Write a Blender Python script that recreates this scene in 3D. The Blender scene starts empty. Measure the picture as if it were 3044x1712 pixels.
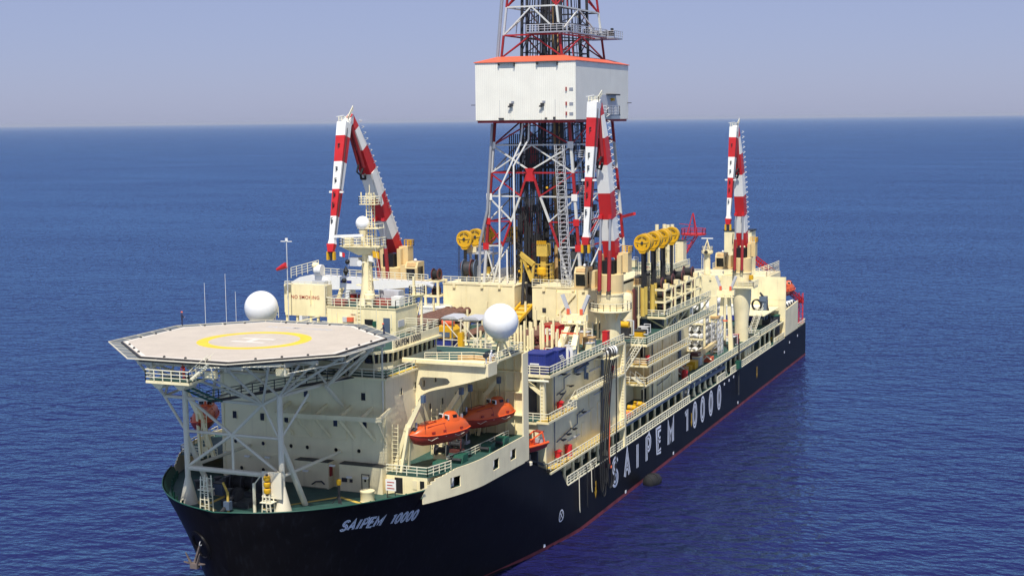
import bpy, math, random
from mathutils import Vector, Matrix
R_ = math.radians
V = Vector
random.seed(7)
sc = bpy.context.scene
COL = sc.collection
# ---------------- camera
cd = bpy.data.cameras.new('camera'); cam = bpy.data.objects.new('camera', cd); COL.objects.link(cam)
cd.sensor_fit = 'HORIZONTAL'; cd.sensor_width = 36.0; cd.lens = 50.31
cd.clip_start = 1.0; cd.clip_end = 200000.0
_r, _p, _y = 0.0116457, R_(6.6775), R_(22.7525)
_fh = V((-math.sin(_y), math.cos(_y), 0)); _rt = V((math.cos(_y), math.sin(_y), 0))
_fw = _fh*math.cos(_p) - V((0, 0, math.sin(_p))); _up = _fh*math.sin(_p) + V((0, 0, math.cos(_p)))
_cx = _rt*math.cos(_r) - _up*math.sin(_r); _cy = _rt*math.sin(_r) + _up*math.cos(_r)
m = Matrix((_cx, _cy, -_fw)).transposed().to_4x4(); m.translation = V((94.8, -144.9, 63.0))
cam.matrix_world = m
sc.camera = cam
sc.render.engine = 'CYCLES'; sc.cycles.diffuse_bounces = 8; sc.cycles.max_bounces = 14
sc.cycles.use_denoising = True
# ---------------- sky, sun, exposure
SUN_EL, SUN_AZ = 58.0, 19.0      # azimuth measured from straight ahead of the bow towards port
w = bpy.data.worlds.new('World'); sc.world = w; w.use_nodes = True
nt = w.node_tree; nt.nodes.clear()
sk = nt.nodes.new('ShaderNodeTexSky'); sk.sky_type = 'NISHITA'; sk.sun_disc = False
sk.sun_elevation = R_(SUN_EL); sk.sun_rotation = R_(180.0 - SUN_AZ)
sk.altitude = 3100; sk.air_density = 1.2; sk.dust_density = 9.0; sk.ozone_density = 10
bg = nt.nodes.new('ShaderNodeBackground'); bg.inputs['Strength'].default_value = 0.115
wo = nt.nodes.new('ShaderNodeOutputWorld')
tn = nt.nodes.new('ShaderNodeMix'); tn.data_type = 'RGBA'; tn.blend_type = 'MULTIPLY'; tn.inputs[0].default_value = 1.0
tn.inputs[7].default_value = (1.0, .78, .86, 1)      # lavender summer haze over the whole sky
nt.links.new(sk.outputs[0], tn.inputs[6]); hz = nt.nodes.new('ShaderNodeMix'); hz.data_type = 'RGBA'; hz.inputs[0].default_value = .7
hz.inputs[7].default_value = (2.62, 2.96, 4.25, 1)    # even summer haze in every direction
nt.links.new(tn.outputs[2], hz.inputs[6]); nt.links.new(hz.outputs[2], bg.inputs[0]); nt.links.new(bg.outputs[0], wo.inputs[0])
sd = bpy.data.lights.new('sun', 'SUN'); sd.energy = 4.4; sd.angle = R_(0.53); sd.color = (1.0, 0.95, 0.86)
sun = bpy.data.objects.new('sun', sd); COL.objects.link(sun)
_sv = V((math.sin(R_(SUN_AZ))*math.cos(R_(SUN_EL)), -math.cos(R_(SUN_AZ))*math.cos(R_(SUN_EL)), math.sin(R_(SUN_EL))))
sun.rotation_euler = _sv.to_track_quat('Z', 'Y').to_euler(); sun.location = (60, -120, 200)
vs = sc.view_settings
vs.view_transform = 'Standard'; vs.look = 'None'; vs.exposure = 0.28; vs.gamma = 1.0; vs.use_curve_mapping = False
# ---------------- materials
def new_mat(name):
    m = bpy.data.materials.new(name); m.use_nodes = True
    return m, m.node_tree, m.node_tree.nodes['Principled BSDF']
def N(nt, t, **k):
    n = nt.nodes.new(t)
    for a, b in k.items(): setattr(n, a, b)
    return n
def paint(name, rgb, rough=0.5, vary=0.10, dirt=(0.25, 0.17, 0.10), streak=0.18, metal=0.0, scale=0.35, spec=0.4):
    """Marine paint: patchy tone, faint run-down streaks of dirt."""
    m, nt, b = new_mat(name)
    L = nt.links
    g = N(nt, 'ShaderNodeNewGeometry')
    n1 = N(nt, 'ShaderNodeTexNoise'); n1.inputs['Scale'].default_value = scale; n1.inputs['Detail'].default_value = 6
    L.new(g.outputs['Position'], n1.inputs['Vector'])
    r1 = N(nt, 'ShaderNodeMapRange'); r1.inputs[1].default_value = .3; r1.inputs[2].default_value = .7
    r1.inputs[3].default_value = 1 - vary; r1.inputs[4].default_value = 1 + vary*.6
    L.new(n1.outputs[0], r1.inputs[0])
    mp = N(nt, 'ShaderNodeMapping'); mp.inputs['Scale'].default_value = (1.6, 1.6, .12)
    L.new(g.outputs['Position'], mp.inputs['Vector'])
    n2 = N(nt, 'ShaderNodeTexNoise'); n2.inputs['Scale'].default_value = 1.2; n2.inputs['Detail'].default_value = 5
    L.new(mp.outputs[0], n2.inputs['Vector'])
    r2 = N(nt, 'ShaderNodeMapRange'); r2.inputs[1].default_value = .55; r2.inputs[2].default_value = .8
    r2.inputs[3].default_value = 0; r2.inputs[4].default_value = streak
    L.new(n2.outputs[0], r2.inputs[0])
    mul = N(nt, 'ShaderNodeMix', data_type='RGBA', blend_type='MULTIPLY'); mul.inputs[0].default_value = 1
    mul.inputs[6].default_value = (*rgb, 1); L.new(r1.outputs[0], mul.inputs[7])
    mx = N(nt, 'ShaderNodeMix', data_type='RGBA'); mx.inputs[7].default_value = (*[rgb[i]*.35 + dirt[i]*.45 for i in range(3)], 1)
    L.new(r2.outputs[0], mx.inputs[0]); L.new(mul.outputs[2], mx.inputs[6])
    L.new(mx.outputs[2], b.inputs['Base Color'])
    b.inputs['Roughness'].default_value = rough; b.inputs['Metallic'].default_value = metal
    b.inputs['Specular IOR Level'].default_value = spec
    return m
def stripes_over(m, period, width, depth, axis=0, bump=0.03):
    """Adds fine parallel joints (cladding ribs, plank joints) to a paint material."""
    nt = m.node_tree; L = nt.links; b = nt.nodes['Principled BSDF']
    g = N(nt, 'ShaderNodeNewGeometry'); s = N(nt, 'ShaderNodeSeparateXYZ'); L.new(g.outputs['Position'], s.inputs[0])
    if axis == 'xy':
        ad = N(nt, 'ShaderNodeMath', operation='ADD'); L.new(s.outputs[0], ad.inputs[0]); L.new(s.outputs[1], ad.inputs[1]); src = ad.outputs[0]
    else: src = s.outputs[axis]
    a = N(nt, 'ShaderNodeMath', operation='DIVIDE'); L.new(src, a.inputs[0]); a.inputs[1].default_value = period
    f = N(nt, 'ShaderNodeMath', operation='FRACT'); L.new(a.outputs[0], f.inputs[0])
    c = N(nt, 'ShaderNodeMath', operation='LESS_THAN'); L.new(f.outputs[0], c.inputs[0]); c.inputs[1].default_value = width
    old = b.inputs['Base Color'].links[0].from_socket
    mx = N(nt, 'ShaderNodeMix', data_type='RGBA', blend_type='MULTIPLY'); mx.inputs[7].default_value = (1-depth, 1-depth, 1-depth, 1)
    L.new(c.outputs[0], mx.inputs[0]); L.new(old, mx.inputs[6]); L.new(mx.outputs[2], b.inputs['Base Color'])
    bp = N(nt, 'ShaderNodeBump', invert=True); bp.inputs['Strength'].default_value = .5; bp.inputs['Distance'].default_value = bump
    L.new(c.outputs[0], bp.inputs['Height']); L.new(bp.outputs[0], b.inputs['Normal'])
    return m
M = {}
M['cream'] = paint('cream_paint', (.88, .77, .46), .5, .12, streak=.42)
M['cream2'] = paint('cream_steel', (.84, .735, .45), .5, .13, streak=.36)
M['buff'] = paint('buff_paint', (.70, .53, .26), .5, .10)
M['grey_cream'] = paint('grey_cream_paint', (.81, .71, .45), .55, .10, streak=.28)
M['truss'] = paint('pale_truss_paint', (.72, .66, .50), .5, .07, streak=.10)
M['white'] = paint('white_paint', (.80, .79, .74), .45, .05, streak=.12)
M['gloss_white'] = paint('radome_white', (.84, .84, .82), .35, .02, streak=.04)
M['rail'] = paint('railing_paint', (.80, .75, .55), .5, .05, streak=.05)
M['red'] = paint('red_paint', (.52, .018, .022), .45, .12, streak=.10)
M['derrick_white'] = paint('derrick_white', (.60, .60, .56), .5, .15, streak=.3)
M['derrick_red'] = paint('derrick_red', (.36, .016, .02), .5, .2, streak=.25)
M['darkred'] = paint('dark_red_paint', (.30, .022, .025), .5, .15)
M['roofred'] = paint('orange_red_roof', (.72, .13, .06), .5, .06)
M['orange'] = paint('lifeboat_orange', (.58, .092, .016), .35, .06, streak=.08)
M['boatred'] = paint('lifeboat_red_hull', (.30, .026, .016), .4, .12)
M['orange_deep'] = paint('rescue_orange', (.78, .10, .02), .4, .06)
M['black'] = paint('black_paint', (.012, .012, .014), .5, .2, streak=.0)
M['rubber'] = paint('black_rubber', (.016, .016, .017), .75, .2, streak=.0)
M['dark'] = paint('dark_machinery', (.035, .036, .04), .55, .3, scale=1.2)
M['green'] = paint('green_deck_paint', (.024, .075, .062), .65, .25, dirt=(.10, .10, .09), streak=.2, scale=.8)
M['greenp'] = paint('green_equipment', (.012, .085, .055), .5, .12)
M['yellow'] = paint('yellow_paint', (.66, .37, .012), .45, .08, streak=.10)
M['yellowline'] = paint('yellow_marking', (.82, .55, .05), .6, .10, streak=.1)
M['ochre'] = paint('ochre_walkway', (.60, .42, .08), .65, .2)
M['blue'] = paint('blue_container', (.025, .04, .22), .45, .15, streak=.12)
M['bluegrey'] = paint('blue_machinery', (.085, .12, .18), .5, .2)
M['pipe_brown'] = paint('rusty_pipe', (.17, .085, .06), .6, .35, scale=2.0, streak=.3)
M['drum_brown'] = paint('reel_flange', (.12, .035, .032), .5, .2)
M['timber'] = paint('tan_board', (.52, .33, .14), .7, .2, scale=1.5)
M['steel'] = paint('galvanised_steel', (.42, .43, .45), .4, .12, metal=.5)
M['lightgrey'] = paint('light_grey_paint', (.50, .51, .53), .5, .08)
M['winch'] = paint('dark_winch_paint', (.05, .055, .06), .5, .3, scale=1.2)
M['skin'] = paint('skin', (.45, .26, .18), .6, .05, streak=0)
M['cover_red'] = paint('red_coverall', (.45, .04, .03), .8, .1, streak=0)
M['cover_dark'] = paint('dark_blue_coverall', (.03, .035, .08), .8, .1, streak=0)
M['cover_white'] = paint('white_coverall', (.72, .72, .74), .8, .05, streak=0)
M['hull'] = paint('black_hull', (.0062, .0052, .0058), .42, .4, dirt=(.10, .12, .16), streak=.20, scale=.25, spec=.09)
M['boot'] = paint('red_boot_topping', (.20, .028, .036), .6, .3, streak=.2)
M['mark'] = paint('hull_lettering', (.74, .75, .80), .6, .15, streak=.15)
M['textred'] = paint('red_lettering', (.42, .05, .03), .6, .05, streak=0)
M['textblack'] = paint('black_lettering', (.03, .03, .04), .6, .05, streak=0)
M['heli'] = stripes_over(paint('helideck_planks', (.545, .48, .395), .6, .07, dirt=(.2, .2, .2), streak=.25, scale=.5), .55, .10, .13, axis=1, bump=.01)
M['helimark'] = paint('helideck_white_mark', (.70, .66, .58), .6, .05)
M['heliyellow'] = stripes_over(paint('helideck_yellow_mark', (.82, .56, .04), .6, .10), .55, .10, .10, axis=1, bump=.01)
M['clad'] = stripes_over(paint('white_cladding', (.81, .79, .69), .5, .05, streak=.14), .36, .22, .10, axis='xy', bump=.04)
M['cladroof'] = stripes_over(paint('red_cladding', (.74, .14, .065), .5, .05), .36, .22, .12, axis='xy', bump=.03)
M['anchor_steel'] = paint('anchor_steel', (.15, .115, .10), .6, .4, scale=1.5)
def glass(name, rgb, rough=.08):
    m, nt, b = new_mat(name)
    b.inputs['Base Color'].default_value = (*rgb, 1); b.inputs['Roughness'].default_value = rough
    b.inputs['Specular IOR Level'].default_value = .6
    return m
M['glass'] = glass('dark_window_glass', (.012, .013, .014))
M['porthole'] = glass('blue_window_glass', (.03, .04, .07))
M['net'] = paint('safety_net', (.22, .24, .25), .7, .2)
hm_ = bpy.data.materials.new('haze_air'); hm_.use_nodes = True; hm_.node_tree.nodes.clear()
_o = hm_.node_tree.nodes.new('ShaderNodeOutputMaterial'); _v = hm_.node_tree.nodes.new('ShaderNodeVolumePrincipled')
_v.inputs['Density'].default_value = 2.2e-5; _v.inputs['Color'].default_value = (.72, .78, .90, 1); _v.inputs['Anisotropy'].default_value = .1
hm_.node_tree.links.new(_v.outputs[0], _o.inputs['Volume'])

# ---------------- mesh builder
class MB:
    def __init__(s): s.v = []; s.f = []
    def add(s, vs, fs):
        k = len(s.v); s.v += [tuple(p) for p in vs]; s.f += [tuple(i+k for i in q) for q in fs]; return s
    def hexa(s, c):
        return s.add(c, [(0, 3, 2, 1), (4, 5, 6, 7), (0, 1, 5, 4), (1, 2, 6, 5), (2, 3, 7, 6), (3, 0, 4, 7)])
    def box(s, x0, x1, y0, y1, z0, z1):
        return s.hexa([(x0, y0, z0), (x1, y0, z0), (x1, y1, z0), (x0, y1, z0), (x0, y0, z1), (x1, y0, z1), (x1, y1, z1), (x0, y1, z1)])
    def beam(s, p, q, w, h=None, up=(0, 0, 1), w2=None, h2=None):
        p, q = V(p), V(q); h = h or w; w2 = w2 or w; h2 = h2 or h
        d = (q-p).normalized(); u = V(up)
        if abs(d.dot(u)) > .98: u = V((0, 1, 0)) if abs(d.y) < .9 else V((1, 0, 0))
        a = d.cross(u).normalized(); b = a.cross(d)
        c = [e + a*sx*ww/2 + b*sy*hh/2 for e, ww, hh in ((p, w, h), (q, w2, h2)) for sx, sy in ((-1, -1), (1, -1), (1, 1), (-1, 1))]
        return s.hexa(c)
    def tube(s, p, q, r, n=8, r2=None, cap=True):
        p, q = V(p), V(q); r2 = r if r2 is None else r2
        d = (q-p).normalized(); u = V((0, 0, 1)) if abs(d.z) < .95 else V((1, 0, 0))
        a = d.cross(u).normalized(); b = a.cross(d)
        vs = []
        for e, rr in ((p, r), (q, r2)):
            for i in range(n):
                t = 2*math.pi*i/n; vs.append(e + a*math.cos(t)*rr + b*math.sin(t)*rr)
        fs = [(i, (i+1) % n, n+(i+1) % n, n+i) for i in range(n)]
        if cap: fs += [tuple(range(n-1, -1, -1)), tuple(range(n, 2*n))]
        return s.add(vs, fs)
    def path(s, pts, r, n=6):
        pts = [V(p) for p in pts]; k = len(s.v); vs = []
        a0 = None
        for i, p in enumerate(pts):
            d = (pts[min(i+1, len(pts)-1)] - pts[max(i-1, 0)]).normalized()
            if a0 is None:
                u = V((0, 0, 1)) if abs(d.z) < .95 else V((1, 0, 0)); a0 = d.cross(u).normalized()
            a = (a0 - d*a0.dot(d)).normalized(); a0 = a; b = a.cross(d)
            for j in range(n):
                t = 2*math.pi*j/n; vs.append(p + a*math.cos(t)*r + b*math.sin(t)*r)
        fs = [(i*n+j, i*n+(j+1) % n, (i+1)*n+(j+1) % n, (i+1)*n+j) for i in range(len(pts)-1) for j in range(n)]
        fs += [tuple(range(n-1, -1, -1)), tuple(range((len(pts)-1)*n, len(pts)*n))]
        return s.add(vs, fs)
    def lathe(s, prof, c=(0, 0, 0), n=16, axis=(0, 0, 1)):
        c = V(c); d = V(axis).normalized(); u = V((1, 0, 0)) if abs(d.x) < .9 else V((0, 1, 0))
        b = d.cross(u).normalized(); a = b.cross(d)
        vs = [c + d*z + (a*math.cos(2*math.pi*i/n) + b*math.sin(2*math.pi*i/n))*max(r, 1e-4) for r, z in prof for i in range(n)]
        fs = [(k*n+i, k*n+(i+1) % n, (k+1)*n+(i+1) % n, (k+1)*n+i) for k in range(len(prof)-1) for i in range(n)]
        loop = prof[0] == prof[-1]
        if prof[0][0] > .01 and not loop: fs.append(tuple(range(n-1, -1, -1)))
        if prof[-1][0] > .01 and not loop: fs.append(tuple(range((len(prof)-1)*n, len(prof)*n)))
        return s.add(vs, fs)
    def ball(s, c, r, n=24, k=14):
        return s.lathe([(r*math.sin(math.pi*i/k), -r*math.cos(math.pi*i/k)) for i in range(k+1)], c, n)
    def prism(s, poly, vec):
        n = len(poly); vec = V(vec); a = [V(p) for p in poly]
        return s.add(a + [p+vec for p in a], [tuple(range(n-1, -1, -1)), tuple(range(n, 2*n))] + [(i, (i+1) % n, n+(i+1) % n, n+i) for i in range(n)])
    def face(s, pts): return s.add(pts, [tuple(range(len(pts)))])
    def mesh(s, name, inv=None):
        me = bpy.data.meshes.new(name)
        vs = [inv @ V(p) for p in s.v] if inv else s.v
        me.from_pydata(vs, [], s.f); me.update()
        import bmesh
        bm = bmesh.new(); bm.from_mesh(me); bmesh.ops.recalc_face_normals(bm, faces=bm.faces); bm.to_mesh(me); bm.free()
        return me
def shade(me, ang=35):
    for p in me.polygons: p.use_smooth = True
    try: me.set_sharp_from_angle(angle=R_(ang))
    except Exception: pass
class T:
    """A thing: an Empty at its base, its parts as children. Parts are given in ship coordinates unless local=True."""
    def __init__(s, name, label, cat, loc=(0, 0, 0), rz=0, group=None, kind=None):
        o = bpy.data.objects.new(name, None); COL.objects.link(o); o.empty_display_size = .5
        o.location = loc; o.rotation_euler = (0, 0, rz); s.o = o
        o['label'] = label; o['category'] = cat
        if group: o['group'] = group
        if kind: o['kind'] = kind
        s.inv = (Matrix.Translation(V(loc)) @ Matrix.Rotation(rz, 4, 'Z')).inverted()
    def part(s, name, mb, mat, parent=None, label=None, stuff=False, local=False, smooth=True):
        me = mb.mesh(name, None if local else s.inv)
        me.materials.append(M[mat] if isinstance(mat, str) else mat)
        if smooth: shade(me)
        o = bpy.data.objects.new(name, me); COL.objects.link(o); o.parent = parent or s.o
        if label: o['label'] = label
        if stuff: o['kind'] = 'stuff'
        return o
    def text(s, name, body, size, loc, rot, mat, parent=None, shear=0, width=1.0, bold=.004):
        c = bpy.data.curves.new(name, 'FONT'); c.body = body; c.size = size; c.extrude = .01; c.shear = shear; c.space_character = 1.08
        c.align_x = 'CENTER'; c.align_y = 'CENTER'; c.offset = size*bold
        c.materials.append(M[mat]); o = bpy.data.objects.new(name, c); COL.objects.link(o); o.parent = parent or s.o
        me = bpy.data.meshes.new_from_object(o); bpy.data.objects.remove(o)
        me.transform(s.inv @ Matrix.Translation(V(loc)) @ rot.to_4x4() @ Matrix.Diagonal((width, 1, 1, 1)))
        # one mesh a letter: connected pieces that overlap along the line stay together
        nv = len(me.vertices); par = list(range(nv))
        def find(i):
            while par[i] != i: par[i] = par[par[i]]; i = par[i]
            return i
        for e in me.edges: par[find(e.vertices[0])] = find(e.vertices[1])
        grp = {}
        for f in me.polygons: grp.setdefault(find(f.vertices[0]), []).append(f)
        for fs in grp.values():
            ids = sorted({v for f in fs for v in f.vertices}); ix = {v: k for k, v in enumerate(ids)}
            m2 = bpy.data.meshes.new(name); m2.from_pydata([tuple(me.vertices[v].co) for v in ids], [], [[ix[v] for v in f.vertices] for f in fs]); m2.materials.append(M[mat])
            o = bpy.data.objects.new(name, m2); COL.objects.link(o); o.parent = parent or s.o
def single(name, mb, mat, label, cat, loc=(0, 0, 0), group=None, smooth=True, kind=None):
    me = mb.mesh(name, Matrix.Translation(-V(loc))); me.materials.append(M[mat])
    if smooth: shade(me)
    o = bpy.data.objects.new(name, me); COL.objects.link(o); o.location = loc
    o['label'] = label; o['category'] = cat
    if group: o['group'] = group
    if kind: o['kind'] = kind
    return o
def dup(src, loc, rz=None, label=None, group=None):
    """Copies a thing with its parts and sub-parts."""
    r = src.copy(); COL.objects.link(r); r.location = loc
    if rz is not None: r.rotation_euler = (0, 0, rz)
    if label: r['label'] = label
    if group: r['group'] = group
    for ch in list(src.children):
        c = ch.copy(); COL.objects.link(c); c.parent = r
        for g in list(ch.children):
            d = g.copy(); COL.objects.link(d); d.parent = c
    return r
ORD = 'first second third fourth fifth sixth seventh eighth ninth tenth eleventh twelfth thirteenth fourteenth fifteenth sixteenth seventeenth eighteenth nineteenth twentieth'.split()
ORD += ['twenty-' + o for o in ORD[:9]] + ['thirtieth'] + ['thirty-' + o for o in ORD[:9]] + ['fortieth'] + ['forty-' + o for o in ORD[:9]] + ['fiftieth'] + ['fifty-' + o for o in ORD[:9]] + ['sixtieth'] + ['sixty-' + o for o in ORD[:9]]
def from_left(pts):
    inv = cam.matrix_world.inverted(); c = [inv @ V(p) for p in pts]; r = sorted(range(len(pts)), key=lambda i: c[i].x/-c[i].z)
    return {i: k for k, i in enumerate(r)}
ROT_FRONT = Matrix(((1, 0, 0), (0, 0, -1), (0, 1, 0)))      # text lying on a wall that faces the bow
ROT_PORT = Matrix(((0, 0, 1), (1, 0, 0), (0, 1, 0)))         # text lying on a wall that faces port
def rail_mb(pts, h=1.1, step=1.7, r=.042, rails=3, closed=False, mb=None):
    mb = mb or MB(); pts = [V(p) for p in pts]
    segs = list(zip(pts, pts[1:] + ([pts[0]] if closed else [])))
    if not closed: segs = segs[:len(pts)-1]
    for a, b in segs:
        n = max(1, round((b-a).length/step))
        for i in range(n+1):
            p = a.lerp(b, i/n); mb.beam(p, p + V((0, 0, h)), r*1.7)
        for k in range(rails):
            dz = V((0, 0, h*(k+1)/rails)); mb.beam(a+dz, b+dz, r*(2.0 if k == rails-1 else 1.5))
    return mb
def railing(t, pts, mat='rail', parent=None, **k):
    return t.part('railing', rail_mb(pts, **k), mat, parent=parent, stuff=True, smooth=False)
def lad_mb(p, q, w=.5, mb=None, side=(1, 0, 0), r=.05, step=.5):
    mb = mb or MB(); p, q, s = V(p), V(q), V(side).normalized()*w/2
    mb.beam(p-s, q-s, r*1.6); mb.beam(p+s, q+s, r*1.6)
    n = int((q-p).length/step)
    for i in range(1, n): c = p.lerp(q, i/n); mb.beam(c-s, c+s, r)
    return mb
def stair_mb(p, q, w=.9, side=(1, 0, 0), n=None):
    mb = MB(); p, q, s = V(p), V(q), V(side).normalized()*w/2
    mb.beam(p-s, q-s, .06, .22); mb.beam(p+s, q+s, .06, .22)
    n = n or max(3, int(abs(q.z-p.z)/.3)); run = (q-p)/n; run.z = 0
    for i in range(1, n):
        c = p.lerp(q, i/n); mb.beam(c-s, c+s, .26, .05)
    for sg in (-1, 1):
        mb.beam(p+s*sg+V((0, 0, 1)), q+s*sg+V((0, 0, 1)), .06)
        for i in range(0, n+1, 3): c = p.lerp(q, i/n)+s*sg; mb.beam(c, c+V((0, 0, 1)), .05)
    return mb
# ================= SEA
def make_sea():
    m, nt, b = new_mat('sea_water'); L = nt.links
    b.inputs['Base Color'].default_value = (.0125, .0125, .074, 1); b.inputs['Roughness'].default_value = .5; b.inputs['Specular IOR Level'].default_value = 0
    gl = N(nt, 'ShaderNodeBsdfGlossy'); gl.inputs['Roughness'].default_value = .17; gl.inputs['Color'].default_value = (.40, .73, 1.0, 1)
    fr = N(nt, 'ShaderNodeFresnel'); fr.inputs['IOR'].default_value = 1.33
    fm = N(nt, 'ShaderNodeMath', operation='MULTIPLY'); fm.inputs[1].default_value = .95; L.new(fr.outputs[0], fm.inputs[0])
    ms = N(nt, 'ShaderNodeMixShader'); L.new(fm.outputs[0], ms.inputs[0]); L.new(b.outputs[0], ms.inputs[1]); L.new(gl.outputs[0], ms.inputs[2])
    L.new(ms.outputs[0], nt.nodes['Material Output'].inputs['Surface'])
    g = N(nt, 'ShaderNodeNewGeometry'); acc = None
    for sc_, st, h, det, rot in ((.045, .8, .9, 1, 20), (.23, .68, .85, 2, 34), (.60, .75, .36, 2, 4), (1.6, .8, .08, 2, 45)):
        mp = N(nt, 'ShaderNodeMapping'); mp.inputs['Rotation'].default_value = (0, 0, R_(-rot)); mp.inputs['Scale'].default_value = (sc_*st, sc_, sc_)
        L.new(g.outputs['Position'], mp.inputs['Vector'])
        n = N(nt, 'ShaderNodeTexNoise'); n.inputs['Scale'].default_value = 1; n.inputs['Detail'].default_value = det; n.inputs['Roughness'].default_value = .55
        L.new(mp.outputs[0], n.inputs['Vector'])
        q = N(nt, 'ShaderNodeMath', operation='MULTIPLY'); q.inputs[1].default_value = h; L.new(n.outputs[0], q.inputs[0])
        if acc is None: acc = q.outputs[0]
        else:
            a = N(nt, 'ShaderNodeMath', operation='ADD'); L.new(acc, a.inputs[0]); L.new(q.outputs[0], a.inputs[1]); acc = a.outputs[0]
    bp = N(nt, 'ShaderNodeBump'); bp.inputs['Strength'].default_value = 1.0; bp.inputs['Distance'].default_value = 2.0
    mw = N(nt, 'ShaderNodeMapping'); mw.inputs['Rotation'].default_value = (0, 0, R_(-28)); mw.inputs['Scale'].default_value = (.004, .011, .01); L.new(g.outputs['Position'], mw.inputs['Vector'])
    nw = N(nt, 'ShaderNodeTexNoise'); nw.inputs['Scale'].default_value = 1; nw.inputs['Detail'].default_value = 3; L.new(mw.outputs[0], nw.inputs['Vector'])
    rw = N(nt, 'ShaderNodeMapRange'); rw.inputs[1].default_value = .35; rw.inputs[2].default_value = .68; rw.inputs[3].default_value = .72; rw.inputs[4].default_value = 1.05; L.new(nw.outputs[0], rw.inputs[0]); L.new(rw.outputs[0], bp.inputs['Strength'])
    L.new(acc, bp.inputs['Height']); L.new(bp.outputs[0], b.inputs['Normal']); L.new(bp.outputs[0], gl.inputs['Normal']); L.new(bp.outputs[0], fr.inputs['Normal'])
    me = bpy.data.meshes.new('sea'); S = 90000.0
    me.from_pydata([(-S, -S, 0), (S, -S, 0), (S, S, 0), (-S, S, 0)], [], [(0, 1, 2, 3)]); me.materials.append(m)
    o = bpy.data.objects.new('sea', me); COL.objects.link(o); o['kind'] = 'structure'; o['label'] = 'deep blue open sea with small ripples'
make_sea()
_hz = MB().box(-95000, 95000, -95000, 95000, -4.5, 96.5); _m = _hz.mesh('haze'); _m.materials.append(hm_)
_h = bpy.data.objects.new('haze', _m); COL.objects.link(_h); _h['kind'] = 'stuff'; _h['label'] = 'thin summer haze over the sea'
# ================= HULL
def lerp(a, b, t): return a + (b-a)*t
def hullp(z):
    t = min(max(z/18.0, 0), 1)**1.057
    return lerp(-3.76, -8.53, t), lerp(61.98, 27.47, t), lerp(1.218, 1.633, t), lerp(.517, .525, t)
def half(y, z):
    y0, ln, p, q = hullp(z); u = (y0+ln-y)/ln
    if u <= 0: return 21.0
    if u >= 1: return 0.0
    return 21.0*(1-u**p)**q
TOP = [(-9, 18.2), (8.5, 18.2), (8.51, 17.0), (34.4, 16.3), (43.3, 12.9), (48.3, 12.0), (51.7, 8.5), (190, 8.5), (194, 8.65), (232.6, 8.7)]
def ztop(y):
    for (a, za), (b, zb) in zip(TOP, TOP[1:]):
        if y <= b: return lerp(za, zb, (y-a)/(b-a))
    return 8.7
ys = [-9+.15*i for i in range(30)] + [-4.5+.4*i for i in range(32)] + [8.3, 8.5, 8.51] + [9+1.5*i for i in range(17)] + [34.4, 37, 40, 43.3, 46, 48.3, 50, 51.7] + list(range(54, 72, 3)) + [80, 100, 120, 150, 170, 190, 194, 210, 232.6]
def hull_grid(zf, n, off=0.0, sides=(1, -1)):
    mb = MB()
    for sg in sides:
        vs = []
        for y in ys:
            z0, z1 = zf(y)
            for j in range(n+1):
                z = lerp(z0, z1, j/n); y0 = hullp(z)[0]; yy = max(y, y0)
                vs.append((sg*(half(yy, z)+off), yy - (off if yy == y0 else 0), z))
        fs = [(i*(n+1)+j, (i+1)*(n+1)+j, (i+1)*(n+1)+j+1, i*(n+1)+j+1) for i in range(len(ys)-1) for j in range(n)]
        mb.add(vs, fs)
    return mb
ship = T('drill_ship', 'black hulled drillship with pale lettering along its side', 'ship', (0, 0, 0))
hb = hull_grid(lambda y: (-3, ztop(y)), 16)
hb.face([(-21, 232.6, -3), (21, 232.6, -3), (21, 232.6, 8.7), (-21, 232.6, 8.7)])
hull = ship.part('hull', hb, 'hull')
ship.part('boot_stripe', hull_grid(lambda y: (-.6, .62), 2, .03), 'boot')
def plan(z, y0, y1, off=.15, step=1.0):
    a = []; y = max(y0, hullp(z)[0]+.2)
    while y < y1: a.append((max(half(y, z)-off, .05), y)); y += step if y > 2 else .35
    a.append((half(y1, z)-off, y1))
    return [(x, y, z) for x, y in a] + [(-x, y, z) for x, y in reversed(a)]
ship.part('forecastle_deck', MB().face(plan(17.0, -9, 44.0)), 'green')
ship.part('main_deck', MB().face(plan(8.5, 34.3, 232.5, step=2)), 'green')
ship.part('poop_deck', MB().box(-20.8, 20.8, 194.2, 232.4, 8.5, 8.62), 'green')
# transverse break of the forecastle
ship.part('forecastle_bulkhead', MB().box(-20.7, 20.7, 43.8, 44.0, 8.5, 16.98), 'cream2')
# bulwark inside and its rim round the bow
bi = MB(); pts = [(half(y, 18.0), y) for y in [8.5-.5*i for i in range(34)] + [-8.6, -8.8]]
ring = [(x, y) for x, y in pts if x > .3] + [(0, -9.0)] + [(-x, y) for x, y in reversed(pts) if x > .3]
for rg in ([q for q in ring if q[0] > 3], [q for q in ring if q[0] < -3]):
    bi.add([(math.copysign(half(max(y, hullp(z)[0]+.1), z)-.2, x), max(y, hullp(z)[0]+.1)+.1, z) for x, y in rg for z in (17.0, 18.2)], [(2*i, 2*i+1, 2*i+3, 2*i+2) for i in range(len(rg)-1)])
bul = ship.part('bulwark', bi, 'greenp')
ship.part('bulwark_rim', MB().path([(x, y, 18.24) for x, y in ring], .075, 6), 'greenp', parent=bul)
st = MB()
for i in [k for k in range(4, len(ring)-4, 3) if abs(ring[k][0]) > 6]:
    x, y = ring[i]; xx = math.copysign(max(half(max(y, -8), 17.0)-.3, .3), x); st.box(xx-.06, xx+.06, y+.45, y+.7, 17.0, 18.0)
ship.part('bulwark_stay', st, 'greenp', parent=bul, stuff=True)
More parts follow.
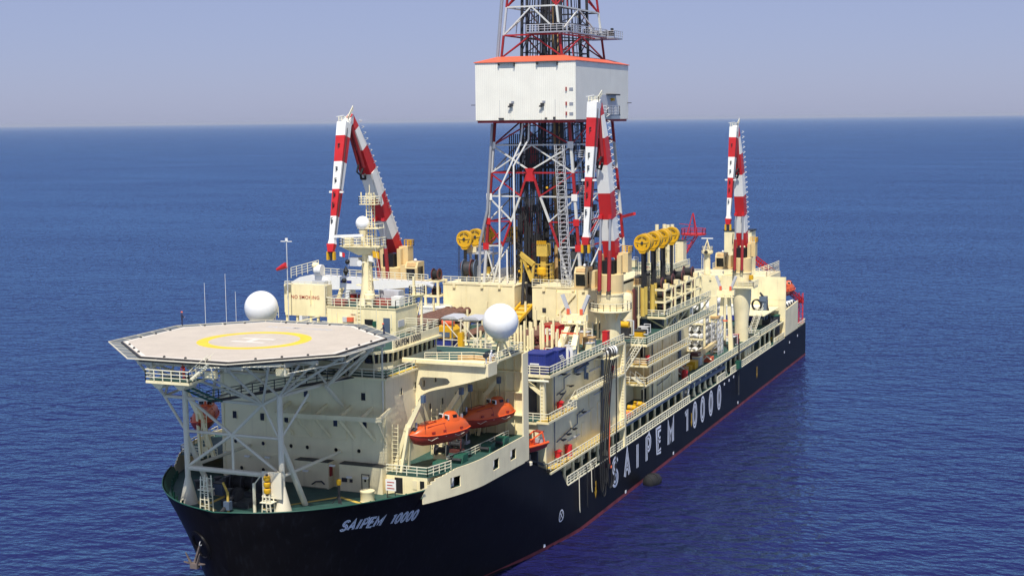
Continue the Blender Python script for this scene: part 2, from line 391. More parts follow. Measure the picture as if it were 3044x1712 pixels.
# pale bulwark panel on each side of the forecastle, with mooring openings
def panel(sg):
    mb = MB(); Y = [8.6+.65*i for i in range(40)] + [34.4]
    def h(y): return sg*(half(y, 17.2)+.06)
    holes = [(13.2, 15.0), (23.6, 25.4), (29.6, 31.6)] if sg > 0 else []
    for a, b in zip(Y, Y[1:]):
        mid = (a+b)/2; op = any(p <= mid <= q for p, q in holes)
        zb = 16.75-.45*(a-8.6)/26; zt = 19.25+.55*min(max((a-11)/3, 0), 1); bands = [(zb-.35, 17.35), (18.75, zt)] if op else [(zb-.35, zt)]
        if a < 10.5: bands = [(zb-.35, 19.25 - .9*(10.5-a)/1.9)]
        for z0, z1 in bands:
            xa, xb = h(a), h(b)
            mb.hexa([(xa, a, z0), (xa+.14*sg, a, z0), (xb+.14*sg, b, z0), (xb, b, z0), (xa, a, z1), (xa+.14*sg, a, z1), (xb+.14*sg, b, z1), (xb, b, z1)])
    return mb
for sg in (1, -1): ship.part('side_bulwark', panel(sg), 'grey_cream')
# fairlead rollers in the openings
for y in (14.1, 24.5, 30.6):
    f = MB(); x = half(y, 17.2)-.5
    f.tube((x, y-.6, 17.3), (x, y-.6, 18.6), .16); f.tube((x, y+.6, 17.3), (x, y+.6, 18.6), .16); f.tube((x, y-.6, 17.5), (x, y+.6, 17.5), .16)
    ship.part('fairlead', f, 'lightgrey', stuff=True)
# guard rails at the main deck edge, in the separate runs that the photo shows
for a, b in ((51.9, 65.0), (72.0, 88.0), (88.0, 119.5), (140.5, 147.0), (152.0, 190.0), (194.5, 206.0)):
    r = rail_mb([(20.9, a, 8.5 if a < 194 else 8.62), (20.9, b, 8.5 if a < 194 else 8.62)], h=1.3, step=1.4, r=.085)
    ship.part('railing', r, 'rail', stuff=True, smooth=False)
ship.part('railing', rail_mb([(20.9, 222.5, 8.62), (20.9, 232.3, 8.62), (-20.9, 232.3, 8.62)], h=1.2, step=1.6, r=.06), 'rail', stuff=True, smooth=False)
ship.part('deck_edge', MB().beam((20.98, 52, 8.5), (20.98, 206, 8.5), .16, .16), 'rail')
# ---------------- lettering: double ribbons laid on the plating
def arc(cx, cy, rx, ry, a0, a1, n=10): return [(cx+rx*math.cos(R_(a0+(a1-a0)*i/n)), cy+ry*math.sin(R_(a0+(a1-a0)*i/n))) for i in range(n+1)]
GL = {'S': [arc(.5, .75, .42, .25, 20, 270, 12) + arc(.5, .25, .42, .25, 90, -160, 12)], 'A': [[(0, 0), (.5, 1), (1, 0)], [(.2, .33), (.8, .33)]],
      'I': [[(.5, 0), (.5, 1)]], 'P': [[(.08, 0), (.08, 1), (.55, 1)] + arc(.55, .73, .38, .27, 90, -90, 8) + [(.08, .46)]],
      'E': [[(.95, 1), (.08, 1), (.08, 0), (.95, 0)], [(.08, .52), (.82, .52)]], 'M': [[(0, 0), (.06, 1), (.5, .25), (.94, 1), (1, 0)]],
      '1': [[(.55, 0), (.55, 1)], [(.02, .80), (.22, .9)]], '0': [arc(.5, .5, .42, .5, 90, 450, 20)]}
def glyph(ch, fn, w, h, gap, t):
    """fn(u, v) -> point on the plating (u along the text, v up, metres)."""
    mb = MB()
    for ln in GL[ch]:
        P = [V((a*w, b*h, 0)) for a, b in ln]; closed = (P[0]-P[-1]).length < 1e-3
        nrm = []
        for i in range(len(P)):
            if closed: d = (P[(i+1) % (len(P)-1)] - P[i-1 if i > 0 else -2])
            else: d = P[min(i+1, len(P)-1)] - P[max(i-1, 0)]
            d.normalize(); k = 1.0
            if 0 < i < len(P)-1: k = 1/max(.45, abs((P[i]-P[i-1]).normalized().dot(d)))
            nrm.append(V((-d.y, d.x, 0))*k)
        for sg in (-1, 1):
            vs = []
            for p, n in zip(P, nrm):
                for o in (gap/2, gap/2+t): q = p+n*o*sg; vs.append(fn(q.x, q.y))
            mb.add(vs, [(2*i, 2*i+1, 2*i+3, 2*i+2) for i in range(len(P)-1)])
    return mb
def side_letter(ch, yc, w=2.3, h=4.1, z=3.35):
    ship.part('hull_letter', glyph(ch, lambda u, v: (21.04, yc-w/2+u, z+v), w, h, .22, .46), 'mark', smooth=False)
for ch, yc in zip('SAIPEM', (74.0, 80.3, 86.0, 92.3, 98.8, 106.2)): side_letter(ch, yc, 3.0 if ch == 'M' else 2.5)
for ch, yc in zip('10000', (117.3, 122.8, 128.6, 135.0, 141.6)): side_letter(ch, yc, 2.6, 4.2, 3.3)
def bow_letter(ch, s0, w=.75, h=1.32):
    def fn(u, v):
        s = s0+u-.02*v; y = BY0+s*BDY; z = BZ0+s*BDZ+v*.95; x = half(y, z)
        e = .05; nx = V((1, -(half(y+e, z)-half(y-e, z))/(2*e), -(half(y, z+e)-half(y, z-e))/(2*e))).normalized()
        return V((x, y, z)) + nx*.035
    ship.part('bow_letter', glyph(ch, fn, w, h, .05, .125), 'mark', smooth=False)
BY0, BDY, BZ0, BDZ = -.25, .86, 14.85, -.06
s = 0
for ch in 'SAIPEM 10000':
    wd = {'I': .45, '1': .4, 'M': .95, ' ': 1.15}.get(ch, .72)
    if ch != ' ': bow_letter(ch, s, wd)
    s += wd+.24
# draught / tug marks and load marks on the plating
mk = MB()
def sheet(mb, poly, x=21.04): mb.face([(x, a, b) for a, b in poly])
for y in (64.3, 120.4, 176.0): 
    a = MB(); sheet(a, [(y-.3, 6.2), (y+.3, 6.2), (y+.3, 4.6), (y+.55, 4.6), (y, 3.4), (y-.55, 4.6), (y-.3, 4.6)]); ship.part('tug_arrow', a, 'yellow', smooth=False)
a = MB(); zc, yc, xx = 4.6, 49.0, 0
for k in range(24):
    t0, t1 = 2*math.pi*k/24, 2*math.pi*(k+1)/24
    a.face([(half(yc+r*math.cos(t), zc+r*math.sin(t))+.04, yc+r*math.cos(t), zc+r*math.sin(t)) for r, t in ((.75, t0), (.95, t0), (.95, t1), (.75, t1))])
for sg in (-1, 1):
    a.face([(half(yc+u, zc+v)+.045, yc+u, zc+v) for u, v in ((-.6, -.5*sg), (-.5, -.6*sg), (.6, .5*sg), (.5, .6*sg))])
ship.part('thruster_mark', a, 'mark', smooth=False)
for y, z in ((45.5, .9), (146, 7.4), (150, 7.5), (154, 7.6), (79.5, .7), (158, 1.2), (206, 4.9), (212, 6.5), (222, 6.8), (108, 1.0)):
    a = MB(); hx = half(y, z)+.05; a.box(hx-.04, hx+.02, y-.3, y+.3, z-.25, z+.25); ship.part('hull_mark', a, 'mark', smooth=False)
# anchor recess and anchor near the stem
def hull_n(y, z, sg):
    e = .05; n = V((1, -(half(y+e, z)-half(y-e, z))/(2*e), -(half(y, z+e)-half(y, z-e))/(2*e))).normalized(); return V((n.x*sg, n.y, n.z))
cy_, cz_ = -6.0, 13.0
cen = V((-half(cy_, cz_), cy_, cz_)); nA = hull_n(cy_, cz_, -1)
ship.part('anchor_recess', MB().lathe([(2.0, -.35), (1.95, .12), (1.6, .16), (1.25, -.3), (.02, -.35)], cen, 22, nA), 'hull')
c0 = V((-4.9, -6.3, 11.2)); an = T('anchor', 'stockless anchor hanging under the dark recess at the stem', 'anchor', c0)
an.part('shank', MB().beam(c0+V((0, 0, -.3)), c0+V((.9, -.1, 2.0)), .34, .26, w2=.24, h2=.2), 'anchor_steel')
an.part('crown', MB().box(c0.x-.5, c0.x+.5, c0.y-.35, c0.y+.35, c0.z-.95, c0.z-.3), 'anchor_steel')
for sx in (-1, 1):
    fl = MB(); fl.beam(c0+V((sx*.4, -.1, -.5)), c0+V((sx*1.0, -.4, 1.0)), .34, .3, w2=.08, h2=.12)
    fl.beam(c0+V((sx*.2, 0, -.45)), c0+V((sx*1.5, -.1, -.3)), .34, .26, w2=.14, h2=.1); an.part('fluke', fl, 'anchor_steel')
an.part('shackle', MB().lathe([(.26, -.06), (.34, 0), (.26, .06), (.18, 0), (.26, -.06)], c0+V((1.0, -.1, 2.2)), 12, (1, 0, 0)), 'lightgrey')

# ================= HELIDECK
HZ = 36.9
heli = T('helideck', 'large octagonal grey helideck with yellow circle above the bow', 'helideck', (-.6, 1.0, 17))
OCT = [(-15.3, -4.7), (-6.2, -13.2), (5.5, -13.2), (14.1, -4.6), (14.0, 7.8), (5.2, 15.8), (-8.0, 15.5), (-15.6, 8.0)]
heli.part('deck_plate', MB().prism([(x, y, HZ-.35) for x, y in OCT], (0, 0, .35)), 'heli', smooth=False)
def ringsheet(c, r0, r1, z, n=64):
    return MB().add([(c[0]+r*math.cos(2*math.pi*i/n), c[1]+r*math.sin(2*math.pi*i/n), z) for r in (r0, r1) for i in range(n)], [(i, (i+1) % n, n+(i+1) % n, n+i) for i in range(n)])
heli.part('landing_circle', ringsheet((-.45, 1.3), 5.5, 6.9, HZ+.006), 'heliyellow', smooth=False)
hm = MB()
for a, b, c, d in ((-2.75, 1.7, 2.05, 2.75), (-2.75, 1.8, -.45, .25), (-1.05, -.25, .252, 2.048)): hm.face([(a, c, HZ+.006), (b, c, HZ+.006), (b, d, HZ+.006), (a, d, HZ+.006)])
heli.part('landing_letter', hm, 'helimark', smooth=False)
# white perimeter line
pl = MB(); cxo, cyo = -.6, 1.1
def ins(p, k): d = V((p[0]-cxo, p[1]-cyo, 0)); L = d.length; return (p[0]-d.x/L*k, p[1]-d.y/L*k)
for i in range(8):
    a, b = OCT[i], OCT[(i+1) % 8]
    pl.face([(*ins(a, .12), HZ+.006), (*ins(b, .12), HZ+.006), (*ins(b, .6), HZ+.006), (*ins(a, .6), HZ+.006)])
heli.part('edge_line', pl, 'helimark', smooth=False)
for k, txt in ((0, 'SAIPEM 10000'),):
    heli.text('deck_name', txt, 1.5, (-.5, 11.7, HZ+.004), Matrix.Identity(3), 'lightgrey')
gut = MB()
for i in range(8):
    a, b = OCT[i], OCT[(i+1) % 8]; gut.beam((*ins(a, -.12), HZ-.30), (*ins(b, -.12), HZ-.30), .24, .55)
heli.part('gutter', gut, 'dark', stuff=True, smooth=False)
# perimeter safety nets: frame and strands, one panel a side
for i in range(8):
    a, b = V((*OCT[i], HZ-.25)), V((*OCT[(i+1) % 8], HZ-.25))
    oa, ob = V((*ins(OCT[i], -1.75), HZ-.02)), V((*ins(OCT[(i+1) % 8], -1.75), HZ-.02))
    fr = MB(); fr.beam(oa, ob, .11); nseg = max(3, round((b-a).length/2.4))
    for k in range(nseg+1): fr.beam(a.lerp(b, k/nseg), oa.lerp(ob, k/nseg), .09)
    f = heli.part('net_frame', fr, 'truss', stuff=True, smooth=False)
    nb = MB()
    for k in range(1, 8): nb.beam(a.lerp(oa, k/8), b.lerp(ob, k/8), .05)
    n2 = int((b-a).length/.22)
    for k in range(1, n2): nb.beam(a.lerp(b, k/n2), oa.lerp(ob, k/n2), .05)
    heli.part('safety_net', nb, 'net', parent=f, stuff=True, smooth=False)
    lt = MB()
    for k in range(1, 4):
        p = V((*ins(OCT[i], .3), HZ)).lerp(V((*ins(OCT[(i+1) % 8], .3), HZ)), k/4); lt.lathe([(.16, 0), (.14, .14), (.05, .2)], p, 8)
    heli.part('perimeter_light', lt, 'dark', stuff=True)
# under-deck girders
gd = MB()
for y in (-12, -9, -6, -2.7, 1, 4.5, 8, 11.5, 14.5):
    x0, x1 = -15.2 + max(0, -4.7-y)*1.05 + max(0, y-8)*1.0, 14.0 - max(0, -4.6-y)*1.0 - max(0, y-7.8)*1.1
    gd.beam((x0, y, HZ-.75), (x1, y, HZ-.75), .3, .7)
for x in (-11, -5.5, -.5, 4.5, 9.5): gd.beam((x, -12.4 + max(0, abs(x+.4)-5.8), HZ-1.0), (x, 15 - max(0, abs(x+1)-6.8), HZ-1.0), .3, .6)
heli.part('deck_girder', gd, 'truss', stuff=True, smooth=False)
# support legs, cross bracing and radiating struts
LL, LR = (-8.0, -2.7), (5.35, -2.7)
legs = []
for (x, y) in (LL, LR):
    l = heli.part('leg', MB().tube((x, y, 17), (x, y, 31.2), .35, 16), 'truss')
    heli.part('leg_foot', MB().lathe([(1.15, 0), (1.1, .2), (.38, 3.2)], (x, y, 17.0), 16), 'truss', parent=l)
def brace(p, q, r=.2, mat='truss', name='brace'): return heli.part(name, MB().tube(p, q, r*.78, 8), mat)
yl = -2.7; xc = (-1.4, yl, 26.0)
for p, q, r in (((-8, yl, 21.45), (5.35, yl, 21.45), .42), ((-8, yl, 26), (5.35, yl, 26), .24), ((-8, yl, 21.6), xc, .24), ((5.35, yl, 21.6), xc, .24),
                ((-8, yl, 30.4), xc, .24), (xc, (3.0, yl, 30.0), .24), (xc, (-1.4, yl, 21.5), .22), ((-11, yl, 30.1), (3.0, yl, 30.0), .26), ((3.0, yl, 30.0), (5.35, yl, 31.1), .3),
                ((-11, yl, 30.1), (-8, yl, 25.9), .22), ((5.35, yl, 25.6), (3.0, yl, 30.0), .2), ((5.35, yl, 26.0), (8.0, -.5, 31.2), .2),
                ((5.35, yl, 25.4), (5.9, 1.5, 17.0), .48), ((-8, yl, 25.4), (-7.4, 1.5, 17.0), .42), ((-8, yl, 21.45), (-7.6, 10.4, 21.4), .28), ((5.35, yl, 21.45), (5.8, 10.4, 21.6), .28),
                ((-11, yl, 30.1), (-11, 9.8, 31), .22), ((5.35, yl, 31.1), (7.4, 9.8, 31.3), .3), ((-4, yl, 30.0), (-4, 9.8, 31), .2), ((7.4, 4.5, 31.2), (6.4, 10.4, 27.5), .3),
                ((-11, 9.8, 31), (7.4, 9.8, 31.2), .25), ((-11, 9.8, 31), (-11.5, 12, 36), .2), ((7.4, 9.8, 31.3), (11, 12, 36), .2), ((12.2, 10.2, 27.0), (12.2, 10.2, 36.4), .16), ((-3, yl, 30.0), (4, 9.8, 31.0), .18)):
    brace(p, q, r)
for p, tops in (((3.0, yl, 30.0), ((-5.0, -12.0), (-.5, -12.4), (3.6, -11.0), (8, -9))), ((5.35, yl, 31.1), ((5, -9.5), (10.5, -6.5), (13, -2), (9, 2))), ((-11, yl, 30.1), ((-14.6, -4.5), (-10, -8), (-12.5, 3))),
                ((-4, yl, 30.0), ((-9.5, -9.5), (-4.5, -12), (-6, 2), (-1, -6))), ((7.4, 5, 31.2), ((12.6, 3), (12.8, 7), (9, 11), (4, 4))), ((7.4, 9.8, 31.2), ((12, 9), (4, 15), (9, 14))), ((-4, 9.8, 31), ((-8, 15), (-1, 14), (-4, 5))), ((-11, 9.8, 31), ((-15, 6), (-13, 12), (-8, 6)))):
    for x, y in tops: brace(p, (x, y, HZ-1.1), .2, name='strut')
# access platform hung off the near edge
pf = heli.part('access_platform', MB().box(-4.4, 1.4, -14.9, -12.0, 34.25, 34.55), 'cream')
heli.part('platform_floor', MB().box(-4.3, 1.3, -14.8, -12.1, 34.55, 34.57), 'green', parent=pf)
heli.part('railing', rail_mb([(-4.4, -12.1, 34.55), (-4.4, -14.9, 34.55), (1.4, -14.9, 34.55), (1.4, -12.2, 34.55)], h=1.25, step=1.2, r=.05), 'rail', parent=pf, stuff=True, smooth=False)
for x in (-3, 0): heli.part('bracket', MB().prism([(x-.9, -14.7, 34.25), (x+.9, -14.7, 34.25), (x+.3, -14.5, 33.6), (x-.3, -14.5, 33.6)], (0, 2.4, 0)), 'cream', parent=pf)
heli.part('access_stair', stair_mb((1.0, -14.2, 34.6), (3.4, -13.4, 36.7), 1.0, (0, 1, 0)), 'rail', stuff=True, smooth=False)
heli.part('lower_stair', stair_mb((-3.2, -12.6, 34.3), (-.4, -7.0, 30.9), 1.2, (.9, .4, 0)), 'greenp', stuff=True, smooth=False)
heli.part('catwalk', MB().beam((-1.2, -7.2, 30.9), (8.0, 9.9, 31.4), 1.2, .1), 'dark')
heli.part('catwalk_railing', rail_mb([(-1.8, -7.0, 30.95), (7.4, 10, 31.45)], step=1.5, r=.05), 'dark', stuff=True, smooth=False)
dp = MB(); dp.path([(2.2, -14.4, 36.2), (9.3, -10.9, 36.2), (10.5, -9.6, 36.2), (10.5, -9.6, 35.0)], .09, 6); dp.path([(10.6, -9.2, 35.2), (14.2, -2, 35.6), (14.3, 2, 36.2)], .1, 6); dp.path([(3.8, -14.0, 36.2), (3.8, -13.7, 34.9)], .09, 6)
heli.part('drain_pipe', dp, 'rail', stuff=True)
for x, y in ((3.2, -13.2), (9.8, -9.0)): heli.part('foam_monitor_box', MB().box(x-.7, x+.7, y-.3, y+.3, 34.9, 35.7), 'cream')
# ================= ACCOMMODATION BLOCK
acc = T('accommodation_block', 'cream accommodation block shaded by the helideck in front of it', 'building', (0, 23, 17))
acc.part('block_body', MB().box(-11.9, 12.4, 10.5, 36.0, 17.0, 31.2), 'grey_cream', smooth=False)
acc.part('upper_deck', MB().prism([(-12.5, 9.9, 31.2), (12.9, 9.9, 31.2), (12.9, 19.0, 31.2), (20.6, 23.0, 31.2), (20.6, 36.1, 31.2), (-20, 36.1, 31.2), (-20, 22, 31.2), (-12.5, 19, 31.2)], (0, 0, .22)), 'cream', smooth=False)
acc.part('deck_coating', MB().prism([(-12.2, 10.3, 31.42), (12.5, 10.3, 31.42), (12.5, 19.4, 31.42), (20.2, 23.4, 31.42), (20.2, 35.7, 31.42), (-12.2, 35.7, 31.42)], (0, 0, .02)), 'green', smooth=False)
acc.part('ochre_walkway', MB().prism([(12.0, 12, 31.445), (12.5, 12, 31.445), (12.5, 19.2, 31.445), (20.0, 23.3, 31.445), (20.0, 25.5, 31.445), (12.0, 20.5, 31.445)], (0, 0, .01)), 'yellowline', smooth=False)
railing(acc, [(-12.4, 19, 31.42), (-12.4, 10.0, 31.42), (12.8, 10.0, 31.42), (12.8, 19.0, 31.42)], h=1.1)
railing(acc, [(20.5, 23.2, 31.42), (20.5, 36, 31.42), (13, 36, 31.42)], h=1.1)
def window(t, c, w, h, nrm, mat='glass', parent=None, name='window', round_=False, frame='grey_cream'):
    """nrm 'f' faces the bow, 'p' faces port; frame proud of the wall, pane set in it."""
    x, y, z = c; fr, pn = MB(), MB(); e = .09
    if round_:
        ax = (0, -1, 0) if nrm == 'f' else (1, 0, 0)
        fr.lathe([(w/2, 0), (w/2+e, 0), (w/2+e, .09), (w/2, .09), (w/2, 0)], c, 16, ax); pn.lathe([(w/2, .0), (w/2, .05)], c, 16, ax)
    elif nrm == 'f':
        for a, b, cc, d in ((x-w/2-e, x-w/2, z-h/2-e, z+h/2+e), (x+w/2, x+w/2+e, z-h/2-e, z+h/2+e), (x-w/2, x+w/2, z-h/2-e, z-h/2), (x-w/2, x+w/2, z+h/2, z+h/2+e)): fr.box(a, b, y-.10, y-.002, cc, d)
        pn.box(x-w/2, x+w/2, y-.05, y-.003, z-h/2, z+h/2)
    else:
        for a, b, cc, d in ((y-w/2-e, y-w/2, z-h/2-e, z+h/2+e), (y+w/2, y+w/2+e, z-h/2-e, z+h/2+e), (y-w/2, y+w/2, z-h/2-e, z-h/2), (y-w/2, y+w/2, z+h/2, z+h/2+e)): fr.box(x+.002, x+.10, a, b, cc, d)
        pn.box(x+.003, x+.05, y-w/2, y+w/2, z-h/2, z+h/2)
    o = t.part(name, fr, frame, parent=None if parent is None else parent, smooth=round_)
    t.part('pane', pn, mat, parent=o, smooth=round_)
    return o
for x, z in ((-9.8, 25.3), (-5.6, 25.3), (5.2, 25.3), (9.4, 25.4), (1.0, 28.8), (9.3, 28.9), (-2.0, 25.3), (-5.6, 28.8)): window(acc, (x, 10.5, z), .62, .95, 'f', 'porthole' if x in (5.2, 1.0) else 'glass')
for x, z in ((-9.8, 21.8), (-5.6, 21.8), (-1.4, 21.8), (1.0, 21.8), (5.2, 21.8), (8.5, 21.9), (-9.0, 18.3), (-5.7, 18.3)): window(acc, (x, 10.5, z), .52, .5, 'f', round_=True, name='porthole')
for y, z in ((14.7, 29.0), (18.6, 29.1), (21.2, 28.9), (26.7, 25.5), (22.9, 25.5), (18.0, 25.5), (24.7, 28.9), (31, 25.5), (30, 28.9), (33.5, 22)): window(acc, (12.4, y, z), .5, .85, 'p')
# knee-bracket frame under the windows
kb = MB().beam((-2.2, 8.2, 26.3), (13.0, 8.2, 26.6), .35, .6)
bm = acc.part('canopy_beam', kb, 'grey_cream', smooth=False)
for x in (-2, .6, 3.4, 6.9, 9.8, 12.4):
    acc.part('knee_bracket', MB().beam((x+.1, 8.2, 26.5), (x+.6, 10.6, 27.5), .3, .45).beam((x, 8.3, 26.2), (x-.1 if x > 11 else x+1.0, 10.5, 23.3), .16, .3), 'grey_cream', smooth=False)
acc.part('wall_stiffener', MB().box(-1.5, 6.8, 10.40, 10.5, 23.05, 23.2).box(6.7, 6.8, 10.42, 10.5, 23.2, 26).box(-11.9, 1.0, 10.43, 10.5, 20.4, 20.5).box(-11.6, -11.45, 10.4, 10.5, 17, 31), 'grey_cream', stuff=True, smooth=False)
acc.part('vertical_pipe', MB().path([(12.1, 10.3, 17), (12.1, 10.3, 31)], .1), 'grey_cream')
# floodlights
for x, z in ((-11, 20.2), (-7.9, 20.0), (-4.8, 20.1), (-2.6, 20.2), (5.6, 20.2), (1.7, 19.2), (8, 18.9), (10.3, 19.0)):
    y = 10.3 if x < 0 else 8.85
    acc.part('floodlight', MB().box(x-.35, x+.35, y-.35, y, z-.1, z+.12), 'white', smooth=False)
# deck houses at the foot of the front wall
dh = acc.part('deck_house', MB().box(.0, 4.8, 9.0, 10.5, 17.0, 20.4), 'grey_cream', smooth=False)
acc.part('house_top', MB().box(-.05, 4.85, 8.95, 10.48, 20.4, 20.46), 'dark', parent=dh, smooth=False)
acc.part('fire_box', MB().box(4.8, 4.95, 9.3, 9.9, 18.6, 20.0), 'darkred', parent=dh, smooth=False)
dh2 = acc.part('deck_house', MB().box(6.4, 12.5, 9.0, 10.5, 17.0, 20.4), 'grey_cream', smooth=False)
acc.part('house_top', MB().box(6.35, 12.55, 8.95, 10.48, 20.4, 20.46), 'dark', parent=dh2, smooth=False)
acc.part('door', MB().box(9.7, 10.6, 8.93, 9.0, 17.4, 19.3), 'grey_cream', parent=dh2, smooth=False)
acc.part('door_frame', MB().box(9.6, 9.7, 8.9, 9.0, 17.3, 19.4).box(10.6, 10.7, 8.9, 9.0, 17.3, 19.4).box(9.7, 10.6, 8.9, 9.0, 19.3, 19.4), 'dark', parent=dh2, smooth=False)
window(acc, (10.15, 8.94, 18.6), .34, .3, 'f', round_=True, name='porthole', parent=dh2)
pb = MB(); pb.box(6.8, 7.5, 8.85, 9, 18.2, 18.7); pb.box(7.9, 8.3, 8.9, 9, 18.2, 18.6); pb.path([(4.3, 8.9, 17.6), (3.9, 8.8, 18.0), (3.1, 8.8, 17.9), (2.5, 8.8, 17.5)], .09); pb.box(.4, 4.6, 8.94, 9.0, 17.05, 17.1)
acc.part('pipework', pb, 'dark', stuff=True)
# side house with an open door, below the lifeboat deck
sh = acc.part('side_house', MB().box(12.55, 18.2, 10.0, 14.0, 17.0, 19.35), 'cream', smooth=False)
acc.part('doorway', MB().box(13.7, 14.8, 9.97, 10.0, 17.1, 19.1), 'black', parent=sh, smooth=False)
acc.part('open_door', MB().beam((13.7, 9.95, 18.1), (13.0, 9.0, 18.1), .08, 1.9), 'cream', parent=sh, smooth=False)
acc.part('side_opening', MB().box(17.2, 17.8, 9.97, 10.0, 17.9, 18.9), 'black', parent=sh, smooth=False)
acc.part('wall_panel', MB().box(16.2, 16.8, 9.93, 10.0, 17.8, 18.9), 'grey_cream', parent=sh, smooth=False)
# lifeboat deck and its transverse end wall with ribs
acc.part('lifeboat_deck', MB().prism([(12.4, 10.0, 19.35), (18.3, 10.0, 19.35), (19.6, 14, 19.35), (20.7, 20, 19.35), (20.75, 36, 19.35), (12.4, 36, 19.35)], (0, 0, .12)), 'green', smooth=False)
acc.part('lifeboat_deck', MB().prism([(-12, 10.0, 19.35), (-18.3, 10.0, 19.35), (-19.6, 14, 19.35), (-20.7, 20, 19.35), (-20.75, 36, 19.35), (-12, 36, 19.35)], (0, 0, .12)), 'green', smooth=False)
railing(acc, [(12.5, 10.1, 19.47), (18.2, 10.1, 19.47), (19.3, 14.6, 19.47)], h=1.15, step=1.3, r=.05)
railing(acc, [(17.6, 17.0, 19.47), (18.6, 22, 19.47), (19.0, 34, 19.47)], h=1.0, step=1.6, r=.045)
railing(acc, [(-12.5, 10.1, 19.47), (-18.2, 10.1, 19.47), (-19.3, 14.6, 19.47), (-20.5, 22, 19.47)], h=1.15, step=1.3, r=.05)
ew = acc.part('end_wall', MB().box(12.4, 20.9, 36.0, 36.25, 19.3, 31.2), 'cream', smooth=False)
acc.part('end_wall_flange', MB().box(20.9, 21.1, 34.4, 36.3, 16.0, 31.2), 'grey_cream', parent=ew, smooth=False)
for z in (22.3, 25.5, 28.4): acc.part('shelf_stringer', MB().box(12.45, 20.85, 35.3, 35.99, z, z+.12), 'cream', parent=ew, smooth=False)
for x in (13.6, 15.0, 16.4, 17.8, 19.2, 20.4):
    acc.part('wall_rib', MB().box(x-.05, x+.05, 35.7, 35.99, 19.5, 31.1), 'cream', parent=ew, smooth=False)
# bridge-wing bracket: web plate with a long opening and a curved lower edge, flange on top
def bracket(sx):
    low = [(12.4, 25.6), (12.5, 26.4), (12.8, 27.2), (13.4, 27.9), (14.3, 28.35), (15.6, 28.7), (17.5, 29.15), (19.9, 29.8), (22.4, 30.6)]
    hole = [(12.85, 28.5), (13.3, 28.3), (15.2, 28.95), (16.9, 29.35), (17.35, 29.75), (17.2, 30.15), (16.8, 30.25), (13.3, 30.2), (12.8, 29.8)]
    mb = MB(); n = 28
    xs = sorted(set([12.4 + 10*i/n for i in range(n+1)] + [12.8, 17.35]))
    def fl(x, poly):
        for (a, za), (b, zb) in zip(poly, poly[1:]):
            if a <= x <= b: return za+(zb-za)*(x-a)/(b-a)
        return poly[-1][1]
    hb = [(12.8, 29.2), (12.9, 28.6), (13.3, 28.3), (15.2, 28.95), (16.9, 29.35), (17.2, 29.5), (17.35, 29.75)]
    ht = [(12.8, 29.2), (12.9, 29.9), (13.3, 30.2), (16.8, 30.25), (17.2, 30.1), (17.35, 29.75)]
    for a, b in zip(xs, xs[1:]):
        bands = [(fl(a, low), fl(b, low), 32.1, 32.1)]
        if a >= 12.8-1e-6 and b <= 17.35+1e-6: bands = [(fl(a, low), fl(b, low), fl(a, hb), fl(b, hb)), (fl(a, ht), fl(b, ht), 32.1, 32.1)]
        for za, zb, ta, tb in bands:
            c = [(a, 18.85, za), (b, 18.85, zb), (b, 19.15, zb), (a, 19.15, za), (a, 18.85, ta), (b, 18.85, tb), (b, 19.15, tb), (a, 19.15, ta)]
            mb.hexa([(sx*x, y, z) for x, y, z in c])
    return mb
bw = T('bridge_wing', 'long cream cantilevered bridge wing above the orange lifeboats', 'bridge wing', (12.4, 19, 25.6))
bw.part('web_plate', bracket(1), 'cream', smooth=False)
bw.part('top_flange', MB().beam((10.8, 19.0, 32.25), (22.5, 19.0, 32.25), 1.5, .3), 'cream', smooth=False)
bw.part('top_tube', MB().tube((10.8, 18.5, 32.5), (22.4, 18.5, 32.5), .2, 10), 'cream')
bw.part('wing_end_box', MB().box(22.4, 22.75, 18.8, 21.6, 30.7, 32.4), 'grey_cream', smooth=False)
bw.part('wing_floor', MB().prism([(12.95, 19.2, 31.9), (22.7, 19.2, 31.9), (22.7, 22.2, 31.9), (19.0, 22.8, 31.9), (12.95, 20.5, 31.9)], (0, 0, .2)), 'cream', smooth=False)
bw.part('wing_floor_coating', MB().prism([(13.0, 19.8, 32.1), (22.6, 19.8, 32.1), (22.6, 22.0, 32.1), (13.0, 20.4, 32.1)], (0, 0, .015)), 'timber', smooth=False)
railing(bw, [(12.95, 20.6, 32.1), (19.0, 22.8, 32.1), (22.7, 22.2, 32.1)], h=1.0)
sl = bw.part('searchlight', MB().lathe([(.32, 0), (.34, .5), (.22, .62), (.02, .64)], (22.3, 18.9, 33.4), 14, (0, 1, .1)), 'dark')
bw.part('searchlight_post', MB().tube((22.3, 19.2, 32.4), (22.3, 19.2, 33.3), .12), 'lightgrey', parent=sl)
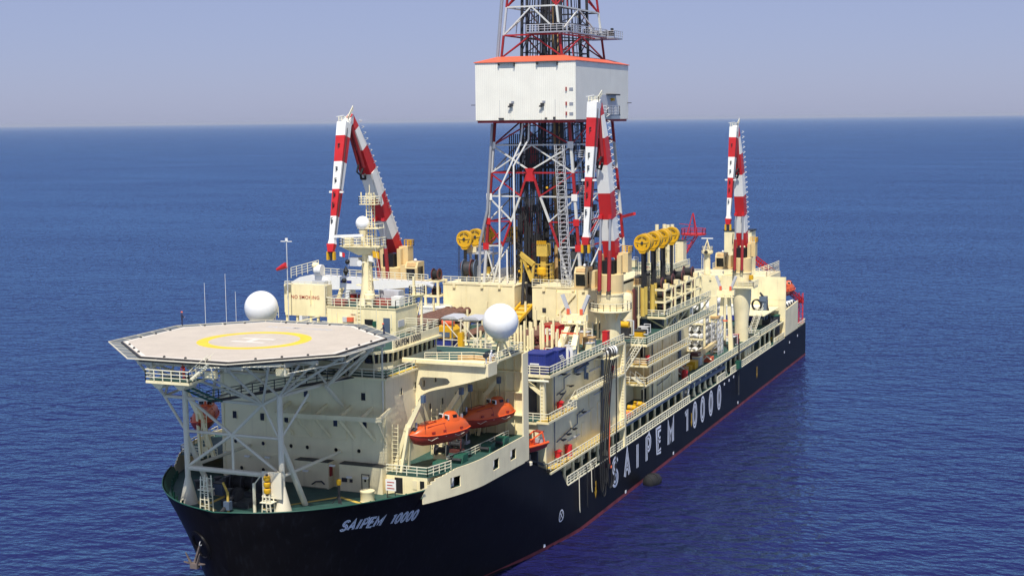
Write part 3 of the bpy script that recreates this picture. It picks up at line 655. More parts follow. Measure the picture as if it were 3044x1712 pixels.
# ================= BRIDGE (wheelhouse)
br = T('wheelhouse', 'cream wheelhouse with a band of dark windows behind the helideck', 'wheelhouse', (0, 14, 31.4))
br.part('lower_wall', MB().prism([(-9.8, 14.2, 31.44), (8.8, 14.2, 31.44), (10.4, 16.5, 31.44), (10.4, 29.5, 31.44), (-9.8, 29.5, 31.44)], (0, 0, .95)), 'greenp' if 0 else 'grey_cream', smooth=False)
br.part('window_core', MB().prism([(-9.6, 14.45, 32.4), (8.7, 14.45, 32.4), (10.15, 16.6, 32.4), (10.15, 29.3, 32.4), (-9.6, 29.3, 32.4)], (0, 0, 1.35)), 'glass', smooth=False)
br.part('roof', MB().prism([(-10.4, 13.2, 33.75), (9.3, 13.2, 33.75), (11.0, 15.8, 33.75), (11.0, 30, 33.75), (-10.4, 30, 33.75)], (0, 0, .3)), 'cream', smooth=False)
br.part('name_board', MB().box(10.5, 10.75, 16.2, 29.6, 34.05, 35.2), 'grey_cream', smooth=False)
br.part('roof_coating', MB().prism([(-10.2, 13.5, 34.05), (9.1, 13.5, 34.05), (10.4, 15.9, 34.05), (10.4, 29.8, 34.05), (-10.2, 29.8, 34.05)], (0, 0, .015)), 'green', smooth=False)
for x in [-9.5+1.53*i for i in range(13)]:
    br.part('window_post', MB().beam((x, 14.3, 32.35), (x, 14.05, 33.78), .16, .2), 'cream', smooth=False)
for a in ((9.2, 14.95), (9.95, 16.0)): br.part('window_post', MB().beam((a[0], a[1], 32.35), (a[0]+.15, a[1]-.15, 33.78), .18), 'cream', smooth=False)
for i in range(10):
    y = 16.6+1.42*i; br.part('window_post', MB().beam((10.3, y, 32.35), (10.4, y, 33.78), .2, .18), 'cream', smooth=False)
br.text('name_lettering', 'SAIPEM 10000', 1.15, (10.77, 20.3, 34.6), ROT_PORT, 'textblack', bold=.015)
railing(br, [(10.7, 16.0, 34.05), (10.7, 16.4, 34.05)], h=1.0)
railing(br, [(10.7, 16.2, 35.2), (10.7, 29.6, 35.2), (5.6, 29.6, 35.2)], h=.95)
railing(br, [(10.4, 29.9, 34.05), (-10, 29.9, 34.05)], h=1.0)
# ================= UPPER HOUSE
uh = T('upper_house', 'cream upper deckhouse behind the helideck with the mast on its roof', 'deckhouse', (0, 30, 34.1))
uh.part('house_body', MB().box(-5.2, 5.5, 27.0, 33.5, 34.07, 37.6), 'cream', smooth=False)
uh.part('house_roof', MB().box(-5.3, 5.6, 26.9, 33.6, 37.6, 37.72), 'cream', smooth=False)
uh.part('roof_coating', MB().box(-5.1, 5.4, 27.1, 33.4, 37.72, 37.735), 'green', smooth=False)
railing(uh, [(-5.2, 33.5, 37.72), (-5.2, 27, 37.72), (5.5, 27, 37.72), (5.5, 33.5, 37.72), (-5.2, 33.5, 37.72)], h=1.15, step=1.2, r=.05)
uh.part('doorway', MB().box(3.6, 4.6, 26.93, 27.0, 34.3, 36.4), 'bluegrey', smooth=False)
uh.part('opening', MB().box(.7, 2.0, 26.93, 27.0, 35.3, 36.1), 'black', smooth=False)
uh.part('green_basket', MB().box(2.1, 2.6, 26.6, 26.98, 35.2, 35.9), 'greenp', smooth=False)
uh.part('life_jacket_box', MB().box(-1.9, -1.0, 26.6, 26.98, 35.7, 36.3), 'roofred', smooth=False)
uh.part('stripe_panel', MB().box(-2.7, -2.0, 26.8, 26.98, 35.6, 36.3), 'lightgrey', smooth=False)
uh.part('side_board', MB().box(5.5, 5.58, 27.6, 29.4, 35.1, 36.0), 'lightgrey', smooth=False)
uh.part('wall_ladder', lad_mb((-.1, 26.9, 34.1), (-.1, 26.9, 38.6), .5), 'rail', stuff=True, smooth=False)
uh.part('wall_pipe', MB().path([(2.6, 26.9, 34.2), (2.6, 26.9, 37.5)], .07).path([(-3.6, 26.85, 36.9), (-3.6, 26.85, 35.0), (-3.0, 26.85, 35.0)], .06).path([(4.9, 26.85, 37), (4.9, 26.85, 35)], .06).path([(-1.4, 26.85, 36.9), (-.6, 26.85, 36.9), (-.6, 26.85, 36.1)], .05), 'rail', stuff=True)
# mushroom ventilators in front of the house
for x in (-5.6, -3.4): single('mushroom_vent', MB().lathe([(.35, 0), (.35, .7), (1.15, .8), (1.0, 1.1), (.35, 1.4), (.02, 1.42)], (x, 25.6, 34.07), 16), 'cream', 'cream mushroom ventilator on the wheelhouse roof, ' + ('nearer the no smoking panel' if x < -4 else 'nearer the wall ladder'), 'ventilator', (x, 25.6, 34.07), 'roof ventilators')
# NO SMOKING screen on posts
ns = T('warning_screen', 'tall cream screen lettered NO SMOKING on posts beside the mast', 'sign screen', (-10.5, 30, 34.1))
ns.part('screen_box', MB().box(-13.9, -7.2, 30.0, 32.0, 36.1, 40.1), 'cream', smooth=False)
ns.text('lettering', 'NO SMOKING', .70, (-10.45, 29.97, 38.35), ROT_FRONT, 'textred')
ns.part('screen_base', MB().box(-13.8, -7.0, 30.0, 30.1, 35.7, 36.1), 'cream', smooth=False)
for x in (-13.7, -12.0, -9.8, -8.6): ns.part('post', MB().box(x-.15, x+.15, 30.2, 30.5, 33.9, 36.1), 'cream', smooth=False)
ns.part('lower_bar', MB().beam((-13.5, 29.4, 34.4), (-7.6, 29.4, 35.9), .14), 'cream', smooth=False)
railing(ns, [(-13.8, 30.1, 40.1), (-7.3, 30.1, 40.1), (-7.3, 31.9, 40.1)], h=.45, rails=2, step=1.0)
ns.part('side_ladder', lad_mb((-7.1, 30.0, 35.8), (-7.1, 30.0, 40.5), .4, side=(0, 1, 0)), 'rail', stuff=True, smooth=False)
ns.part('lamp_bracket', MB().box(-9.52, -9.46, 29.75, 29.98, 37.4, 39.4).box(-13.3, -13.1, 29.7, 29.98, 38.5, 39.6), 'grey_cream', stuff=True, smooth=False)
ns.part('stair_railing', rail_mb([(-15.2, 30.4, 35.2), (-15.4, 29.0, 35.2), (-14.4, 28.2, 35.2)], h=1.6, rails=4, step=.6), 'rail', stuff=True, smooth=False)
# roof equipment
single('radio_cabinet', MB().box(.9, 3.8, 31.2, 33.0, 37.74, 39.6), 'lightgrey', 'tall light grey cabinet on the deckhouse roof behind the white locker', 'cabinet', (2, 32, 37.74), smooth=False)
single('white_locker', MB().box(3.5, 4.9, 29.6, 31.0, 37.74, 39.0), 'white', 'square white locker at the corner of the deckhouse roof', 'locker', (4, 30, 37.74), smooth=False)
single('red_locker', MB().box(1.2, 3.4, 29.0, 30.2, 37.74, 38.6).box(1.1, 3.5, 28.95, 30.25, 38.6, 38.68), 'boatred', 'low red locker on the deckhouse roof beside the white locker', 'locker', (2, 29.5, 37.74), smooth=False)
single('red_locker', MB().box(-4.9, -3.1, 28.2, 29.2, 37.74, 38.35).box(-5.0, -3.0, 28.1, 29.3, 38.35, 38.43), 'boatred', 'low red locker on the deckhouse roof left of the mast foot', 'locker', (-4, 28.5, 37.74), smooth=False)
for i, x in enumerate((-4.0, -2.7)): single('red_drum', MB().lathe([(.5, 0), (.52, .05), (.5, .5), (.52, .55), (.5, 1.05), (.1, 1.07)], (x, 32.4, 37.74), 14), 'boatred', ('red drum on the deckhouse roof nearer the no smoking screen', 'red drum on the deckhouse roof nearer the mast')[i], 'drum', (x, 32.4, 37.74), 'red drums')
single('compass_binnacle', MB().lathe([(.45, 0), (.45, 1.1), (.75, 1.15), (.75, 1.7), (.55, 1.8), (.55, 2.1), (.05, 2.2)], (1.0, 28.0, 37.74), 16), 'cream', 'round cream compass pedestal on the deckhouse roof in front of the mast', 'binnacle', (1, 28, 37.74))
rm = T('signal_cannon', 'slanting cream square post on the roof left of the mast', 'post', (-6, 33, 37.0)); rm.part('slanted_post', MB().beam((-7.0, 33, 37.2), (-6.2, 33, 39.3), .5), 'cream', smooth=False); rm.part('post_cap', MB().beam((-6.4, 33, 39.3), (-6.0, 33, 39.4), .7, .3), 'cream', smooth=False)
lt = T('lookout_platform', 'small railed lookout platform on a post beside the grey cabinet', 'platform', (5.2, 33, 34.1))
lt.part('tower_post', MB().box(4.8, 5.1, 33.6, 33.9, 34.1, 41.4).box(6.0, 6.2, 33.6, 33.9, 34.1, 39.0), 'cream', stuff=True, smooth=False); lt.part('platform', MB().lathe([(.8, -.3), (1.15, 0), (1.15, .1)], (5.4, 33.8, 38.9), 14), 'cream')
lt.part('railing', rail_mb([(5.4+1.1*math.cos(a), 33.8+1.1*math.sin(a), 39.0) for a in [2*math.pi*i/10 for i in range(10)]], h=1.2, closed=True, step=.8), 'rail', stuff=True, smooth=False)
lt.part('platform_brace', MB().beam((4.9, 33.7, 34.2), (6.2, 33.7, 38.9), .14), 'cream', stuff=True, smooth=False)
# ================= MAST
ms = T('radar_mast', 'stout cream radar mast with platforms, radome and radar bar', 'mast', (0, 29.5, 37.74))
ms.part('column', MB().lathe([(1.45, 0), (1.2, .6), (.95, 1.8), (.82, 3.2), (.72, 5.6), (.68, 7.4)], (-.1, 29.5, 37.74), 16), 'cream2')
ms.part('platform_bracket', MB().prism([(-3.6, 28.3, 45.9), (2.4, 28.3, 45.9), (.7, 28.6, 44.9), (-.9, 28.6, 44.7)], (0, 2.0, 0)), 'cream2', smooth=False)
p1 = ms.part('platform', MB().prism([(-3.9, 28.6, 45.9), (-2.8, 27.6, 45.9), (1.6, 27.6, 45.9), (2.5, 28.6, 45.9), (2.5, 30.4, 45.9), (-3.9, 30.4, 45.9)], (0, 0, .15)), 'cream2', smooth=False)
ms.part('railing', rail_mb([(-3.9, 28.6, 46.05), (-2.8, 27.6, 46.05), (1.6, 27.6, 46.05), (2.5, 28.6, 46.05), (2.5, 30.4, 46.05), (-3.9, 30.4, 46.05)], h=1.1, closed=True, step=1.0, r=.045), 'rail', parent=p1, stuff=True, smooth=False)
p2 = ms.part('platform', MB().box(-1.0, 2.3, 28.6, 30.4, 48.4, 48.52), 'cream2', smooth=False)
ms.part('railing', rail_mb([(2.2, 28.7, 46.1), (2.2, 28.7, 48.5)], h=.9).__class__ and rail_mb([(-.9, 28.7, 48.5), (2.2, 28.7, 48.5), (2.2, 30.3, 48.5)], h=.6, rails=1), 'rail', parent=p2, stuff=True, smooth=False)
lat = MB()
for dx, dy in ((.2, -.35), (1.0, -.35), (1.0, .45), (.2, .45)): lat.beam((dx, 29.5+dy, 46.0), (dx, 29.5+dy, 53.3), .12)
for k in range(15):
    z = 46.4+.48*k
    lat.beam((.2, 29.15, z), (1.0, 29.15, z), .08); lat.beam((1.0, 29.15, z), (1.0, 29.95, z), .07); lat.beam((.2, 29.15, z), (.2, 29.95, z), .07)
ms.part('lattice', lat, 'cream2', stuff=True, smooth=False)
p3 = ms.part('top_platform', MB().box(-.7, 1.9, 28.7, 30.3, 51.7, 51.8), 'cream2', smooth=False)
ms.part('railing', rail_mb([(-.7, 28.7, 51.8), (1.9, 28.7, 51.8), (1.9, 30.3, 51.8), (-.7, 30.3, 51.8)], h=1.0, closed=True, step=.8), 'rail', parent=p3, stuff=True, smooth=False)
ms.part('antenna', MB().tube((-.5, 29, 51.8), (-.5, 29, 53.4), .09).tube((.6, 29.4, 53.2), (.6, 29.4, 54.4), .06).tube((1.7, 29, 51.8), (1.7, 29, 53.0), .07), 'cream2', stuff=True)
ms.part('radome', MB().ball((-.35, 29.0, 49.15), .98, 24, 14), 'gloss_white'); ms.part('radome_pedestal', MB().lathe([(.4, 0), (.3, .9), (.55, 1.9), (.6, 2.1)], (-.35, 29, 46.1), 12), 'cream2')
rb = ms.part('radar_bar', MB().beam((-4.5, 28.0, 47.3), (.2, 28.0, 47.55), .34, .36), 'white', smooth=False); ms.part('radar_gearbox', MB().box(-2.6, -1.6, 27.8, 28.6, 46.1, 47.2), 'cream2', parent=rb, smooth=False)
for z, sg in ((44.2, -1), (43.0, 1), (42.3, -1), (41.2, 1), (40.4, -1), (39.0, 1)):
    xx = -.1+sg*.9; ms.part('light_bracket', MB().prism([(-.1, 28.9, z), (-.1, 30.1, z), (-.1+sg*1.5, 30.0, z+.05), (-.1+sg*1.8, 29.5, z+.05), (-.1+sg*1.5, 29.0, z+.05)], (0, 0, .1)), 'cream2', smooth=False)
ms.part('equipment_box', MB().box(-2.3, -.9, 28.5, 29.4, 43.2, 44.4), 'lightgrey', smooth=False); ms.part('horn', MB().lathe([(.45, 0), (.3, .15), (.14, .5), (.12, 1.0)], (-.4, 27.9, 43.7), 12, (.2, 1, 0)), 'white')
ms.part('railing', rail_mb([(.5, 28.6, 43.2), (1.1, 28.8, 43.2), (1.1, 30, 43.2)], h=1.2, step=.6), 'rail', stuff=True, smooth=False)
ms.part('mast_ladder', lad_mb((.75, 28.55, 37.8), (.75, 28.75, 46), .45), 'cream2', stuff=True, smooth=False)
ms.part('stay', MB().tube((-1.9, 28.0, 45.9), (-3.2, 28.5, 38.2), .025, 5).tube((2.0, 28, 45.9), (3.3, 28.5, 38.2), .025, 5).tube((1.6, 28, 45.9), (2.5, 28.3, 38.2), .025, 5), 'white', stuff=True)
# day shapes and flags on halyards
for sh_, (x, z) in zip('bdb', ((-2.0, 43.9), (-2.3, 42.6), (-2.6, 41.3))):
    if sh_ == 'b': single('signal_ball', MB().ball((x, 27.4, z), .34, 16, 10), 'black', ('black signal ball hoisted above the black diamond', 'black signal ball hoisted below the black diamond')[z < 42], 'day shape', (x, 27.4, z), 'day shapes')
    else: single('signal_diamond', MB().lathe([(.01, -.75), (.4, 0), (.01, .75)], (x, 27.4, z), 10), 'black', 'black diamond day shape hoisted between two black balls', 'day shape', (x, 27.4, z), smooth=False)
def flag(name, mats, lab, x, y, z, w, h):
    t = T(name, lab, 'flag', (x, y, z))
    for k, mt in enumerate(mats):
        mb = MB(); n = 6; x0, x1 = x+w*k/len(mats), x+w*(k+1)/len(mats)
        P = [(lerp(x0, x1, i/n), y+.12*math.sin(6*lerp(x0, x1, i/n)), z-.25*abs(lerp(x0, x1, i/n)-x)) for i in range(n+1)]
        mb.add([q for p in P for q in (p, (p[0], p[1]+.02, p[2]), (p[0], p[1]+.02, p[2]+h), (p[0], p[1], p[2]+h))], [f for i in range(n) for f in ((4*i, 4*i+3, 4*i+7, 4*i+4), (4*i+1, 4*i+5, 4*i+6, 4*i+2), (4*i+3, 4*i+2, 4*i+6, 4*i+7), (4*i, 4*i+4, 4*i+5, 4*i+1))])
        t.part('flag_panel', mb, mt)
flag('signal_flag', ('yellow',), 'yellow flag flying from a halyard right of the mast', 1.6, 28, 44.6, 1.1, .9)
flag('signal_flag', ('white',), 'white flag below the yellow one beside the mast', .9, 28.2, 44.0, .8, .8)
flag('courtesy_flag', ('white', 'red'), 'small red and white flag on a halyard left of the mast', -3.5, 28, 44.6, .7, .6)
wsk = T('windsock', 'red windsock on a thin post at the edge of the wheelhouse roof', 'windsock', (-12.0, 28, 37))
wsk.part('sock', MB().lathe([(.42, 0), (.40, .5), (.28, 1.2), (.2, 1.7)], (-12.2, 28, 43.1), 14, (-1, 0, -.45)), 'red'); wsk.part('pole', MB().tube((-12.1, 28.1, 34.1), (-12.1, 28.1, 46.5), .07), 'lightgrey'); wsk.part('wind_vane', MB().box(-13.0, -11.2, 28.0, 28.1, 46.4, 46.5).lathe([(.2, 0), (.2, .4)], (-12.1, 28.1, 46.5), 8), 'white', stuff=True, smooth=False)
# large satellite domes
d1 = T('satellite_dome', 'big white satellite dome on a post behind the bridge wing', 'radome', (19.5, 30.5, 31.4))
d1.part('dome', MB().ball((19.5, 30.5, 36.15), 2.42, 40, 24), 'gloss_white')
d1.part('dome_skirt', MB().lathe([(1.0, 0), (1.15, .22), (1.0, .4)], (19.5, 30.5, 33.55), 20), 'cream')
d1.part('pedestal', MB().tube((19.5, 30.5, 31.4), (19.5, 30.5, 33.8), .38, 12), 'cream2')
for a in (30, 150, 270): d1.part('pedestal_strut', MB().tube((19.5+1.3*math.cos(R_(a)), 30.5+1.3*math.sin(R_(a)), 31.4), (19.5+.5*math.cos(R_(a)), 30.5+.5*math.sin(R_(a)), 33.4), .11), 'cream2')
d2 = T('satellite_dome', 'big white satellite dome left of the no smoking screen', 'radome', (-14.6, 25, 31.4))
d2.part('dome', MB().ball((-14.6, 25, 37.35), 2.35, 40, 24), 'gloss_white'); d2.part('pedestal', MB().tube((-14.6, 25, 31.4), (-14.6, 25, 35.2), .5, 12), 'cream2')
for x, y, h, lb in ((-15.6, 13.0, 7.6, 'thin whip aerial left of the tallest aerial beside the helideck'), (-14.0, 15.5, 8.6, 'tallest thin whip aerial in front of the left satellite dome'), (-12.8, 16, 6.2, 'thin whip aerial nearest the left satellite dome')):
    a = T('whip_aerial', lb, 'aerial', (x, y, 31.4), group='whip aerials beside the helideck'); a.part('whip', MB().tube((x, y, 31.4), (x, y, 34.5+h), .045, 6, .02), 'white'); a.part('base', MB().tube((x, y, 31.4), (x, y, 33), .14, 8), 'white')
# wall behind the bridge, dome deck fittings
single('deck_locker', MB().box(16.0, 21.0, 24.2, 25.0, 31.44, 32.3), 'timber', 'long tan boarded locker behind the bridge wing', 'locker', (18, 24.6, 31.44), smooth=False)
# ================= BOW FITTINGS
wn = T('mooring_winch', 'big dark mooring winch on the bow deck under the helideck', 'winch', (-3.5, 2.5, 17))
for x in (-5.6, -4.0, -2.4): wn.part('drum_flange', MB().lathe([(1.35, -.08), (1.35, .08)], (x, 3.6, 18.4), 20, (1, .1, 0)), 'dark')
wn.part('drum', MB().tube((-5.6, 3.6, 18.4), (-2.4, 3.9, 18.4), .8, 16), 'rubber'); wn.part('rope_coil', MB().tube((-1.9, 4.0, 18.4), (.6, 4.2, 18.4), .85, 16), 'bluegrey')
wn.part('winch_frame', MB().box(-6.4, -5.9, 2.2, 5.2, 17, 19.2).box(-1.9, -1.5, 2.4, 5.2, 17, 19.0).box(-6.4, 1, 2.0, 2.6, 17, 17.6), 'winch', smooth=False); wn.part('gearbox', MB().box(-7.3, -6.45, 2.6, 4.6, 17, 18.7), 'winch', smooth=False)
w2 = T('anchor_windlass', 'dark anchor windlass and chain near the bow bulwark', 'windlass', (-2, -2, 17))
w2.part('wheel', MB().lathe([(.9, -.3), (1.1, -.2), (.75, 0), (1.1, .2), (.9, .3)], (-1.8, -1.4, 18.1), 18, (1, 0, 0)), 'dark'); w2.part('bed', MB().box(-3.6, .4, -2.4, -.4, 17, 17.7), 'winch', smooth=False)
w2.part('chain', MB().path([(-1.8, -2.4, 18.4), (-1.6, -4.2, 17.6), (-1.2, -6.0, 17.3)], .22, 6), 'dark')
w2.part('brake', MB().box(-3.4, -2.6, -1.8, -.9, 17.7, 18.9).tube((.2, -1.3, 17.7), (.2, -1.3, 19), .12), 'dark', smooth=False)
# deck stripes
for k, (a, b) in enumerate((((2.0, -2.0), (8.0, 6.2)), ((8.0, 6.2), (12, 4.4)), ((-5.5, -3.5), (-5.8, 6)), ((-7, 1.5), (-3.5, 2.2)), ((-8, -1.5), (-3, -4.5)))):
    d = (V(b)-V(a)).normalized(); n_ = V((-d.y, d.x))*.28; a, b = V(a), V(b)
    ship.part('walkway_stripe', MB().face([(*(a-n_), 17.006+.001*k), (*(b-n_), 17.006+.001*k), (*(b+n_), 17.006+.001*k), (*(a+n_), 17.006+.001*k)]), 'ochre', smooth=False)
def bow_tower(name, lab, x, y, h, cat='ladder tower'):
    t = T(name, lab, cat, (x, y, 17)); fr = MB()
    for dx in (-.55, .55):
        for dy in (-.4, .4): fr.beam((x+dx*1.2, y+dy, 17), (x+dx*.8, y+dy, 17+h), .11)
    for k in range(1, int(h/.8)+1):
        z = 17+.8*k; fr.beam((x-.6, y-.4, z), (x+.6, y-.4, z), .08); fr.beam((x-.6, y+.4, z), (x+.6, y+.4, z), .08)
    t.part('frame', fr, 'rail', stuff=True, smooth=False); t.part('platform', MB().box(x-.8, x+.8, y-.6, y+.6, 17+h*.62, 17+h*.62+.1), 'rail', smooth=False)
    t.part('ladder', lad_mb((x+.5, y-.6, 17), (x+.2, y-.5, 17+h), .5), 'rail', stuff=True, smooth=False)
    return t
bow_tower('ladder_tower', 'pale ladder tower at the bow bulwark left of the winch', -3.6, -5.3, 4.4)
tt = bow_tower('ladder_tower', 'pale ladder tower with yellow lamp stack at the bow bulwark', 4.3, -4.2, 2.6)
for k in range(3): tt.part('lamp', MB().lathe([(.34, 0), (.42, .15), (.42, .5), (.3, .6)], (4.2, -4.2, 19.7+.75*k), 12), 'yellow')
tt.part('lamp_post', MB().tube((4.2, -4.2, 19.4), (4.2, -4.2, 22), .16), 'dark'); tt.part('back_board', MB().box(3.3, 5.9, -3.8, -3.6, 19.0, 22.2), 'truss', smooth=False)
tt.part('side_post', MB().tube((2.0, -3.6, 17), (2.0, -3.6, 20.6), .2).path([(2.0, -3.6, 20.4), (3.0, -3.6, 21.6)], .07), 'rail', stuff=True)
sg_ = T('notice_board', 'small white notice board with red lettering at the bow rim', 'sign', (14.7, 7.0, 17.0)); sg_.part('board', MB().box(14.0, 15.4, 7.0, 7.07, 18.2, 19.6), 'white', smooth=False); sg_.part('post', MB().box(14.1, 14.2, 7.08, 7.16, 17, 19.6).box(15.2, 15.3, 7.08, 7.16, 17, 19.6), 'dark', stuff=True, smooth=False)
for k in range(3): sg_.part('lettering_line', MB().box(14.2, 15.2 - .25*(k % 2), 6.985, 6.998, 19.2-.38*k, 19.32-.38*k), 'textred', smooth=False)
single('deck_drum', MB().lathe([(.85, 0), (.9, .06), (.85, .12), (.85, 1.1), (.92, 1.2), (.92, 1.35), (.1, 1.4)], (12.2, 5.6, 17), 24), 'cream', 'squat cream tank standing at the bow rim', 'tank', (12.2, 5.6, 17))
bp = T('navigation_lamp_post', 'black post with yellow lamp on the bow deck beside the tank', 'lamp post', (9.4, 3.6, 17)); bp.part('post', MB().tube((9.4, 3.6, 17), (9.4, 3.6, 19.3), .17).path([(9.4, 3.6, 18), (8.6, 3.2, 17)], .05).path([(9.4, 3.6, 18), (10.0, 3.2, 17)], .05), 'dark'); bp.part('lamp', MB().lathe([(.26, 0), (.3, .2), (.3, .6), (.15, .7)], (9.4, 3.6, 19.3), 10), 'yellow')
for i, (x, y) in enumerate(((-11.0, 3.5), (-9.6, 5.8))): single('deck_bollard', MB().lathe([(.5, 0), (.38, .2), (.38, .9), (.55, 1.0), (.5, 1.15)], (x, y, 17), 12).lathe([(.5, 0), (.38, .2), (.38, .9), (.55, 1.0), (.5, 1.15)], (x+1.3, y+.3, 17), 12).box(x-.6, x+1.9, y-.4, y+.7, 17.0, 17.1), 'dark', ('dark mooring bollards by the left bow bulwark, nearer the stem', 'dark mooring bollards by the left bow bulwark, farther from the stem')[i], 'bollard', (x, y, 17), 'mooring bollards')
cb = T('bow_locker', 'blue locker beside the left helideck leg', 'locker', (-6.9, 1.5, 17)); cb.part('cabinet', MB().box(-7.3, -6.0, 1.5, 2.3, 17, 18.5), 'bluegrey', smooth=False); cb.part('lid', MB().box(-7.4, -5.9, 1.4, 2.4, 18.5, 18.6), 'dark', smooth=False)
pz = T('deck_crane', 'small blue and yellow davit beside the ladder tower on the bow', 'davit', (-1.5, -4, 17)); pz.part('post', MB().tube((-1.2, -4.4, 17), (-1.2, -4.4, 19.4), .16), 'ochre'); pz.part('arm', MB().beam((-1.2, -4.4, 19.3), (-2.1, -4.0, 20.4), .2), 'ochre'); pz.part('motor', MB().box(-1.6, -.8, -4.8, -4.1, 17.3, 18.3), 'bluegrey', smooth=False)
# ================= MIDSHIP BLOCK (forward process block on the port side)
def deck(t, x0, x1, y0, y1, z, th=.3, mat='cream', coat='green', edge=True, rails=(), step=1.4):
    o = t.part('deck_plate', MB().box(x0, x1, y0, y1, z-th, z), mat, smooth=False)
    t.part('deck_coating', MB().box(x0+.25, x1-.25, y0+.25, y1-.25, z, z+.012), coat, parent=o, smooth=False)
    for r in rails:
        t.part('railing', rail_mb([(a, b, z) for a, b in r], h=1.2, step=step, r=.068), 'rail', parent=o, stuff=True, smooth=False)
    return o
fb = T('midship_block', 'tall cream midship block with sloping rows of railings and black hoses', 'deckhouse', (10, 60, 8.5))
fb.part('block_body', MB().box(-19, 19.4, 50, 78, 12.2, 26.0), 'cream2', smooth=False)
fb.part('lower_body', MB().box(-19, 19.4, 44.1, 49.99, 12.2, 19.3), 'cream2', smooth=False)
fb.part('recess_floor', MB().box(-18, 20.9, 43.6, 50, 19.3, 19.6), 'cream', smooth=False)
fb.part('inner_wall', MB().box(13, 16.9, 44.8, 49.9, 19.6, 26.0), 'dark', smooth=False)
deck(fb, -20, 14.8, 36.3, 78.6, 26.5, .42, 'cream', 'green')
top = deck(fb, 14.802, 21.2, 44.4, 78.6, 26.5, .42, 'cream', 'green', rails=(((14.9, 44.5), (21.1, 44.5), (21.1, 78.5)),))
fb.part('deck_plate', MB().box(19.4, 21.3, 43.4, 55.4, 19.5, 19.82), 'cream', smooth=False)
fb.part('railing', rail_mb([(14, 43.6, 19.82), (21.2, 43.6, 19.82), (21.2, 55.3, 19.82)], h=1.15, step=1.3, r=.055), 'rail', stuff=True, smooth=False)
fb.part('deck_coating', MB().box(12, 19.4, 43.8, 50, 19.6, 19.63), 'green', smooth=False)
fb.part('deck_coating', MB().box(19.5, 21.1, 43.5, 55.2, 19.82, 19.835), 'ochre', smooth=False)
fb.part('deck_plate', MB().box(19.4, 21.3, 55.6, 78.4, 20.9, 21.2), 'cream', smooth=False)
fb.part('railing', rail_mb([(21.2, 55.6, 21.2), (21.2, 78.4, 21.2)], h=1.15, step=1.3, r=.055), 'rail', stuff=True, smooth=False)
fb.part('access_stair', stair_mb((20.2, 53.0, 19.85), (20.2, 56.5, 21.2), .9, (1, 0, 0)), 'rail', stuff=True, smooth=False)
fb.part('deck_plate', MB().box(16.0, 21.3, 44.2, 78.4, 11.95, 12.25), 'cream', smooth=False)
fb.part('railing', rail_mb([(18.5, 43.0, 12.6), (21.2, 43.0, 12.6), (21.2, 51, 12.3), (21.2, 78.4, 12.25)], h=1.2, step=1.3, r=.06), 'rail', stuff=True, smooth=False)
fb.part('deck_coating', MB().box(19.5, 21.1, 45, 78.2, 12.25, 12.262), 'ochre', smooth=False)
col = MB().box(19.5, 20.2, 44.6, 45.3, 19.6, 26.1)
fb.part('column', col, 'cream', smooth=False)
fb.part('column_brace', MB().beam((16.6, 44.9, 25.9), (19.6, 44.9, 23.6), .5), 'cream', smooth=False)
fb.part('column_ladder', lad_mb((19.85, 44.5, 19.7), (19.85, 44.5, 26), .45), 'rail', stuff=True, smooth=False)
fb.part('yellow_beam', MB().tube((17, 44.3, 25.6), (21.0, 44.3, 25.6), .18), 'rail')
# end tower at the aft edge of the block
fb.part('end_tower', MB().box(20.3, 21.2, 78.5, 79.3, 8.6, 26.2), 'cream', smooth=False)
fb.part('tower_wall', MB().box(19.4, 20.3, 73.5, 79.2, 12.3, 26.0), 'cream2', smooth=False)
fb.part('tower_ladder', lad_mb((20.9, 78.4, 12.3), (20.9, 78.4, 26), .45), 'rail', stuff=True, smooth=False)
# wall relief: doors, panel seams, pipes
for y, z, w_, h_ in ((69, 22.6, 1.0, 2.1), (71.2, 22.6, 1.0, 2.1), (63.0, 13.6, 1.6, 2.2), (67.5, 13.7, 1.6, 3.6), (70.6, 14.0, 1.2, 3.6), (60.4, 13.6, 1.0, 2.0), (66.5, 17.5, 1.4, 2.6)):
    fb.part('wall_panel', MB().box(19.4, 19.5, y-w_/2, y+w_/2, z, z+h_), 'grey_cream', smooth=False)
for zs, pts in ((0, [(50.2, 12.4), (50.2, 25.8)]), (0, [(51.2, 22.3), (54.3, 22.7), (54.3, 24.3), (57, 24.5)]), (0, [(51.0, 15.2), (56, 15.8), (60, 16.2), (60, 17.6), (63, 17.9)]), (0, [(51, 20.8), (55, 22.2)])):
    fb.part('pipe', MB().path([(19.6, a, b) for a, b in pts], .08), 'bluegrey')
fb.part('pipe', MB().path([(19.8, 59, 25.4), (19.8, 66, 25.5), (19.8, 71.5, 25.6)], .32, 8), 'bluegrey'); fb.part('pipe', MB().path([(19.8, 58.5, 25.2), (19.8, 58.5, 24.6), (19.8, 64.5, 24.9)], .22, 8), 'bluegrey')
fb.part('pipe', MB().path([(19.9, 62.8, 25), (19.9, 62.8, 22.8), (19.9, 63.8, 22.6), (19.9, 63.8, 23.6)], .22, 8), 'bluegrey'); fb.part('pipe', MB().path([(19.7, 71.6, 25.8), (19.7, 71.6, 12.4)], .25, 8), 'bluegrey')
for y, z in ((52, 22.4), (56, 22.9), (52.5, 15.3), (54.8, 15.7), (57.3, 16.0), (61.5, 17.8), (59, 24.2), (53, 25.2)):
    fb.part('lamp', MB().box(19.45, 20.3, y-.1, y+.1, z-.06, z+.06).box(20.0, 20.4, y-.6, y+.6, z-.1, z+.04), 'dark', stuff=True, smooth=False)
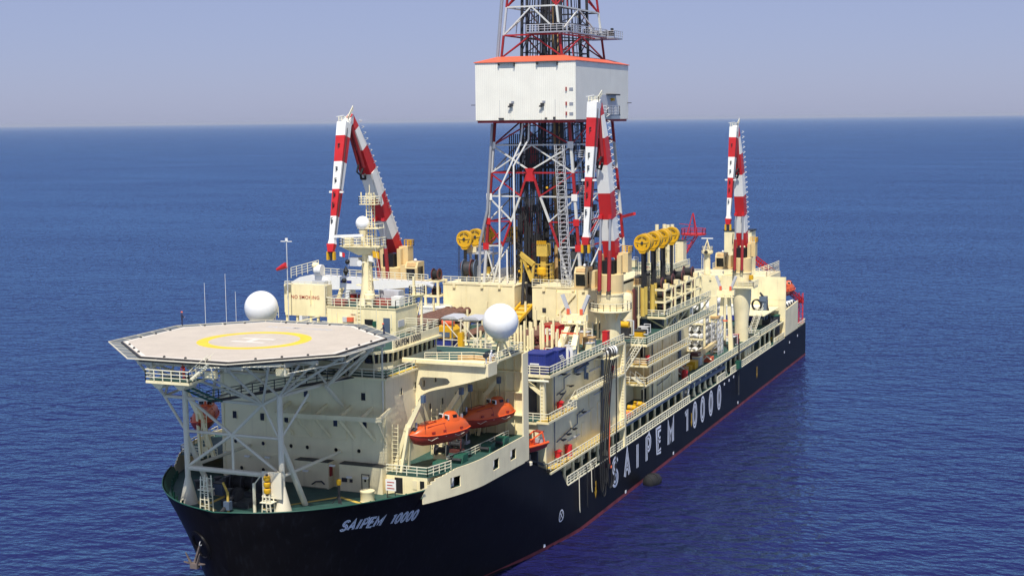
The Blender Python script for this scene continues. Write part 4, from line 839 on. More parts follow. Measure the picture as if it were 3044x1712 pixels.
for y, z in ((51.0, 19.85), (50.0, 12.65), (74.5, 21.3)):
    h_ = T('hose_box', {51.0: 'red fire hose box at the forward corner of the middle midship gallery', 50.0: 'red fire hose box on the lowest midship gallery', 74.5: 'red hose box on the middle gallery beside the black hoses'}[y], 'hose box', (20.2, y, z), group='fire hose boxes')
    h_.part('cabinet', MB().box(19.8, 20.6, y-.35, y+.35, z+.5, z+1.35), 'red', smooth=False); h_.part('hood', MB().prism([(19.7, y-.45, z+1.35), (20.7, y-.45, z+1.35), (20.7, y-.45, z+1.45), (20.2, y-.45, z+1.7), (19.7, y-.45, z+1.45)], (0, .9, 0)), 'red', smooth=False); h_.part('stand', MB().box(20.1, 20.3, y-.1, y+.1, z, z+.5), 'white', smooth=False)
single('red_drum', MB().lathe([(.55, 0), (.58, .1), (.55, .8), (.58, 1.0), (.55, 1.7), (.2, 1.8)], (20.0, 55.0, 12.27), 14), 'red', 'tall red tank standing on the lowest midship gallery', 'tank', (20, 55, 12.27))
# open bay under the gallery: inner wall blackened to paint in the bay's shade, flared columns
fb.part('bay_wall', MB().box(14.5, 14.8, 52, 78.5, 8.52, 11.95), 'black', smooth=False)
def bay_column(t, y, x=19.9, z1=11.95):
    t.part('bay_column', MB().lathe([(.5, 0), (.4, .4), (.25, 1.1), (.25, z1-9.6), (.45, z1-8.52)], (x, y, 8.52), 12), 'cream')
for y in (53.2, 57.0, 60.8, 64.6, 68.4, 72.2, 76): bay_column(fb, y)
for y in (56.5, 62.5, 70): fb.part('bay_tank', MB().box(17, 18.8, y, y+3, 9.4, 11.9), 'grey_cream', smooth=False)
# ================= SECOND BLOCK
sb = T('process_block', 'second cream midship block with four railed decks below the cable reels', 'deckhouse', (10, 105, 8.5))
sb.part('block_body', MB().box(-19, 19.2, 98.9, 117.5, 12.3, 23.7), 'cream2', smooth=False)
sb.part('forward_body', MB().box(-19, 16.2, 80, 98.8, 8.6, 23.7), 'cream2', smooth=False)
deck(sb, 10, 21.2, 80.0, 118.0, 12.6, .35, rails=(((21.1, 79.6), (21.1, 117.8)),))
deck(sb, 10, 21.2, 90.8, 118.5, 16.95, .32, coat='ochre', rails=(((16.5, 90.9), (21.1, 90.9), (21.1, 118.4)),))
deck(sb, 10, 21.2, 91.4, 118.6, 20.2, .32, coat='ochre', rails=(((15.5, 91.5), (21.1, 91.5), (21.1, 118.5)),))
deck(sb, 4, 21.2, 91.0, 138, 24.0, .4, rails=(((14, 91.1), (21.1, 91.1), (21.1, 138)),))
for x, z in ((17.6, 21.0), (17.8, 13.3)):
    sb.part('doorway', MB().box(x-.1, x+.8, 98.8, 98.89, z-.6, z+1.5), 'black', smooth=False); sb.part('door', MB().box(x-1.0, x-.1, 98.6, 98.7, z-.6, z+1.5), 'cream', smooth=False)
sb.part('wall_lamp', MB().box(16.8, 18.6, 98.5, 98.88, 15.9, 16.1).box(16.8, 18.6, 98.5, 98.88, 19.5, 19.7), 'white', stuff=True, smooth=False)
for y in (101, 104.5, 108, 112, 115.5):
    for z in (13.0, 17.3, 20.6): sb.part('wall_panel', MB().box(19.2, 19.27, y-.8, y+.8, z, z+2.4), 'grey_cream', smooth=False)
sb.part('pipe', MB().path([(19.4, 100, 12.7), (19.4, 100, 23.5)], .09), 'bluegrey'); sb.part('pipe', MB().path([(19.4, 103, 14.6), (19.4, 110, 15), (19.4, 112, 15.6)], .08), 'bluegrey'); sb.part('pipe', MB().path([(19.6, 117, 17.2), (19.6, 117, 23.4)], .3), 'bluegrey')
sb.part('access_stair', stair_mb((19.9, 80.5, 20.4), (19.9, 91.4, 24.1), 1.0, (1, 0, 0)), 'rail', stuff=True, smooth=False)
sb.part('access_stair', stair_mb((20.4, 85.5, 19.2), (20.4, 91.0, 17.0), 1.0, (1, 0, 0)), 'rail', stuff=True, smooth=False)
sb.part('access_stair', stair_mb((18.6, 112, 20.3), (18.6, 117, 24.0), 1.0, (1, 0, 0)), 'bluegrey', stuff=True, smooth=False)
sb.part('under_frame', MB().beam((20.9, 80, 12.1), (20.9, 118, 12.1), .5, .6).beam((20.0, 80, 11.9), (20, 118, 11.9), .5, .8), 'bluegrey', smooth=False)
for i in range(9): bay_column(sb, 82+4.4*i)
sb.part('bay_wall', MB().box(14.5, 14.8, 79, 118.5, 8.52, 11.9), 'black', smooth=False)  # black colour stands in for the shade deep in the bay
for i in range(10):
    r_ = T('life_raft', ('orange', 'yellow')[i > 2] + ' life raft canister on the lowest railed deck, ' + ORD[i] + ' from the bow', 'life raft', (20.0, 81.5+1.15*i, 12.62), group='life rafts on the lowest deck')
    z = 13.1 + (.65 if i % 3 == 1 and i > 2 else 0)
    r_.part('canister', MB().lathe([(.3, -.8), (.46, -.7), (.46, .7), (.3, .8)], (20.0, 81.5+1.15*i, z), 12, (1, 0, 0)), ('yellow', 'orange')[i < 3]); r_.part('band', MB().lathe([(.48, -.1), (.48, .1)], (20.0, 81.5+1.15*i, z), 12, (1, 0, 0)), 'timber'); r_.part('cradle', MB().box(19.5, 20.5, 81.2+1.15*i, 81.8+1.15*i, 12.62, z-.36), 'dark', smooth=False)
single('deck_crate', MB().box(18.3, 20.4, 92.6, 94.0, 20.23, 21.0).box(18.2, 20.5, 92.5, 94.1, 21.0, 21.1), 'timber', 'tan crate on the third deck of the second block', 'crate', (19.3, 93, 20.22), smooth=False)
hb2 = T('hose_box', 'red hose box at the outer corner of the third deck', 'hose box', (20.5, 92.5, 20.2), group='fire hose boxes'); hb2.part('cabinet', MB().box(20.4, 21.0, 92.6, 93.4, 20.9, 21.8), 'red', smooth=False); hb2.part('stand', MB().box(20.6, 20.8, 92.9, 93.1, 20.22, 20.9), 'white', smooth=False)
single('blue_drum', MB().lathe([(.4, 0), (.4, .9), (.3, .95)], (20.3, 94.6, 20.22), 12), 'blue', 'small blue drum beside the tan crate', 'drum', (20.3, 94.6, 20.22))
# machinery on the block's top deck
for i, (x, y, hgt, mt) in enumerate(((15.2, 97, 3.2, 'dark'), (13.5, 100, 3.6, 'bluegrey'), (17.4, 98.5, 1.6, 'yellow'), (12.0, 96, 2.6, 'bluegrey'), (17.0, 112, 2.6, 'bluegrey'), (16.8, 118, 3.0, 'bluegrey'), (16.5, 124, 2.4, 'grey_cream'))):
    t = T('deck_pump', ('dark pump unit on the top deck of the second block', 'tall blue pump unit on the top deck behind the dark one', 'yellow pump skid on the top deck near its edge', 'blue pump unit nearest the crane pedestal', 'blue cabinet under the reel platform, nearer the bow', 'blue cabinet under the reel platform, in the middle', 'pale cabinet under the reel platform, nearest the stern')[i], 'pump' if i < 4 else 'cabinet', (x, y, 24))
    t.part('housing', MB().box(x-.9, x+.9, y-.9, y+.9, 24.0, 24+hgt*.6), mt, smooth=False); t.part('motor', MB().tube((x-.8, y, 24+hgt*.75), (x+.8, y, 24+hgt*.75), hgt*.2, 12), 'dark' if mt != 'dark' else 'yellow'); t.part('pipe', MB().path([(x+.9, y, 24.6), (x+1.6, y, 24.6), (x+1.6, y, 24+hgt), (x+.4, y, 24+hgt)], .16), 'lightgrey')
# ================= PIPE DECK between accommodation and derrick
pd = T('pipe_deck_store', 'green pipe deck crossed by low cream sleepers behind the satellite dome', 'deck', (0, 60, 26.5), kind='structure')
pd.part('sleeper', MB().box(-16, 15.5, 44, 44.4, 26.52, 26.8), 'cream', smooth=False)
for y in (52, 60, 66, 72, 80): pd.part('sleeper', MB().box(-16, 15.5, y, y+.4, 26.52, 26.8), 'cream', smooth=False)
pd.part('deck_plate', MB().box(-19.5, 17.0, 78.7, 88.0, 26.1, 26.45), 'green', smooth=False)
posts = [(10.0, 58.2), (10.9, 58.6), (11.7, 59.4), (12.6, 59.2), (13.5, 60.4), (15.2, 60.8), (16.2, 62.2), (15.9, 65), (13.4, 63.4), (11.2, 62.2), (9.2, 60.2), (8.4, 66.2), (10.2, 68.6), (5.2, 58), (7.6, 61.5), (9.6, 63.2), (12.0, 60.4), (14.2, 59.6), (16.9, 68), (11.9, 70), (15.6, 75.6), (3.8, 66.5), (1.8, 76), (-4.4, 71), (-8, 80), (6.6, 75.6), (-12.2, 70), (-16.8, 78), (-17, 86), (18.4, 63.5), (4.8, 72), (10.2, 59), (15.4, 62.7), (12.4, 64), (17.2, 60.2), (13.2, 57.0), (14.4, 70), (10.8, 76), (7, 80), (3.0, 84), (8.8, 85.5), (1, 70), (2.5, 62), (-2, 66), (-3, 78), (-6, 84), (-8.5, 74), (-10, 66), (-12, 86), (-13.5, 78), (-15, 72), (-5, 58), (-9, 56), (.5, 86), (12, 82), (5.8, 65), (-11.5, 60), (16.2, 73), (14.8, 66.5), (17.6, 56.5), (16.4, 79), (-16, 64), (-7, 68), (9.4, 66), (13.6, 77)]
proto = None; rk = from_left([(x, y, 26.5) for x, y in posts])
for i, (x, y) in enumerate(posts):
    lab = 'cream stanchion post on the pipe deck, ' + ORD[rk[i]] + ' counted from the left'
    if proto is None:
        proto = T('pipe_rack_post', lab, 'post', (x, y, 26.5), group='stanchion posts on the pipe deck').o
        t = T.__new__(T); t.o = proto; t.inv = Matrix()
        t.part('shaft', MB().box(-.15, .15, -.15, .15, 0, 4.9), 'cream', local=True, smooth=False); t.part('base_plate', MB().box(-.4, .4, -.4, .4, 0, .12), 'cream2', local=True, smooth=False)
    else:
        o = dup(proto, (x, y, 26.5), label=lab); o.scale = (1, 1, (.8, 1.0, .65, .9)[i % 4])
wide = None; WP = ((1.2, 80), (-2.6, 84), (3.8, 86), (6.3, 87), (8.6, 79), (-1.0, 74), (11.4, 74), (14.2, 81.5), (11.2, 85)); rk = from_left([(x, y, 26.5) for x, y in WP])
for i, (x, y) in enumerate(WP):
    lab = 'short broad cream bolster post before the derrick walls, ' + ORD[rk[i]] + ' from the left'
    if wide is None:
        wide = T('bolster_post', lab, 'post', (x, y, 26.5), group='broad bolster posts').o
        t = T.__new__(T); t.o = wide; t.inv = Matrix()
        t.part('shaft', MB().box(-.4, .4, -.35, .35, 0, 2.4), 'cream', local=True, smooth=False); t.part('base_plate', MB().box(-.6, .6, -.5, .5, 0, .12), 'cream2', local=True, smooth=False)
    else: dup(wide, (x, y, 26.5), label=lab)
# pipes lying lengthways
def pipes(x0, n, layers, y0, y1, z0, r, lab, grp, gap=1.02, name='drill_pipe'):
    first = None
    for l in range(layers):
        for k in range(n-(l % 2)):
            x = x0+2*r*gap*k+(r if l % 2 else 0); z = z0+r+l*r*1.75; a = y0+random.uniform(-.5, .5)
            lb = lab + ', ' + ORD[k] + ' from left, ' + ('top', 'second', 'third', 'fourth', 'lowest')[layers-1-l] + ' layer'
            if first is None:
                t = T(name, lb, 'pipe', (x, a, z), group=grp)
                t.part('pipe_body', MB().lathe([(r*.75, 0), (r, 0), (r, y1-y0), (r*.75, y1-y0), (r*.75, 0)], (0, 0, 0), 10, (0, 1, 0)), 'pipe_brown', local=True)
                for yy in (0, y1-y0-.5): t.part('collar', MB().lathe([(r*1.12, yy), (r*1.12, yy+.5)], (0, 0, 0), 10, (0, 1, 0)), 'drum_brown', local=True)
                first = t.o
            else: dup(first, (x, a, z), label=lb)
pipes(5.0, 16, 5, 69.5, 86, 26.8, .145, 'brown drill pipe left of the red container', 'drill pipes stacked left of the red container')
pipes(11.8, 7, 3, 60.5, 70, 26.8, .15, 'brown drill pipe before the red container', 'drill pipes in front of the red container')
pipes(-13.5, 4, 3, 66, 84, 26.8, .62, 'thick rusty casing pipe behind the wheelhouse', 'thick casing pipes', name='casing_pipe')
pipes(-6, 4, 1, 62, 82, 26.8, .3, 'medium brown pipe beside the casing pipes', 'medium pipes')
# containers
def container(lab, x0, x1, y0, y1, z, h, mat, roof=None, name='shipping_container', marks=None):
    t = T(name, lab, 'container', ((x0+x1)/2, (y0+y1)/2, z)); e = .09
    t.part('side_panel', MB().box(x0+e, x1-e, y0+e, y1-e, z+.15, z+h-.1), mat, smooth=False)
    fr = MB()
    for x in (x0, x1-.16):
        for y in (y0, y1-.16): fr.box(x, x+.16, y, y+.16, z, z+h)
    for zz in (z, z+h-.2):
        for y in (y0, y1-.16): fr.box(x0+.16, x1-.16, y, y+.16, zz, zz+.2)
        for x in (x0, x1-.16): fr.box(x, x+.16, y0+.16, y1-.16, zz, zz+.2)
    t.part('frame', fr, mat, smooth=False, stuff=True)
    rib = MB(); k = int((x1-x0)/.34)
    for i in range(1, k): rib.box(x0+(x1-x0)*i/k-.05, x0+(x1-x0)*i/k+.05, y0+.04, y0+e, z+.25, z+h-.25)
    k = int((y1-y0)/.34)
    for i in range(1, k): rib.box(x1-e, x1-.04, y0+(y1-y0)*i/k-.05, y0+(y1-y0)*i/k+.05, z+.25, z+h-.25)
    t.part('wall_rib', rib, mat, stuff=True, smooth=False)
    t.part('roof_panel', MB().box(x0+.17, x1-.17, y0+.17, y1-.17, z+h-.1, z+h-.03), roof or mat, smooth=False)
    return t
c1 = container('blue container at the port corner of the pipe deck, nearer the bow', 17.1, 20.4, 44.6, 48.4, 26.52, 3.0, 'blue')
for i, (a, b) in enumerate(((18.0, 19.4), (17.8, 19.6))): c1.part('stencil', MB().box(a, b, 44.57, 44.6, 27.9-.32*i, 28.1-.32*i), 'white', smooth=False)
c2 = container('smaller blue container just behind the other blue one', 18.9, 20.6, 49.3, 52.6, 26.52, 2.8, 'blue')
for i in range(3): c2.part('stencil', MB().box(20.56, 20.61, 49.9+.3*i, 51.2+.4*i, 28.3-.3*i, 28.45-.3*i), 'white', smooth=False)
c3 = container('red container standing between the drill pipe stacks', 9.3, 12.4, 70.6, 74, 26.8, 2.9, 'red', 'boatred')
c3.part('stencil', MB().box(10.2, 10.5, 70.56, 70.6, 28.2, 29.2).box(10.5, 11.6, 70.56, 70.6, 28.8, 29.2).box(10.9, 11.6, 70.56, 70.6, 28.2, 28.6), 'white', smooth=False)
container('white container at the far left of the pipe deck', -19.4, -14.4, 84, 87.6, 26.52, 3.4, 'white')
container('blue container with yellow frame left of the lattice tower', -3.4, -.4, 57, 60, 26.8, 2.2, 'blue')
t = T('yellow_unit', 'yellow topped machine housing beside the thick casing pipes', 'machine', (-1.9, 58.5, 29)); t.part('cover', MB().prism([(-3.6, 56.8, 29.0), (-.2, 56.8, 29.0), (-.2, 56.8, 30.2), (-.8, 56.8, 30.8), (-3.0, 56.8, 30.8), (-3.6, 56.8, 30.2)], (0, 3.4, 0)), 'yellow', smooth=False); t.part('window_strip', MB().box(-3.3, -.5, 56.7, 56.79, 29.2, 30), 'bluegrey', smooth=False); t.part('roof_raft', MB().lathe([(.4, -1), (.5, -.8), (.5, .8), (.4, 1)], (-1.6, 58.6, 31.3), 12, (1, 0, 0)), 'roofred')
single('tan_box', MB().box(17.3, 19.0, 69.0, 70.6, 26.52, 28.2).box(17.2, 19.1, 68.9, 70.7, 28.2, 28.3), 'timber', 'square tan box beside the boom rest', 'box', (18, 69.8, 26.5), smooth=False)
single('red_locker', MB().box(18.0, 19.0, 55.6, 58.2, 26.52, 28.0).box(17.9, 19.1, 55.5, 58.3, 28.0, 28.1), 'red', 'red locker at the foot of the forward boom rest', 'locker', (18.5, 57, 26.5), smooth=False)
single('red_locker', MB().box(19.0, 19.9, 73.6, 74.8, 26.52, 28.6).box(18.95, 19.95, 73.55, 74.85, 28.6, 28.7), 'red', 'upright red locker in front of the forward crane pedestal', 'locker', (19.5, 74, 26.5), smooth=False)
gb = T('gas_bottle_rack', 'white and red gas bottle rack at the railing beside the boom rest', 'bottle rack', (19.6, 56, 26.5)); gb.part('frame', MB().box(19.3, 20.3, 54.4, 54.5, 26.52, 28.8).box(19.3, 20.3, 56.2, 56.3, 26.52, 28.8), 'white', stuff=True, smooth=False)
for k in range(3): gb.part('bottle', MB().lathe([(.22, 0), (.22, 1.6), (.1, 1.85), (.05, 2.0)], (19.8, 54.8+.5*k, 26.52), 10), ('white', 'red', 'blue')[k])
# open lattice tower in front of the pipes
lt2 = T('pipe_lattice_frame', 'grey lattice frame with yellow hook standing left of the satellite dome', 'lattice frame', (4, 50, 26.5)); fr = MB()
for x in (1.6, 4.4, 7.2):
    fr.beam((x, 50, 26.5), (x+.2, 50, 33.2), .18); fr.beam((x, 53, 26.5), (x+.2, 53, 33.2), .18); fr.beam((x, 50, 33), (x, 53, 33), .16)
    if x < 7: fr.beam((x, 50, 27), (x+2.8, 50, 30), .12); fr.beam((x+2.8, 50, 30), (x, 50, 33), .12); fr.beam((x, 53, 27), (x+2.8, 53, 31), .12)
fr.beam((1.6, 50, 33), (7.4, 50, 33), .2); fr.beam((1.6, 50, 30), (7.3, 50, 30), .14)
lt2.part('frame', fr, 'truss', stuff=True, smooth=False); lt2.part('top_plate', MB().prism([(1.3, 49.7, 33.2), (4.2, 49.7, 33.2), (3.6, 49.7, 33.6), (1.9, 49.7, 33.6)], (0, 3.6, 0)), 'lightgrey', smooth=False); lt2.part('top_plate', MB().prism([(4.9, 49.7, 33.2), (7.8, 49.7, 33.2), (7.2, 49.7, 33.6), (5.5, 49.7, 33.6)], (0, 3.6, 0)), 'lightgrey', smooth=False)
lt2.part('hook', MB().box(4.2, 5.0, 49.6, 50.4, 29, 31.2), 'yellow', smooth=False)
for i, (x, y) in enumerate(((8, 40), (3, 42), (-4, 46))):
    t = T('deck_ventilator', ('white rounded ventilator hood in front of the lattice frame', 'white rounded ventilator hood left of the lattice frame', 'white rounded ventilator hood nearest the wheelhouse')[i], 'ventilator', (x, y, 26.5)); t.part('duct', MB().tube((x, y, 26.5), (x, y, 29.6), .5, 12), 'white'); t.part('hood', MB().ball((x, y-.2, 29.8), .8, 14, 8), 'white')
railing(fb, [(-8, 43, 26.5), (16, 43, 26.5)], h=1.2, step=1.4, r=.055)
railing(fb, [(-8, 48, 27.5), (14, 48, 27.5)], h=1.2, step=1.4, r=.055)
for k, (x0, x1, y) in enumerate(((-7, 3, 51), (8.5, 15.5, 47), (9, 16, 51.5), (8, 16, 55), (-8, 0, 55))):
    railing(fb, [(x0, y, 26.5), (x1, y, 26.5)], h=1.3, step=1.1, r=.07)
    fb.part('pipe_manifold', MB().box(x0, x1, y+.3, y+.7, 26.52, 27.2), ('cream', 'grey_cream')[k % 2], smooth=False)
for k, (x, y, w_, h_, mt, lb) in enumerate(((11.5, 45, 1.6, 1.6, 'cream', 'cream cabinet behind the satellite dome'), (14.6, 49.4, 1.2, 2.0, 'white', 'white cabinet left of the blue containers'), (9.2, 49, 2.0, 1.2, 'grey_cream', 'low pale chest right of the lattice frame'), (-5.5, 52.6, 2.2, 1.5, 'white', 'white chest behind the wheelhouse'), (13.4, 53.4, 1.4, 1.3, 'cream', 'small cream chest behind the blue containers'), (6.2, 56.2, 1.0, 2.2, 'white', 'upright white cabinet behind the lattice frame'))):
    t = T('deck_cabinet', lb, 'cabinet', (x, y, 26.5)); t.part('cabinet_body', MB().box(x-w_/2, x+w_/2, y-.6, y+.6, 26.52, 26.5+h_), mt, smooth=False); t.part('cabinet_lid', MB().box(x-w_/2-.06, x+w_/2+.06, y-.66, y+.66, 26.5+h_, 26.58+h_), 'cream2', smooth=False)
single('life_ring_box', MB().box(7.4, 8.2, 42.3, 42.8, 27.6, 28.5).box(7.7, 7.9, 42.5, 42.7, 26.52, 27.6), 'red', 'red box on a stand at the front railing of the pipe deck', 'box', (7.8, 42.5, 26.5), smooth=False)
# forward boom rest: splayed legs and V horns
def boom_rest(lab, x, y, z0, zt, lean):
    t = T('boom_rest', lab, 'boom rest', (x, y, z0))
    for dx in (-.9, .9): t.part('leg', MB().beam((x+dx*1.5, y-lean, z0), (x+dx*.75, y, zt-2.2), .95, .7, w2=.7, h2=.6), 'cream', smooth=False)
    t.part('saddle', MB().box(x-1.9, x+1.9, y-.4, y+.6, zt-2.2, zt-1.2), 'cream', smooth=False); t.part('platform', MB().box(x-2.0, x+2.0, y-1.6, y-.4, zt-2.6, zt-2.5), 'cream', smooth=False)
    for s_ in (-1, 1): t.part('horn', MB().beam((x+s_*1.0, y, zt-1.2), (x+s_*2.2, y, zt+1.9), .55, .5), 'lightgrey', smooth=False); t.part('pad', MB().box(x+s_*1.1-.25, x+s_*1.1+.25, y-.45, y-.3, zt-1.2, zt-.3), 'roofred', smooth=False)  # horns are cream; their grey shading is put into the colour
    t.part('railing', rail_mb([(x-1.9, y-1.6, zt-2.5), (x+1.9, y-1.6, zt-2.5)], h=1.1, step=.9), 'rail', stuff=True, smooth=False)
    t.part('cross_tie', MB().box(x-1.4, x+1.4, y-lean*.45, y-lean*.45+.3, (z0*1.2+zt)/2.2-.2, (z0*1.2+zt)/2.2+.1), 'roofred', smooth=False)
    return t
boom_rest('cream sloping boom rest with V horns in front of the forward crane', 17.2, 66.0, 26.5, 33.6, 5.6)
# hose saddle and hanging hoses
hs = T('hose_boom', 'short white hose boom sticking out over the ship side', 'hose boom', (20, 71, 25.5)); hs.part('drum', MB().lathe([(.75, -1.7), (.75, 1.4), (.6, 1.5)], (21.1, 70.4, 26.0), 16, (.55, 1, .1)), 'white')
for k in (-.2, .3, .8): hs.part('band', MB().lathe([(.79, k), (.79, k+.16)], (21.1, 70.4, 26.0), 16, (.55, 1, .1)), 'dark')
hs.part('arm', MB().prism([(19.5, 67.6, 25.0), (22.5, 68.8, 25.0), (22.5, 72.3, 25.0), (19.5, 72.3, 25.0)], (0, 0, .2)), 'cream', smooth=False)
def hose(lab, pts, r, mat='rubber'):
    P = [V(p) for p in pts]; out = []
    for i in range(len(P)-1):
        p0, p1, p2, p3 = P[max(i-1, 0)], P[i], P[i+1], P[min(i+2, len(P)-1)]
        for k in range(8):
            t = k/8; out.append(.5*((2*p1)+(p2-p0)*t+(2*p0-5*p1+4*p2-p3)*t*t+(3*p1-p0-3*p2+p3)*t**3))
    single('loading_hose', MB().path(out+[P[-1]], r, 6), mat, lab, 'hose', pts[0], 'hoses hanging down the ship side')
for i, (y, yb_, zb, d) in enumerate(((67.6, 65.0, 4.0, .0), (68.7, 65.9, 3.1, .25), (69.7, 66.8, 4.9, .05), (70.6, 67.8, 7.0, .3), (71.4, 68.8, 3.7, .5))):
    hose(('thick black hose hanging nearest the bow, in the bundle under the hose boom', 'thick black hose of the bundle that hangs lowest', 'black hose in the middle of the bundle', 'black hose of the bundle ending highest above the water', 'black hose of the bundle nearest the stern')[i],
         [(21.2, y, 26.6), (21.9+d*.4, y-.2, 26.0), (21.85, lerp(y, yb_, .5), 22), (21.75, yb_, 15), (21.6, yb_-.1, 9), (21.5, yb_+.5, zb+.8), (21.5, yb_+1.2, zb), (21.5, yb_+1.9, zb+.7), (21.6, yb_+2.0, 7.5)], .11)
hose('single thin black hose hanging right of the bundle', [(21.6, 72.4, 26.0), (21.8, 72.4, 24), (21.8, 72.3, 9), (21.6, 71.8, 5), (21.5, 70.6, 3.6)], .1)
hose('thin orange hose hanging beside the black bundle', [(21.6, 69.5, 21), (21.7, 69.3, 13), (21.6, 69.4, 9.5), (21.5, 70.2, 7), (21.5, 70.9, 7.3)], .09, 'roofred')
for i, (y, zb) in enumerate(((56.2, 3.2), (59.8, 3.0), (61.8, 5.0), (63.2, 5.5))): hose(('thin rope hanging over the hull nearest the bow', 'second rope hanging over the hull from the bow', 'black hose hanging over the hull left of the yellow arrow', 'black hose hanging over the hull beside the yellow arrow')[i], [(20.9, y, 9.6), (21.2, y, 9.0), (21.25, y+.1, zb+1), (21.25, y+.3, zb)], .07, 'rubber' if i % 2 else 'truss')
# fender floating at the side
fe = T('floating_fender', 'black tyre-covered fender floating beside the red waterline', 'fender', (22.9, 88.6, 0)); fe.part('body', MB().lathe([(.3, -1.9), (.9, -1.6), (1.25, -.9), (1.3, 0), (1.25, .9), (.9, 1.6), (.3, 1.9)], (22.9, 88.6, .55), 16, (.25, 1, 0)), 'rubber')
for k in range(7):
    a = -1.35+.45*k; fe.part('tyre', MB().lathe([(1.0, a-.14), (1.42-abs(a)*.25, a-.1), (1.42-abs(a)*.25, a+.1), (1.0, a+.14)], (22.9, 88.6, .55), 14, (.25, 1, 0)), 'rubber')
# rescue boat at the break of the forecastle
rbt = T('rescue_boat', 'small orange rescue boat on its cradle behind the pale end wall', 'rescue boat', (20.2, 38.6, 16.6))
def loft(sec, cap=True):
    mb = MB(); n = len(sec[0]); vs = [p for s_ in sec for p in s_]
    fs = [(i*n+j, i*n+(j+1) % n, (i+1)*n+(j+1) % n, (i+1)*n+j) for i in range(len(sec)-1) for j in range(n)]
    if cap: fs += [tuple(range(n-1, -1, -1)), tuple(range((len(sec)-1)*n, len(sec)*n))]
    return mb.add(vs, fs)
def boat_sec(y, hw, zk, zg, dz=0):
    return [(0, y, zk), (hw*.6, y, zk+.25*(zg-zk)), (hw, y, zg), (hw*.98, y, zg+.12), (-hw*.98, y, zg+.12), (-hw, y, zg), (-hw*.6, y, zk+.25*(zg-zk))]
def loc(t): t.inv = Matrix(); return t
r2 = T('x', 'x', 'x'); bpy.data.objects.remove(r2.o)
L_ = T.part
L_(rbt, 'hull', loft([boat_sec(-2.9, .25, .5, .95), boat_sec(-2.2, .8, .1, .85), boat_sec(-.8, 1.15, -.2, .75), boat_sec(1.0, 1.2, -.25, .75), boat_sec(2.9, 1.05, -.1, .85)]), 'boatred', local=True)
gp = [(1.05*sx*math.cos(0)*1, y, .95) for sx, y in ((1, 2.9), (1.15, 1), (1.1, -.8), (.8, -2.1), (0, -3.0), (-.8, -2.1), (-1.1, -.8), (-1.15, 1), (-1, 2.9))]
L_(rbt, 'rubbing_collar', MB().path(gp, .2, 8), 'orange_deep', local=True); L_(rbt, 'console', MB().box(-.5, .5, -1.2, .4, .8, 1.7), 'orange_deep', local=True, smooth=False)
L_(rbt, 'roll_frame', MB().path([(-1, 2.2, .9), (-.8, 1.9, 2.5), (.8, 1.9, 2.5), (1, 2.2, .9)], .12).path([(-.8, 1.9, 2.5), (-.6, -.4, 1.7)], .1).path([(.8, 1.9, 2.5), (.6, -.4, 1.7)], .1), 'orange_deep', local=True); L_(rbt, 'canopy', MB().box(-.7, .7, 1.6, 2.4, 2.45, 2.6), 'boatred', local=True, smooth=False); L_(rbt, 'engine_box', MB().box(-.5, .5, 1.8, 2.8, .8, 1.5), 'lightgrey', local=True, smooth=False)
rbt.o.rotation_euler = (0, 0, R_(-20))
cr = T('boat_cradle', 'dark cradle and ropes beneath the small rescue boat', 'cradle', (20.0, 38.6, 13.5)); cr.part('frame', MB().beam((19.0, 36.6, 16.2), (21.0, 41.5, 14.2), .3).beam((18.2, 38.6, 16.2), (20.6, 43, 13.6), .3).box(18.6, 20.8, 37.4, 37.7, 14.5, 16.4).box(18.6, 20.8, 40.2, 40.5, 13.6, 16.2), 'dark', stuff=True, smooth=False); cr.part('rope_coil', MB().lathe([(.3, 0), (.6, .1), (.6, .5), (.3, .6)], (20.6, 37.2, 14.9), 12), 'truss')
